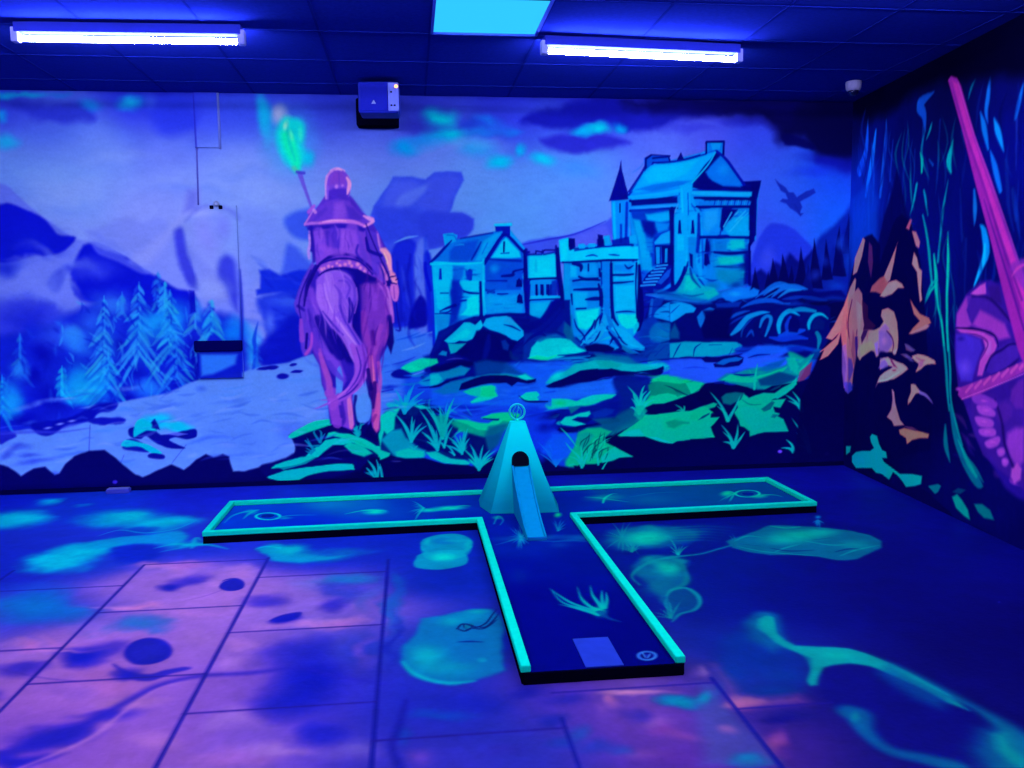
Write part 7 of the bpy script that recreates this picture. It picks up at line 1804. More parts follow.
# ------------------------------------------------------------------ the mural on the right wall
def paint_right():
    C = Canvas(-0.05, 5.6, 0.0, 3.05, 130, on_right, 124.0)
    P, L, B = C.poly, C.line, C.blob
    C.field([(860, 110, (4, 4, 80)), (880, 150, (4, 10, 120)), (900, 120, (4, 8, 100)), (950, 100, (5, 8, 90)), (1010, 90, (6, 10, 110)), (1000, 150, (5, 12, 140)), (930, 200, (4, 10, 120)), (980, 240, (4, 6, 110)), (870, 180, (8, 45, 190)),
             (865, 230, (8, 60, 190)), (890, 220, (4, 14, 130)), (910, 300, (5, 6, 100)), (880, 400, (3, 3, 78)), (930, 400, (3, 3, 80)), (940, 250, (4, 14, 130)), (870, 440, (3, 3, 72)), (960, 480, (5, 6, 105)), (1000, 500, (6, 8, 115)), (860, 300, (6, 20, 130)), (1020, 540, (5, 5, 100)), (1060, 300, (6, 10, 120)), (1200, 300, (5, 8, 100))], 30)
    # long leaves hanging down
    for s, w, c in [('860,170 866,150 868,120', [12, 8, 2], (12, 70, 215)), ('866,195 872,160 876,130', [5, 8, 2], (10, 90, 225)), ('880,196 885,150 886,120', [4, 6, 1], (12, 70, 200)), ('873,190 871,150', [3, .5], (5, 14, 130)), ('890,180 893,140', [3, 1], (14, 45, 170)),
                    ('925,132 924,115 920,104 934,92', [.6, 7, 10, 1], (14, 70, 200)), ('926,140 930,130 932,122', [.5, 2.5, .5], (0, 130, 165)), ('922,172 922,160 920,152', [2.4, 4, .5], (0, 150, 150)), ('924,190 926,200 928,215', [2, 3, 1], (0, 120, 165)), ('933,165 929,160', [2, 1], (10, 70, 170)),
                    ('951,172 949,160 953,140', [2, 7, .6], (0, 135, 165)), ('968,100 971,88 975,80', [.5, 2.4, .6], (0, 95, 150)), ('990,78 988,95 986,112 988,124', [1, 5, 4, .5], (14, 90, 215)), ('980,112 984,128 988,150', [1, 6, 2], (10, 95, 215)), ('994,118 998,132 1004,152', [1, 6, .6], (10, 115, 230)), ('990,152 995,168 1000,190', [1, 6, 4], (12, 90, 215)),
                    ('1024,82 1020,100 1016,118', [1, 4, 3], (10, 85, 205)), ('1017,120 1016,170', [2, .5], (20, 40, 160)), ('974,226 975,210 974,190', [.6, 5, 2], (12, 90, 200)), ('972,292 980,270 986,252 984,232 980,225', [.6, 5, 8, 6, 1], (6, 115, 220)), ('974,285 983,262 985,245', [1, 4, 2], (10, 140, 235)),
                    ('917,184 914,200 910,215', [3, 3, .6], (0, 125, 165)), ('923,215 927,235 930,262 932,285', [2, 3, 4, 3], (0, 120, 150)), ('938,262 940,240 943,210 948,180', [3, 3, 3, .6], (0, 115, 155)), ('948,232 948,262 947,300 948,350', [1, 4, 3.4, 3], (0, 150, 150)), ('948,340 950,370 951,400 956,425 962,445', [3, 3, 2.4, 3, 2], (0, 120, 145)),
                    ('934,255 936,275 936,290 938,305 942,322 944,345', [2, 5, 5, 3, 3, 3], (0, 150, 150)), ('936,285 930,292 926,302', [2, 3, .5], (0, 135, 145)), ('938,280 932,284 927,295 925,304', [1, 3, 2, .4], (0, 120, 145)), ('944,345 947,380 949,410', [3, 4, 2], (0, 110, 140)),
                    ('945,425 946,445 950,462', [2, 6, 1], (0, 95, 135)), ('950,405 954,430 962,455 976,480 982,486', [3, 6, 9, 9, 2], (0, 90, 135)), ('958,440 968,462 976,476', [1, 5, 3], (0, 120, 140)), ('968,458 976,470 983,482', [1, 3, 1], (0, 95, 130)),
                    ('915,150 914,190', [1, .4], (6, 40, 150)), ('908,130 904,170 902,200', [2, 3, 1], (8, 30, 140)), ('940,120 938,160', [2, 1], (8, 30, 130)), ('960,190 962,240', [2, 3], (8, 26, 130)), ('966,240 964,300', [3, 2], (8, 22, 120)), ('1006,160 1008,200 1014,230', [3, 4, 1], (8, 26, 130)),
                    ('1012,190 1016,220', [3, 2], (10, 30, 130)), ('1040,90 1036,130 1042,180', [2, 8, 1], (10, 80, 200)), ('1070,100 1066,150 1060,200', [2, 9, 1], (0, 110, 160)), ('1110,100 1112,160 1100,230', [2, 12, 1], (10, 80, 200))]:
        L(s, [v * 1.1 for v in w], (c[0], min(255, c[1] * 1.22), min(255, c[2] * 1.1)), 1.2, .9, warp=1)
    P('840,60 1200,-120 1200,60 1100,66 1024,74 985,82 940,84 905,100 885,118 868,120 850,112', (2, 2, 42), 8, .95, warp=5)
    C.dabs(890, 960, 130, 330, 46, [(0, 135, 160), (6, 75, 175), (0, 105, 145), (4, 10, 95)], 202, (20, 60), (1.4, 4), 1.55, .12, (.35, .7), 1.2)
    C.dabs(960, 1024, 90, 280, 26, [(8, 60, 180), (6, 30, 140), (4, 8, 90)], 203, (20, 60), (1.4, 4.5), 1.6, .15, (.3, .6), 1.4)
    C.dabs(856, 892, 130, 240, 20, [(12, 90, 225), (6, 40, 170), (5, 14, 120)], 204, (30, 70), (2, 6), 1.55, .08, (.35, .6), 2)
    # dark tree between, blue gap left of it
    P('852,200 862,190 872,182 878,200 876,240 872,290 866,330 852,330', (8, 62, 195), 5, .6, warp=4)
    P('876,250 884,215 892,190 897,170 905,200 912,230 918,270 925,330 930,440 850,460 852,330 862,300 870,278', (4, 5, 92), 3, .9, warp=4)
    # horned orange bark on black, continuing from the corner
    # skull
    PK = (150, 62, 205)
    P('956,330 958,312 966,300 978,292 992,284 1008,280 1030,275 1075,300 1095,350 1090,420 1060,480 1030,500 1008,490 996,470 984,450 976,430 968,412 962,395 958,372 955,350', (40, 20, 165), 3, .97, True, warp=2)
    P('958,326 962,310 972,300 985,298 1000,310 1010,330 1012,342 1000,345 990,340 976,332 964,330', (122, 46, 196), 2, .9, True, warp=2)
    B(990, 304, 10, 10, (70, 30, 175), .7, warp=3)
    P('974,298 984,288 990,286 992,294 984,298', (175, 70, 200), 1.2, .9)
    P('957,333 964,328 974,330 982,334 992,338 997,346 994,356 986,368 980,376 975,376 976,366 982,352 978,344 968,338', (176, 66, 200), 1.3, .95, True)
    L('956,330 966,328 980,330 992,334 1000,342', [1, 1.4, 1.4, 1.4, 1], (24, 12, 120), .7, .9)
    P('957,340 966,340 976,346 980,352 974,366 966,378 958,374 956,358', (66, 44, 205), 2.4, .9, True)
    B(964, 362, 7, 12, (90, 60, 225), .7)
    P('984,352 996,344 1008,340 1014,350 1004,362 990,370 984,366', (62, 28, 170), 2, .9, True)
    L('982,362 990,348 1004,340 1016,340', [1, 1.6, 1.6, 1], (20, 10, 120), 1, .8)
    P('992,370 1006,358 1020,352 1030,360 1020,382 1002,392 990,388', (48, 22, 160), 3, .8, True)
    for k, (x, y, rx, ry, t) in enumerate([(979, 403, 9, 4.5, .3), (982, 411, 10, 4.5, .12), (984, 420, 10, 5, .05), (986, 430, 10, 5, -.05), (991, 442, 9, 5, -.15), (1000, 452, 5.5, 5, 0), (1007, 465, 5.5, 6.5, .2), (1017, 474, 7, 11, .1), (988, 395, 10, 3.6, .4)]):
        q = [(-1, -.7), (.7, -1), (1, 0), (.8, .9), (-.8, .8), (-1.05, 0)]
        P([(x + rx * a * math.cos(t) - ry * b * math.sin(t), y + rx * a * math.sin(t) + ry * b * math.cos(t)) for a, b in q], (126, 50, 200), 1.4, .9, True, warp=1.5)
        B(x + 1, y - 1, rx * .8, ry * .6, (172, 78, 225), .7, t)
    P('1000,440 1008,420 1020,408 1036,404 1050,430 1044,470 1024,478 1010,462', (110, 44, 190), 3, .9, True, warp=3)
    B(1020, 440, 12, 14, (150, 60, 210), .7, warp=3)
    L('996,400 1000,415 998,430 1004,446', [2, 3, 3, 2], (14, 8, 110), 1.4, .8)
    P('1004,408 1012,402 1020,412 1012,424 1002,420', (64, 30, 160), 2, .8, True)
    L('974,402 978,412 977,424 981,436 988,452 998,462', [3, 3, 3, 3, 3, 2], (30, 16, 140), 1.4, .7)
    C.dabs(958, 1050, 300, 480, 60, [(150, 60, 205), (60, 30, 170), (180, 80, 215), (36, 18, 145)], 201, (8, 24), (1.5, 5), .9, .9, (.15, .4), 2)
    paint_skull(C)
    # hand guard of the sword across the skull
    P('959,388 975,382 1000,372 1024,361 1060,346 1062,356 1024,372 1000,384 980,394 962,400 958,395', (142, 48, 180), .9, .97)
    for i in range(9):
        L([(966 + i * 9, 392 - i * 3.9), (972 + i * 9, 385 - i * 3.9)], 2.4, (196, 80, 190), .7, .8)
    L('962,399 1000,384 1030,371', .9, (190, 90, 215), .5, .8)
    B(958, 389, 4, 3.4, (165, 60, 200), .95)
    # sword blade
    P('948,80 951,76 957,78 961,86 975,136 990,178 1004,222 1018,262 1030,296 1052,360 1030,380 1018,350 1008,312 1000,280 990,238 976,186 962,130', (140, 38, 178), .8, 1)
    P('952,80 958,84 974,140 998,210 1020,272 1036,320 1030,330 1010,270 992,212 968,140', (172, 50, 186), 1.4, .9)
    for s, c in [('953,90 968,140 985,190 1003,250 1020,310', (110, 28, 165)), ('984,200 998,245 1012,290 1024,330', (70, 20, 150)), ('990,205 1006,255 1022,300', (80, 22, 150))]:
        L(s, [1, 2, 2.6, 2.6, 2], c, .8, .8)
    L('958,82 974,134 990,178 1012,242 1030,296', [1, 1, 1.4, 1.4, 1.4], (205, 80, 215), .6, .7)
    P('1010,268 1024,258 1050,250 1050,300 1030,296', (120, 44, 180), 2, .8, True)
    L('1012,276 1018,268 1030,262', [1, 3, 1], (170, 62, 180), 1, .8)
    # orange shapes, right of the corner
    paint_bark(C)
    # creepers along the floor
    G = (0, 165, 165)
    P('852,462 852,456 856,452 862,451 870,451 874,448 871,442 870,437 872,434 877,436 879,444 882,450 886,452 887,458 882,458 884,462 892,468 900,474 912,474 922,476 921,484 915,486 906,487 903,482 898,476 893,472 889,480 882,474 876,473 872,468 860,468 856,468', G, .8, .97)
    P('846,446 851,446 850,452 846,455', (0, 140, 150), .8, .9)
    B(862, 460, 10, 8, (0, 190, 180), .5)
    P('889,492 888,484 892,477 896,474 900,480 904,488 904,494', (5, 4, 92), .8, 1)
    P('898,494 906,488 918,487 928,492 936,500 950,512 960,526 930,515', (5, 4, 88), 1, 1)
    P('928,486 938,484 941,486 938,492 935,494', (0, 120, 145), .8, .9)
    P('952,497 957,494 962,500 968,510 970,520 964,516 956,508', (0, 150, 150), 1.2, .95)
    P('974,504 982,504 990,510 994,520 984,518 978,512', (0, 125, 140), 1.2, .9)
    P('952,492 958,488 966,490 960,494', (0, 90, 130), 1, .7)
    P('960,520 975,525 1000,540 1040,560 1060,580 1100,620 900,520', (4, 4, 95), 2, .6)
    P('862,468 880,474 890,480 900,494 880,490', (4, 4, 85), 2, .6)
    # beyond the photograph's edge: more trunks and leaves of the same kind
    r = random.Random(8)
    for i in range(26):
        u = 2.9 + i * .11
        v = r.uniform(.4, 2.6)
        q = (np.array([[u, v], [u + r.uniform(-.05, .05), v + r.uniform(.2, .7)]]) - np.array([C.u0, C.v0])) * C.res
        _rawline(C, q, r.uniform(1, 4), r.choice([(0, 110, 150), (10, 70, 190), (80, 30, 150)]))
    C.curve(.35, .35)
    C.grain(.05, 14, 8)
    C.grain(.04, 4, 13, 1, 2)
    return C


def paint_bark(C):
    _bark(C)
    paint_bark_detail(C)


def _bark(C):
    """the horned orange bark in the corner; it runs over both walls, so both call this"""
    P, L, B = C.poly, C.line, C.blob
    O = (226, 122, 140)
    O2 = (216, 112, 134)
    OP = (170, 98, 150)
    DKB = (3, 3, 78)
    # black body of the trunks
    P('800,402 812,372 822,352 838,325 846,300 852,272 858,250 864,238 872,234 880,244 880,262 884,250 896,218 902,214 912,224 920,260 926,320 932,420 930,450 880,462 860,470 790,470 796,440', DKB, 1.6, .95, warp=1.5)
    # spikes
    P('863,238 865,240 862,256 857,272 853,275 855,258', O2, .7, .97)
    P('869,242 872,246 873,262 871,278 868,262', (90, 38, 110), 1.2, .8)
    P('855,278 856,280 854,300 850,318 840,332 832,340 826,338 834,326 844,306 850,288', O2, .9, .97)
    P('820,352 836,338 842,328 838,344 828,356 820,360 824,350', O2, .9, .95)
    P('798,382 806,368 812,362 810,374 804,380 799,382', (100, 55, 125), 1, .9)
    P('898,242 897,244 894,262 890,280 886,284 884,276 890,262', O2, .7, .97)
    P('884,276 889,284 886,296 876,292 870,292 872,286 880,278', (170, 84, 105), 1, .9)
    P('910,219 912,220 909,230 906,228', (180, 86, 130), .7, .9)
    P('912,231 916,232 920,242 919,248 916,246', O2, .8, .95)
    P('914,252 917,258 919,268 922,271 921,290 922,300 920,302 918,284 917,272 912,264', O, .8, .97)
    P('889,282 896,280 902,284 904,288 898,288 892,294 884,297 880,296 884,290', O, .9, .98)
    P('874,290 882,280 886,284 880,290', (150, 74, 100), .8, .9)
    # hanging roots, left
    P('858,288 862,294 863,306 861,320 863,332 864,344 860,360 858,356 855,342 853,330 851,350 854,366 852,386 848,393 844,388 846,366 842,345 840,330 844,310 850,298', (185, 100, 125), 1, .95, warp=1)
    P('842,346 846,344 848,366 847,384 844,388 842,372', (120, 90, 190), 1, .8)
    P('844,382 851,382 852,390 848,394 845,391', (70, 60, 200), 1, .9)
    L('852,300 848,322 850,345', [2, 3, 2], (52, 18, 90), 1, .9)
    L('857,330 855,350 852,368', [1.6, 3, 2], (30, 12, 90), .8, .9)
    L('846,330 850,350 851,372', [1, 1.6, 1], (215, 130, 120), .8, .6)
    P('856,300 862,306 861,326 858,340 857,352 860,360 858,342', O2, .9, .7)
    # fan in the middle
    P('866,340 872,332 880,327 886,318 892,312 890,322 893,338 893,352 886,352 880,348 872,350 862,356 860,360 860,350', (185, 125, 128), 1, .97)
    P('880,328 889,320 892,340 888,352 880,350', (112, 80, 190), 2, .7)
    P('882,310 888,308 894,312 897,322 898,336 897,350 894,352 892,350 893,338 889,328 884,322 881,316', (226, 114, 130), .8, .98)
    P('862,300 868,306 868,318 876,326 868,334 862,344 858,350 860,330 862,316', (50, 16, 80), 1.2, .85)
    P('858,302 862,306 863,318 864,325 861,340 859,336', O2, .8, .9)
    # claws on the right trunk
    P('910,299 914,306 920,314 929,318 931,323 922,328 912,333 909,334 913,328 920,321 914,314', (205, 100, 108), .8, .97)
    P('905,344 909,346 914,351 911,352 906,350', (110, 66, 130), .8, .85)
    P('880,360 888,357 892,362 898,366 906,368 907,370 902,374 894,379 884,381 877,383 880,376 888,370 896,368 886,365 880,370', O, .8, .97)
    P('880,358 888,357 888,364 880,368', (150, 100, 170), 1, .7)
    P('912,356 918,354 926,356 934,360 936,364 928,364 921,367 916,372 919,364 914,360', O, .8, .97)
    P('900,354 906,354 912,358 906,358', (110, 70, 130), .8, .8)
    P('911,384 915,386 920,391 916,393 912,398 908,405 908,400 911,392', O, .8, .95)
    L('918,391 926,396 933,404', [3, 2, .6], (110, 80, 190), .8, .9)
    P('892,390 894,392 895,402 897,410 900,420 904,425 894,426 892,421 887,417 891,410 893,402', (205, 112, 140), .9, .97)
    P('899,430 904,428 912,430 922,432 929,434 928,438 920,438 912,440 907,444 906,438 900,434', (220, 110, 108), .9, .97)
    P('904,426 912,427 918,430 910,430', (120, 60, 120), .8, .7)
# ------------------------------------------------------------------ the carpet of the golf lane
DECK_Z = .045


def paint_deck():
    C = Canvas(-1.32, 2.8, 3.15, 6.36, 160, lambda x, y: on_level(x, y, DECK_Z), 100.0)
    P, L, B = C.poly, C.line, C.blob
    C.field([(215, 520, (5, 65, 225)), (260, 510, (5, 70, 220)), (300, 525, (4, 50, 220)), (350, 505, (8, 95, 210)), (420, 500, (5, 60, 195)), (480, 500, (5, 50, 180)), (560, 495, (5, 40, 175)), (620, 490, (0, 75, 165)), (700, 490, (0, 75, 155)), (780, 490, (0, 70, 160)), (800, 500, (0, 65, 160)),
             (495, 530, (5, 35, 175)), (520, 545, (4, 40, 175)), (570, 530, (4, 35, 165)), (600, 560, (4, 26, 150)), (520, 600, (5, 14, 150)), (560, 640, (5, 14, 148)), (640, 640, (5, 12, 138)), (510, 570, (4, 25, 165)), (660, 660, (5, 12, 135))], 16)
    T = (0, 200, 205)
    for (x, y, rx, ry, c, a) in [(330, 504, 40, 7, (10, 120, 215), .6), (250, 512, 10, 4, (0, 150, 215), .7), (374, 512, 18, 4, T, .95), (450, 508, 26, 3.5, T, .95), (430, 510, 16, 3, T, .8), (285, 518, 12, 2, (0, 150, 215), .7), (605, 498, 30, 5, (0, 130, 165), .8), (650, 500, 40, 8, (0, 100, 165), .5), (726, 494, 10, 4, (0, 165, 170), .9),
                             (760, 496, 12, 3, (0, 165, 175), .9), (700, 483, 40, 3, (0, 110, 165), .5), (535, 538, 60, 4, (10, 100, 190), .7), (580, 538, 26, 5, (5, 100, 185), .7), (520, 575, 16, 12, (5, 50, 170), .5), (497, 518, 8, 3, (0, 165, 175), .7), (558, 515, 6, 4, (0, 185, 150), .95), (560, 545, 16, 5, (5, 70, 175), .6)]:
        B(x, y, rx, ry, c, a, -.04, warp=2)
    L('224,523 232,516 244,512 258,510', [.4, 1.6, 3, 2], (0, 150, 220), .8, .8)
    L('243,519 250,513 258,510', [.4, 2, 1], (0, 165, 210), .8, .8)
    for (cx, cy, c) in [(268, 516.3, (0, 190, 230)), (747.5, 493.6, (0, 175, 185)), (647, 655.7, (60, 120, 250))]:
        rr = (12, 3.4) if cy < 600 else (8.6, 4.1)
        L([(cx + rr[0] * math.cos(t * .4488), cy + rr[1] * math.sin(t * .4488)) for t in range(15)], 1.9 if cy < 600 else 1.4, c, .6, .95)
    B(647, 655.5, 5, 2.4, (30, 60, 220), .8)
    L('643,653 647,658 650,654', .7, (90, 150, 255), .3, .7)
    L('276,518 286,516 300,515 317,515', [2, 2, 1.2, .3], (0, 140, 215), 1, .8)
    L('345,514 360,511 372,510 386,511', [.5, 2, 3, 1], T, .8, .8)
    L('344,512 360,511', [.3, 1], (10, 110, 215), .6, .6)
    C.rays(424, 508, 9, 140, 235, 10, 22, .9, (0, 170, 205), 61, .8, .1)
    L('424,509 440,510 460,506 470,506', [2, 3, 3, 1], (0, 165, 185), 1.2, .8)
    L('585,497 600,498 614,500 630,502', [.5, 1.6, 1.4, .3], (0, 165, 180), .8, .8)
    L('603,503 605,498 612,494 618,494', [1.4, 2, 1, .4], (0, 180, 180), .6, .8)
    L('630,497 655,493 680,492', [.5, 1.2, .3], (0, 120, 175), 1, .6)
    C.rays(735, 493, 7, 150, 250, 8, 20, 1, (0, 165, 175), 62, .8, .1)
    B(728, 493, 8, 3, (0, 175, 165), .9)
    L('752,497 764,495 775,495 783,497', [2, 3, 1.4, .3], (0, 150, 170), .8, .9)
    L('494,524 498,516 503,520 500,525', [1, 1.2, 1, .6], (0, 140, 190), .5, .7)
    C.rays(521, 538, 13, -20, 200, 8, 18, .9, (10, 140, 210), 63, .7, .05)
    C.rays(521, 538, 8, 200, 340, 8, 14, .9, (10, 140, 210), 64, .7, .05)
    L('495,545 510,541 521,538 545,541 572,541', [.4, 1.6, 2, 1.6, .4], (5, 110, 195), 1.2, .7)
    C.rays(558, 531, 6, 20, 130, 7, 18, .9, (0, 120, 195), 65, .8, .1)
    L('553,542 570,540 590,542', [1, 3, .5], (5, 95, 180), 1.6, .6)
    # fern shape half way down the lane
    for pts in ['598,610 592,608 582,600 577,586', '600,610 590,606 580,596', '602,608 596,600 592,594 590,585', '603,608 602,598 602,590', '605,608 607,600 606,592', '600,614 580,608 562,602 551,590', '598,615 575,608 558,604', '600,612 574,604 560,596 549,588']:
        L(pts, [2.2, 2, 1.2, .3], (0, 160, 190), .6, .9)
    B(600, 611, 11, 9, (0, 170, 180), .95)
    L('600,612 608,618 618,621 622,622', [4, 2.4, 1.2, .3], (5, 75, 165), .8, .8)
    C.curve(.5, .15)
    C.img[..., 1] *= 1.12
    C.grain(.05, 10, 3)
    return C
# ------------------------------------------------------------------ scene
import bpy, bmesh
from mathutils import Vector, Matrix

scene = bpy.context.scene
COL = scene.collection
# how brightly the paint answers the room light
E_PAINT = {'back': (1.0, 1.0, 1.0), 'floor': (1.0, 1.0, 1.0), 'right': (1.0, 1.0, 1.0)}


def lin(c):
    c = np.clip(np.asarray(c, float) / 255., 0, 1)
    return np.where(c <= .04045, c / 12.92, ((c + .055) / 1.055) ** 2.4)


def set_props(o, label=None, cat=None, group=None, kind=None):
    if label:
        o['label'] = label
    if cat:
        o['category'] = cat
    if group:
        o['group'] = group
    if kind:
        o['kind'] = kind
    return o


# ---- materials
def mat(name, color, rough=.6, spec=.3, metal=0.0, noise=0.06, nscale=25.0, bump=0.0):
    m = bpy.data.materials.new(name)
    m.use_nodes = True
    nt = m.node_tree
    b = nt.nodes['Principled BSDF']
    b.inputs['Roughness'].default_value = rough
    b.inputs['Specular IOR Level'].default_value = spec
    b.inputs['Metallic'].default_value = metal
    tc = nt.nodes.new('ShaderNodeTexCoord')
    nz = nt.nodes.new('ShaderNodeTexNoise')
    nz.inputs['Scale'].default_value = nscale
    nz.inputs['Detail'].default_value = 4
    nt.links.new(tc.outputs['Object'], nz.inputs['Vector'])
    mx = nt.nodes.new('ShaderNodeMix')
    mx.data_type = 'RGBA'
    mx.blend_type = 'MIX'
    c = Vector(color[:3])
    mx.inputs[6].default_value = (*(c * (1 - noise * 2)), 1)
    mx.inputs[7].default_value = (*(c * (1 + noise * 2)), 1)
    nt.links.new(nz.outputs['Fac'], mx.inputs[0])
    nt.links.new(mx.outputs[2], b.inputs['Base Color'])
    if bump:
        bp = nt.nodes.new('ShaderNodeBump')
        bp.inputs['Strength'].default_value = bump
        bp.inputs['Distance'].default_value = .002
        nt.links.new(nz.outputs['Fac'], bp.inputs['Height'])
        nt.links.new(bp.outputs['Normal'], b.inputs['Normal'])
    return m


def paint_mat(name, rough, spec, nscale, bump, amount=.10):
    """paint laid on the surface (stored per point) under a fine procedural mottling"""
    m = bpy.data.materials.new(name)
    m.use_nodes = True
    nt = m.node_tree
    b = nt.nodes['Principled BSDF']
    b.inputs['Roughness'].default_value = rough
    b.inputs['Specular IOR Level'].default_value = spec
    at = nt.nodes.new('ShaderNodeVertexColor')
    at.layer_name = 'paint'
    tc = nt.nodes.new('ShaderNodeTexCoord')
    nz = nt.nodes.new('ShaderNodeTexNoise')
    nz.inputs['Scale'].default_value = nscale
    nz.inputs['Detail'].default_value = 5
    nt.links.new(tc.outputs['Object'], nz.inputs['Vector'])
    mr = nt.nodes.new('ShaderNodeMapRange')
    mr.inputs[3].default_value = 1 - amount
    mr.inputs[4].default_value = 1 + amount
    nt.links.new(nz.outputs['Fac'], mr.inputs[0])
    sc = nt.nodes.new('ShaderNodeVectorMath')
    sc.operation = 'SCALE'
    nt.links.new(at.outputs['Color'], sc.inputs[0])
    nt.links.new(mr.outputs[0], sc.inputs['Scale'])
    nt.links.new(sc.outputs[0], b.inputs['Base Color'])
    bp = nt.nodes.new('ShaderNodeBump')
    bp.inputs['Strength'].default_value = bump
    bp.inputs['Distance'].default_value = .003
    nt.links.new(nz.outputs['Fac'], bp.inputs['Height'])
    nt.links.new(bp.outputs['Normal'], b.inputs['Normal'])
    return m


def emit_mat(name, color, strength):
    m = bpy.data.materials.new(name)
    m.use_nodes = True
    nt = m.node_tree
    b = nt.nodes['Principled BSDF']
    b.inputs['Base Color'].default_value = (*[min(1, c) * .05 for c in color], 1)
    b.inputs['Specular IOR Level'].default_value = 0
    b.inputs['Emission Color'].default_value = (*color, 1)
    b.inputs['Emission Strength'].default_value = strength
    return m


# ---- mesh helpers
def link(name, me, material=None, parent=None):
    o = bpy.data.objects.new(name, me)
    COL.objects.link(o)
    if material:
        me.materials.append(material)
    if parent:
        o.parent = parent
    return o


def bm_obj(name, bm, material, parent=None, smooth=False):
    bmesh.ops.recalc_face_normals(bm, faces=bm.faces)
    me = bpy.data.meshes.new(name)
    bm.to_mesh(me)
    bm.free()
    if smooth:
        for p in me.polygons:
            p.use_smooth = True
    return link(name, me, material, parent)


def add_box(bm, x0, x1, y0, y1, z0, z1, bev=0.0, M=None):
    t = bmesh.new()
    bmesh.ops.create_cube(t, size=1)
    for v in t.verts:
        v.co = Vector(((x0 + x1) / 2 + v.co.x * (x1 - x0), (y0 + y1) / 2 + v.co.y * (y1 - y0), (z0 + z1) / 2 + v.co.z * (z1 - z0)))
    if bev:
        bmesh.ops.bevel(t, geom=t.edges[:], offset=bev, segments=2, affect='EDGES', profile=.5)
    if M is not None:
        t.transform(M)
    me = bpy.data.meshes.new('t')
    t.to_mesh(me)
    t.free()
    bm.from_mesh(me)
    bpy.data.meshes.remove(me)
    return bm


def box(name, x0, x1, y0, y1, z0, z1, material, parent=None, bev=0.0):
    return bm_obj(name, add_box(bmesh.new(), x0, x1, y0, y1, z0, z1, bev), material, parent)


def tube(bm, pts, r, n=12, closed=False):
    pts = [Vector(p) for p in pts]
    rings = []
    N = len(pts)
    for i, p in enumerate(pts):
        a = pts[i - 1] if (i or closed) else pts[0]
        b = pts[(i + 1) % N] if (i < N - 1 or closed) else pts[-1]
        d = (b - a).normalized()
        up = Vector((0, 0, 1)) if abs(d.z) < .9 else Vector((0, 1, 0))
        s = d.cross(up).normalized()
        t = s.cross(d)
        rr = r[i] if hasattr(r, '__len__') else r
        rings.append([bm.verts.new(p + (s * math.cos(2 * math.pi * k / n) + t * math.sin(2 * math.pi * k / n)) * rr) for k in range(n)])
    for i in range(N if closed else N - 1):
        A, Bq = rings[i], rings[(i + 1) % N]
        for k in range(n):
            bm.faces.new((A[k], A[(k + 1) % n], Bq[(k + 1) % n], Bq[k]))
    if not closed:
        bm.faces.new(rings[0][::-1])
        bm.faces.new(rings[-1])
    return bm


def lathe(bm, prof, cx, cy, n=28):
    rings = []
    for r, z in prof:
        rings.append([bm.verts.new((cx + r * math.cos(2 * math.pi * k / n), cy + r * math.sin(2 * math.pi * k / n), z)) for k in range(n)])
    for A, Bq in zip(rings, rings[1:]):
        for k in range(n):
            bm.faces.new((A[k], A[(k + 1) % n], Bq[(k + 1) % n], Bq[k]))
    bm.faces.new(rings[0][::-1])
    bm.faces.new(rings[-1])
    return bm


def painted_grid(name, canvas, us, vs, to_world, E, material, parent=None, thick=None, flip=False, faces=None):
    """a surface divided finely enough to carry its paint; thick = vector to the back of the slab"""
    us = np.asarray(us, float)
    vs = np.asarray(vs, float)
    nu, nv = len(us), len(vs)
    U, V = np.meshgrid(us, vs)
    W = to_world(U, V).reshape(-1, 3)
    col = canvas.sample(U, V)
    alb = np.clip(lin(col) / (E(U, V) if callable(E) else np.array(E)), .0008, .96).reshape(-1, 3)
    i = np.arange((nv - 1) * (nu - 1))
    a = (i // (nu - 1)) * nu + i % (nu - 1)
    Q = np.stack([a, a + 1, a + 1 + nu, a + nu], 1)
    if flip:
        Q = Q[:, ::-1]
    verts = W
    if faces is not None:
        keep = faces(U, V)
        Q = Q[keep[:-1, :-1].reshape(-1)]
    nQ = len(Q)
    loops = Q.reshape(-1)
    starts = np.arange(nQ) * 4
    totals = np.full(nQ, 4)
    if thick is not None:
        c = [0, nu - 1, nu * nv - 1, nu * (nv - 1)]
        n0 = len(verts)
        verts = np.concatenate([verts, W[c], W[c] + np.array(thick)])
        f = [(n0 + 4, n0 + 7, n0 + 6, n0 + 5)] + [(n0 + k, n0 + (k + 1) % 4, n0 + 4 + (k + 1) % 4, n0 + 4 + k) for k in range(4)]
        f = np.array(f)
        loops = np.concatenate([loops, f.reshape(-1)])
        starts = np.arange(nQ + 5) * 4
        totals = np.full(nQ + 5, 4)
        alb = np.concatenate([alb, alb[c], alb[c]])
    me = bpy.data.meshes.new(name)
    me.vertices.add(len(verts))
    me.vertices.foreach_set('co', verts.astype(np.float32).reshape(-1))
    me.loops.add(len(loops))
    me.loops.foreach_set('vertex_index', loops.astype(np.int32))
    me.polygons.add(len(starts))
    me.polygons.foreach_set('loop_start', starts.astype(np.int32))
    me.update(calc_edges=True)
    ca = me.color_attributes.new('paint', 'FLOAT_COLOR', 'POINT')
    ca.data.foreach_set('color', np.concatenate([alb, np.ones((len(alb), 1))], 1).astype(np.float32).reshape(-1))
    return link(name, me, material, parent)


def steps(*segs):
    """(from, to, spacing) runs joined into one list of grid lines"""
    out = []
    for a, b, s in segs:
        n = max(1, int(round((b - a) / s)))
        out += list(np.linspace(a, b, n + 1)[:-1])
    out.append(segs[-1][1])
    return out


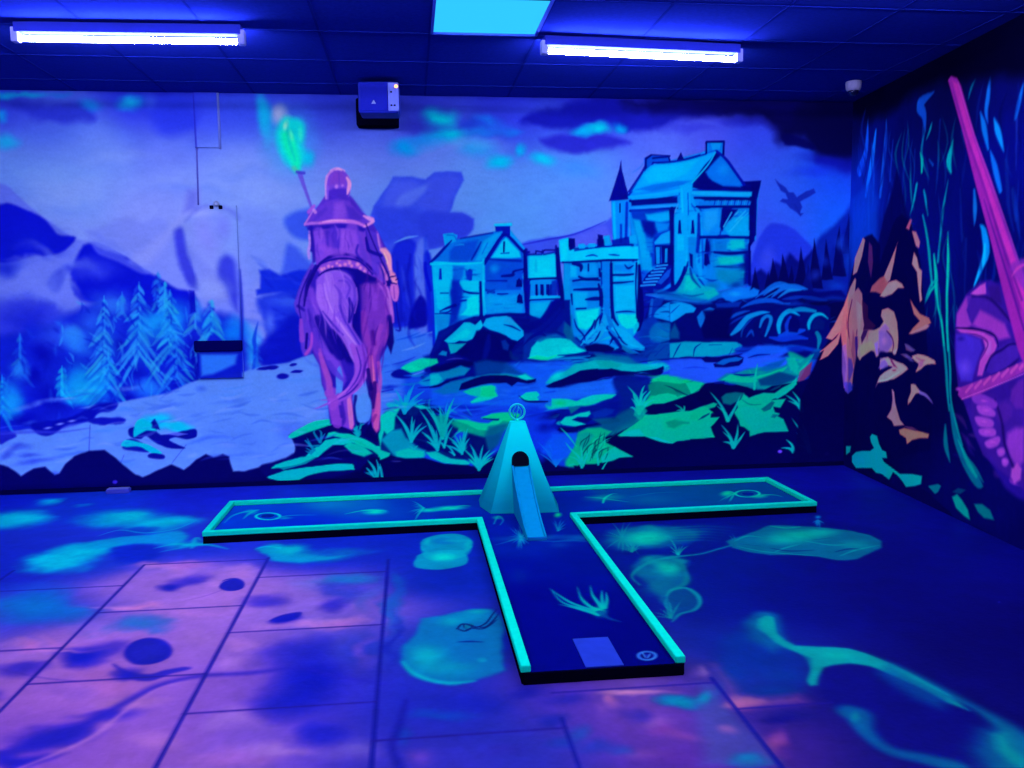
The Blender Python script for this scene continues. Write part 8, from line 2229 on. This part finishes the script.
# ------------------------------------------------------------------ colours
def rgb(r, g, b, E=(1., 1., 1.)):
    return tuple(float(v) for v in np.clip(lin((r, g, b)) / np.array(E), .001, .95))


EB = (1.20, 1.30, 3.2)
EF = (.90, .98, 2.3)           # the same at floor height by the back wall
#         # typical light on paint, for colour matching

def E_B(U, V):  # lamp falloff offset in the mural colour: lighter low down and towards both ends
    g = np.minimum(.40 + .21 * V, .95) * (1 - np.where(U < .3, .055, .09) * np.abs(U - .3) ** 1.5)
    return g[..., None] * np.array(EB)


def E_F(U, V):  # floor and carpet colours lightened towards the back and sides, where tube light weakens
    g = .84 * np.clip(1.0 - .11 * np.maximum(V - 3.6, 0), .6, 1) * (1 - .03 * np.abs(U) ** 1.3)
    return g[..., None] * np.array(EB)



def E_R(U, V):  # right wall colours lightened, most near the corner, to make up for weak light
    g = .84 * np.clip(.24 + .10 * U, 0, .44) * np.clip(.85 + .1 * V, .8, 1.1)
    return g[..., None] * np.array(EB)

M_wall = paint_mat('mural_paint', .8, 0, 60, .25)
M_floor = paint_mat('floor_paint', .55, .03, 45, .3)
M_deck = paint_mat('lane_carpet', .9, 0, 260, .6, .14)
M_ceil = mat('ceiling_tile_black', rgb(26, 46, 232, EB), .9, 0, noise=.12, nscale=40, bump=.5)
M_tbar = mat('ceiling_bar_black', rgb(18, 36, 200, EB), .9, 0)
M_dark = mat('dark_wall_paint', rgb(8, 8, 95, EB), .8, 0, noise=.2, nscale=4)
M_rail = mat('fluorescent_green_rail', rgb(0, 228, 215, tuple(e * .85 for e in EF)), .7, 0, noise=.05, nscale=30)
M_black = mat('black_board', rgb(2, 3, 38, EB), .7, 0)
M_batten = mat('blue_white_batten', (.02, .03, .30), .5, 0)
M_tube = emit_mat('uv_tube_glow', (.40, .42, 1.0), 310)
M_cap = mat('tube_cap', (.30, .32, .6), .5, .05)

# ------------------------------------------------------------------ the room
c_back, c_floor, c_right, c_deck = paint_back(), paint_floor(), paint_right(), paint_deck()
Y0 = -2.0
XL = -4.3
RWN = Vector((-RW_DIR[1], RW_DIR[0], 0)) * -1   # towards outside


def back_world(U, V):
    return np.stack([U, np.full_like(U, D_BACK), V], -1)


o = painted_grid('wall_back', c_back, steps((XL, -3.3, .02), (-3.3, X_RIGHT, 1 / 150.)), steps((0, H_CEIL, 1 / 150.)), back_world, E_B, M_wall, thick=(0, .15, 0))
set_props(o, kind='structure')

f = lambda U, V: np.stack([U, V, np.zeros_like(U)], -1)
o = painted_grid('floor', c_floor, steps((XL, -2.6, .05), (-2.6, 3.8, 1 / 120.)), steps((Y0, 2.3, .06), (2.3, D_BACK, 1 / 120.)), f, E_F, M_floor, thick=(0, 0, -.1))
set_props(o, kind='structure')

LEN = (D_BACK - Y0) / -RW_DIR[1]
f = lambda U, V: np.stack([RW_A[0] + RW_DIR[0] * U, RW_A[1] + RW_DIR[1] * U, V], -1)
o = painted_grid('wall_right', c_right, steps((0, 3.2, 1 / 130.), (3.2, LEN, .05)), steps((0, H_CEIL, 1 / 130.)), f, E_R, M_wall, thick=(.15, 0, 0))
set_props(o, kind='structure')

for nm, a in (('wall_left', (XL - .15, XL, Y0 - .15, D_BACK + .15)), ('wall_front', (XL, 3.1, Y0 - .15, Y0))):
    set_props(box(nm, *a, 0, H_CEIL, M_dark), kind='structure')

# ceiling: black tiles in a black T-bar grid
G = .65
GX, GY = .152, 5.42
PANEL = (GX, GX + G, GY - 2 * G, GY)
bm = bmesh.new()
xs = sorted({XL, 3.9} | {GX + i * G for i in range(-6, 6)})
ys = sorted({Y0, D_BACK + .05} | {GY + j * G for j in range(-11, 3)})
for a, b in zip(xs, xs[1:]):
    for c, d in zip(ys, ys[1:]):
        if b - a < .03 or d - c < .03:
            continue
        if PANEL[0] - .01 < (a + b) / 2 < PANEL[1] and PANEL[2] < (c + d) / 2 < PANEL[3]:
            add_box(bm, a, b, c, d, H_CEIL + .06, H_CEIL + .10)
            continue
        add_box(bm, a, b, c, d, H_CEIL + .004, H_CEIL + .10)
set_props(bm_obj('ceiling', bm, M_ceil), kind='structure')
bm = bmesh.new()
for x in xs[1:-1]:
    add_box(bm, x - .007, x + .007, Y0, D_BACK, H_CEIL + .001, H_CEIL + .008)
for y in ys[1:-1]:
    add_box(bm, XL, 3.6, y - .007, y + .007, H_CEIL, H_CEIL + .007)
set_props(bm_obj('trim_1', bm, M_tbar), kind='structure')
# timber strip along the foot of the back wall
set_props(box('baseboard_back', XL, X_RIGHT, D_BACK - .012, D_BACK, 0, .035, mat('blue_black_skirting', rgb(5, 6, 100, EB), .7, 0)), kind='structure')

# ------------------------------------------------------------------ lit ceiling panel
pe = bpy.data.objects.new('ceiling_light_panel', None)
COL.objects.link(pe)
pe.location = ((PANEL[0] + PANEL[1]) / 2, (PANEL[2] + PANEL[3]) / 2, H_CEIL)
set_props(pe, 'square cyan glowing light panel set in the black ceiling grid', 'ceiling light')
hx, hy = G / 2 - .013, G - .013
box('diffuser', -hx + .004, hx - .004, -hy + .004, hy - .004, .006, .02, emit_mat('cyan_diffuser', (.028, .52, 1.0), 1.15), pe)
bm = bmesh.new()
for a in ((-hx - .008, -hx + .008, -hy, hy), (hx - .008, hx + .008, -hy, hy), (-hx, hx, -hy - .008, -hy + .008), (-hx, hx, hy - .008, hy + .008)):
    add_box(bm, *a, -.006, .006)
bm_obj('panel_frame', bm, mat('panel_frame_white', (.06, .12, .6), .5, 0), pe)


# ------------------------------------------------------------------ UV batten tubes
def batten(p0, p1, label):
    a, b = Vector((*p0, 0)), Vector((*p1, 0))
    L_ = (b - a).length
    e = bpy.data.objects.new('tube_light', None)
    COL.objects.link(e)
    e.location = ((a.x + b.x) / 2, (a.y + b.y) / 2, H_CEIL)
    e.rotation_euler = (0, 0, math.atan2(b.y - a.y, b.x - a.x))
    set_props(e, label, 'tube light', 'UV tube lights on the ceiling')
    h = L_ / 2
    box('housing', -h, h, -.035, .035, -.058, -.004, M_batten, e, .004)
    bm_obj('tube', tube(bmesh.new(), [(-h + .03, 0, -.088), (h - .03, 0, -.092)], .0155, 14), M_tube, e, True)
    for s in (-1, 1):
        box('end_cap', s * h - .02, s * h + .02, -.028, .028, -.11, -.03, M_cap, e, .006)
    return e


batten((-2.165, 5.37), (-.925, 5.33), 'lit violet-white tube in a batten on the ceiling, left of the cyan panel')
batten((.84, 5.405), (2.095, 5.50), 'lit violet-white tube in a batten on the ceiling, right of the cyan panel')
# unseen tube rows, added out of view to even out the light on the walls
for x0, y0 in [(x, y) for y in (3.75, 2.1, .4) for x in (-2.9, -.55, 1.85)]:
    batten((x0, y0), (x0 + 1.3, y0), 'unseen violet-white tube in a batten, added to brighten the lower mural and right wall')

# ------------------------------------------------------------------ golf lane (a T of two lengths of carpet between green rails)
lane = bpy.data.objects.new('mini_golf_lane', None)
COL.objects.link(lane)
lane.location = (0, 0, 0)
set_props(lane, 'T-shaped mini golf lane with glowing green rails and dark blue carpet', 'mini golf lane')
XA, XB, YA, YB = -1.298, 2.712, 5.475, 6.30
SKEW = .033          # the cross arm sits very slightly out of square
SA, SB, SY = .39, 1.045, 3.215
RW, RZ = .040, .076
sk = lambda U: SKEW * (U - .72)


def skew_bar(bm):
    for v in bm.verts:
        if v.co.y > 5.2:
            v.co.y += sk(v.co.x)
    return bm


inside = lambda U, V: ((V > YA + .02 + sk(U)) & (V < YB - .02 + sk(U)) & (U > XA + .02) & (U < XB - .02)) | ((U > SA + .02) & (U < SB - .02) & (V > SY) & (V < YA + .05))
f = lambda U, V: np.stack([U, V, np.full_like(U, DECK_Z)], -1)
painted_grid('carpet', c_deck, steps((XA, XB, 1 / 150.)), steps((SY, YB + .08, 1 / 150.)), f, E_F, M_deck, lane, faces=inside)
bm = bmesh.new()
add_box(bm, XA + .008, XB - .008, YA + .008, YB - .008, 0, DECK_Z - .002)
add_box(bm, SA + .008, SB - .008, SY + .004, YA + .02, 0, DECK_Z - .002)
bm_obj('base_board', skew_bar(bm), M_black, lane)


def rail(x0, x1, y0, y1):
    bm = add_box(bmesh.new(), x0, x1, y0, y1, .046, RZ, .005)
    r = bm_obj('rail', skew_bar(bm), M_rail, lane)
    r['label'] = 'fluorescent green rail'
    ins = .004
    bm_obj('rail_skirt', skew_bar(add_box(bmesh.new(), x0 + ins, x1 - ins, y0 + ins, y1 - ins, 0, .046)), M_black, r)
    return r


rail(XA, XB, YB - RW, YB)
rail(XA, SA + RW, YA, YA + RW)
rail(SB - RW, XB, YA, YA + RW)
rail(XA, XA + RW, YA + RW, YB - RW)
rail(XB - RW, XB, YA + RW, YB - RW)
rail(SA, SA + RW, SY, YA + .004)
rail(SB - RW, SB, SY, YA + .004)
box('end_board', SA + .01, SB - .01, SY - .006, SY + .004, 0, DECK_Z, M_black, lane)
# rubber tee mat on the lane
mt = box('tee_mat', .648, .80, SY + .012, 3.512, DECK_Z, DECK_Z + .005, mat('pale_blue_rubber', rgb(40, 72, 250, EB), .7, .02, noise=.1, nscale=14), lane, .002)
mt['label'] = 'pale blue rectangular tee mat'
for nm, x, y in (('hole_cup', -.978, 5.871), ('hole_cup', 2.392, 5.965)):
    h = bm_obj(nm, lathe(bmesh.new(), [(.042, DECK_Z + .0005), (.042, DECK_Z + .0025), (.001, DECK_Z + .0025)], x, y), mat('cup_blue', rgb(4, 40, 170, EF), .8, 0), lane)
    h['label'] = 'blue hole cup ringed with pale paint'

# ------------------------------------------------------------------ tent shaped obstacle with a ramp
ob = bpy.data.objects.new('pyramid_obstacle', None)
COL.objects.link(ob)
ob.location = (.72, 5.88, DECK_Z + .002)
set_props(ob, 'cyan pyramid-shaped mini golf obstacle with arched black hole and ramp', 'mini golf obstacle')
W = lambda p: Vector(p) - ob.location


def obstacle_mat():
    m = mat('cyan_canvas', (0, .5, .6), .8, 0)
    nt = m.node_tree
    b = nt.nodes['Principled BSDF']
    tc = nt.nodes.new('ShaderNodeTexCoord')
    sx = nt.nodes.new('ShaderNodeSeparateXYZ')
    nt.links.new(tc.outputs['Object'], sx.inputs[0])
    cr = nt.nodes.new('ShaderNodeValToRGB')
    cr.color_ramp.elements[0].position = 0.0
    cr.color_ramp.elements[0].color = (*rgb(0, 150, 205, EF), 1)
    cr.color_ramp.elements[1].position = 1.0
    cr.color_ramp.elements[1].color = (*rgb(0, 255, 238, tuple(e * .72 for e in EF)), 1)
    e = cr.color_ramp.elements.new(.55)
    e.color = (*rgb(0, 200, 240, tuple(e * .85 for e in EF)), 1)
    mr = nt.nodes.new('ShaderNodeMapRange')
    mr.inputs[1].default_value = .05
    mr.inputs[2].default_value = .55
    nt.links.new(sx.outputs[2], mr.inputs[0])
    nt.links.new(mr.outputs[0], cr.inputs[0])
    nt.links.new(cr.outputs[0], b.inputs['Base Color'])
    return m


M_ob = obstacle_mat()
ZB, ZT = DECK_Z + .002, .635
base = [(.50, 5.685), (.73, 5.665), (.957, 5.655), (.985, 5.88), (.975, 6.10), (.72, 6.16), (.452, 6.09), (.445, 5.90)]
top = [(.662, 5.845), (.71, 5.838), (.758, 5.842), (.764, 5.88), (.758, 5.925), (.71, 5.93), (.662, 5.925), (.656, 5.88)]
bm = bmesh.new()
NL = 14
rings = []
for k in range(NL + 1):
    t = k / NL
    ring = []
    for i, ((bx, by), (tx, ty)) in enumerate(zip(base, top)):
        sag = -.012 * math.sin(math.pi * t) * (1 if i % 2 else .3)
        x = bx + (tx - bx) * t
        y = by + (ty - by) * t
        cx, cy = .71, 5.88
        s = 1 + sag / max(.08, math.hypot(x - cx, y - cy))
        ring.append(bm.verts.new(W((cx + (x - cx) * s, cy + (y - cy) * s, ZB + (ZT - ZB) * t))))
    rings.append(ring)
for A, Bq in zip(rings, rings[1:]):
    for i in range(8):
        bm.faces.new((A[i], A[(i + 1) % 8], Bq[(i + 1) % 8], Bq[i]))
bm.faces.new(rings[-1])
bm.faces.new(rings[0][::-1])
bmesh.ops.bevel(bm, geom=[e for e in bm.edges if e.verts[0].co.z < -10], offset=.001)
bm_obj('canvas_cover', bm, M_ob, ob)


def face_y(z):
    t = (z - ZB) / (ZT - ZB)
    return 5.668 + (5.840 - 5.668) * t


# arched mouth, a dark niche lining the front face
cx, z0, w, hh = .713, .350, .058, .094
arch = [(cx - w, z0), (cx + w, z0)] + [(cx + w * math.cos(a), z0 + .036 + (hh - .036) * math.sin(a)) for a in np.linspace(0, math.pi, 15)]
bm = bmesh.new()
A = [bm.verts.new(W((x, face_y(z) - .006, z))) for x, z in arch]
Bv = [bm.verts.new(W((x, face_y(z) + .03, z))) for x, z in arch]
bm.faces.new(A)
bm.faces.new(Bv[::-1])
for i in range(len(A)):
    j = (i + 1) % len(A)
    bm.faces.new((A[i], A[j], Bv[j], Bv[i]))
o = bm_obj('mouth', bm, mat('mouth_black', (.001, .001, .006), .9, .05), ob)
o['label'] = 'black arched opening'
# ramp: a chute with low side walls
bm = bmesh.new()
r0, r1 = .655, .775
prof = [(5.745, .345), (5.60, .262), (5.45, .19), (5.30, .13), (5.15, .083), (5.03, .055)]
L0 = [bm.verts.new(W((r0 - .004 + .006 * i / 5, y, z + .012))) for i, (y, z) in enumerate(prof)]
L1 = [bm.verts.new(W((r0 + .008, y, z + .012))) for y, z in prof]
L2 = [bm.verts.new(W((r0 + .014, y, z))) for y, z in prof]
R2 = [bm.verts.new(W((r1 - .014, y, z))) for y, z in prof]
R1 = [bm.verts.new(W((r1 - .008, y, z + .012))) for y, z in prof]
R0 = [bm.verts.new(W((r1, y, z + .012))) for y, z in prof]
LB = [bm.verts.new(W((r0, y, ZB))) for y, z in prof]
RB = [bm.verts.new(W((r1, y, ZB))) for y, z in prof]
cols = [LB, L0, L1, L2, R2, R1, R0, RB]
for a, b in zip(cols, cols[1:] + cols[:1]):
    for i in range(len(prof) - 1):
        bm.faces.new((a[i], a[i + 1], b[i + 1], b[i]))
bm.faces.new([c[0] for c in cols])
bm.faces.new([c[-1] for c in cols][::-1])
bm_obj('ramp', bm, mat('blue_cyan_ramp', rgb(0, 150, 235, EF), .7, 0), ob)
box('ramp_lip', *(lambda a, b: (a.x, b.x, a.y, b.y, a.z, b.z))(W((r0 + .006, 5.012, ZB)), W((r1 - .002, 5.03, ZB + .016))), mat('lip_blue', rgb(10, 110, 220, EF), .7, 0), ob)
# ring finial with a small looped wire inside
bm = bmesh.new()
RC = Vector((.708, 5.885, .700))
tube(bm, [W(RC + Vector((.052 * math.cos(a), 0, .052 * math.sin(a)))) for a in np.linspace(0, 2 * math.pi, 33)[:-1]], .0075, 10, True)
ringo = bm_obj('ring_finial', bm, mat('cyan_wire', rgb(20, 215, 250, EF), .5, .05), ob, True)
bm = bmesh.new()
for s in (-1, 1):
    tube(bm, [W(RC + Vector((s * .006 + s * .022 * math.sin(t * math.pi), .002, -.046 + .085 * t))) for t in np.linspace(0, 1, 11)], .0045, 8)
tube(bm, [W(RC + Vector((.012 - .024 * t, -.002, .035 - .075 * t))) for t in np.linspace(0, 1, 5)], .004, 8)
bm_obj('wire_loops', bm, mat('blue_wire', rgb(10, 160, 240, EF), .5, .05), ringo, True)
bm_obj('finial_neck', lathe(bmesh.new(), [(.016, W((0, 0, ZT - .004)).z), (.009, W((0, 0, ZT + .008)).z), (.011, W((0, 0, ZT + .018)).z)], RC.x - ob.location.x, RC.y - ob.location.y, 14), M_ob, ringo, True)

# ------------------------------------------------------------------ fittings on the back wall
def painted_box(name, x0, x1, z0, z1, depth, parent):
    """shallow box on the back wall, painted over with the mural"""
    y1 = D_BACK - depth
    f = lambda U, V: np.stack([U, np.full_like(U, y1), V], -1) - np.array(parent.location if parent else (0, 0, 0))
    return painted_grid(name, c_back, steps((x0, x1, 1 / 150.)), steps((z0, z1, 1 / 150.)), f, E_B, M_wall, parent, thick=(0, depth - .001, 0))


cab = bpy.data.objects.new('wall_cabinet', None)
COL.objects.link(cab)
cab.location = (-1.485, D_BACK, .87)
set_props(cab, 'tall shallow wall cabinet painted over with mist and fir trees, black slot near its foot', 'cabinet')
painted_box('cabinet_door', -1.655, -1.315, 1.165, 2.205, .028, cab)
painted_box('cabinet_foot', -1.655, -1.315, .875, 1.085, .025, cab)
rel = lambda x, y, z: (x - cab.location.x, y - cab.location.y, z - cab.location.z)
bm = bmesh.new()
a, b = rel(-1.675, D_BACK - .045, 1.083), rel(-1.315, D_BACK - .002, 1.167)
add_box(bm, a[0], b[0], a[1], b[1], a[2], b[2], .008)
o = bm_obj('slot', bm, mat('slot_black', rgb(4, 4, 110, EB), .7, 0), cab)
o['label'] = 'black horizontal slot'
for x in (-1.497, -1.43):
    a = rel(x, D_BACK - .045, 2.19)
    bm = bmesh.new()
    add_box(bm, a[0] - .014, a[0] + .014, a[1], a[1] + .03, a[2] - .014, a[2] + .014, .005)
    bm_obj('latch', bm, M_black, cab)
a = rel(-1.46, D_BACK - .035, 2.215)
bm = bmesh.new()
bmesh.ops.create_uvsphere(bm, u_segments=14, v_segments=8, radius=.022)
bm.transform(Matrix.Translation(a))
bm_obj('knob', bm, mat('pale_knob', rgb(140, 160, 255, EB), .5, .05), cab, True)

ch = painted_box('pipe_casing', -1.60, -1.425, 2.64, H_CEIL - .002, .025, None)
set_props(ch, 'shallow boxed pipe casing painted blue, between ceiling and wall cabinet', 'pipe casing')
bm = tube(bmesh.new(), [(-1.418, D_BACK - .012, H_CEIL - .003), (-1.418, D_BACK - .012, 2.63)], .009, 10)
set_props(bm_obj('conduit', bm, mat('pale_conduit', rgb(105, 125, 255, EB), .5, .05), None, True), 'thin pale vertical conduit on the right edge of the boxed pipe casing', 'conduit')
bm = tube(bmesh.new(), [(-1.592, D_BACK - .007, 2.637), (-1.600, D_BACK - .007, 2.209)], .006, 8)
set_props(bm_obj('cable', bm, mat('painted_cable', rgb(88, 96, 240, EB), .6, .03), None, True), 'thin painted cable running down the misty sky to the top of the wall cabinet', 'cable')

# box shaped unit high on the wall with a pale control strip
sp = bpy.data.objects.new('wall_speaker', None)
COL.objects.link(sp)
sp.location = (-.183, 6.50, 2.915)
sp.scale = (1.06, 1, .96)
sp.rotation_euler = (0, 0, math.radians(-3))
set_props(sp, 'dark blue box speaker high on the wall with pale control strip and orange light', 'speaker')
M_sp = mat('speaker_blue_black', rgb(26, 42, 225, EB), .5, .05)
box('housing', -.145, .125, 0, .22, -.115, .115, M_sp, sp, .018)
box('front_grille', -.130, .052, -.008, .004, -.10, .098, mat('speaker_grille', rgb(18, 30, 215, EB), .8, .1, noise=.2, nscale=300), sp, .004)
st = box('control_strip', .056, .128, -.010, .02, -.102, .105, mat('pale_strip', rgb(95, 112, 255, tuple(e * .7 for e in EB)), .5, .05), sp, .006)
st['label'] = 'pale control strip'
for i, z in enumerate((.035, -.062, -.062)):
    box('knob', .078 + (i % 2) * .022 - .006, .078 + (i % 2) * .022 + .006, -.016, -.008, z - .006, z + .006, M_black, st, .002)
bm = bmesh.new()
bmesh.ops.create_uvsphere(bm, u_segments=12, v_segments=8, radius=.013)
bm.transform(Matrix.Translation((.112, -.012, .076)))
o = bm_obj('indicator_light', bm, emit_mat('orange_led', (1.0, .35, .12), 3.5), st, True)
o['label'] = 'glowing orange indicator light'
bm = bmesh.new()
v = [bm.verts.new(p) for p in ((-.056, -.0095, -.050), (-.026, -.0095, -.050), (-.040, -.0095, -.022), (-.056, -.006, -.050), (-.026, -.006, -.050), (-.040, -.006, -.022))]
bm.faces.new(v[:3])
bm.faces.new(v[3:][::-1])
for i in range(3):
    bm.faces.new((v[i], v[(i + 1) % 3], v[3 + (i + 1) % 3], v[3 + i]))
bm_obj('badge', bm, mat('pale_badge', rgb(130, 150, 255, EB), .5, .05), sp)
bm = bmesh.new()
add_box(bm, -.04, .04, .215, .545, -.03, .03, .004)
add_box(bm, -.205, .095, .42, .548, -.125, .09, .012)  # plate enlarged to stand for the dark shadow behind and below the speaker
bm_obj('bracket_shadow', bm, M_black, sp)

# dome camera
dc = bpy.data.objects.new('dome_camera', None)
COL.objects.link(dc)
dc.location = (3.335, 6.40, H_CEIL + .004)
set_props(dc, 'small pale dome security camera on the ceiling near the right corner', 'security camera')
bm_obj('camera_base', lathe(bmesh.new(), [(.056, 0), (.058, -.012), (.054, -.05), (.046, -.066), (.040, -.068)], 0, 0), mat('camera_white', rgb(150, 150, 255, EB), .5, .05), dc, True)
bm_obj('lens_dome', lathe(bmesh.new(), [(.040, -.066), (.038, -.082), (.029, -.097), (.015, -.105), (.002, -.107)], 0, 0), mat('camera_lens', (.004, .004, .03), .15, .6), dc, True)

# small white junction box lying at the foot of the wall
jb = bpy.data.objects.new('junction_box', None)
COL.objects.link(jb)
jb.location = (-2.285, 6.985, 0)
set_props(jb, 'small pale junction box on the floor against the left of the back wall', 'junction box')
box('box_body', -.085, .085, -.035, .035, 0, .032, mat('pale_box', rgb(70, 80, 245, EF), .6, .03), jb, .005)
box('box_lid', -.078, .078, -.030, .030, .032, .038, mat('pale_lid', rgb(110, 120, 255, EF), .6, .03), jb, .002)

# ------------------------------------------------------------------ camera and view
cam = bpy.data.cameras.new('camera')
co = bpy.data.objects.new('camera', cam)
COL.objects.link(co)
cam.sensor_width = 36.0
cam.lens = FPX / 1024 * 36.0
cam.clip_start = .05
cr, sr, cp, sp_, cw, sw = math.cos(ROLL), math.sin(ROLL), math.cos(PITCH), math.sin(PITCH), math.cos(YAW), math.sin(YAW)


def cam_dir(X, Z, Y):
    xr = cr * X + sr * Z
    zu = -sr * X + cr * Z
    yr = cp * Y + sp_ * zu
    z = -sp_ * Y + cp * zu
    return Vector((cw * xr + sw * yr, -sw * xr + cw * yr, z))


R, U_, F = cam_dir(1, 0, 0), cam_dir(0, 1, 0), cam_dir(0, 0, 1)
co.matrix_world = Matrix(((R.x, U_.x, -F.x, 0), (R.y, U_.y, -F.y, 0), (R.z, U_.z, -F.z, CAM_Z), (0, 0, 0, 1)))
scene.camera = co

w = bpy.data.worlds.new('world')
scene.world = w
w.use_nodes = True
w.node_tree.nodes['Background'].inputs[0].default_value = (.02, .03, .2, 1)
w.node_tree.nodes['Background'].inputs[1].default_value = .1

vs = scene.view_settings
scene.display_settings.display_device = 'sRGB'
vs.view_transform = 'Standard'
vs.look = 'None'
vs.gamma = 1
vs.use_curve_mapping = False
vs.exposure = 0.0
try:
    scene.cycles.max_bounces = 6
    scene.cycles.diffuse_bounces = 4
    scene.cycles.use_denoising = True
    scene.cycles.sample_clamp_indirect = 4
    scene.cycles.caustics_reflective = False
    scene.cycles.caustics_refractive = False
except Exception:
    pass
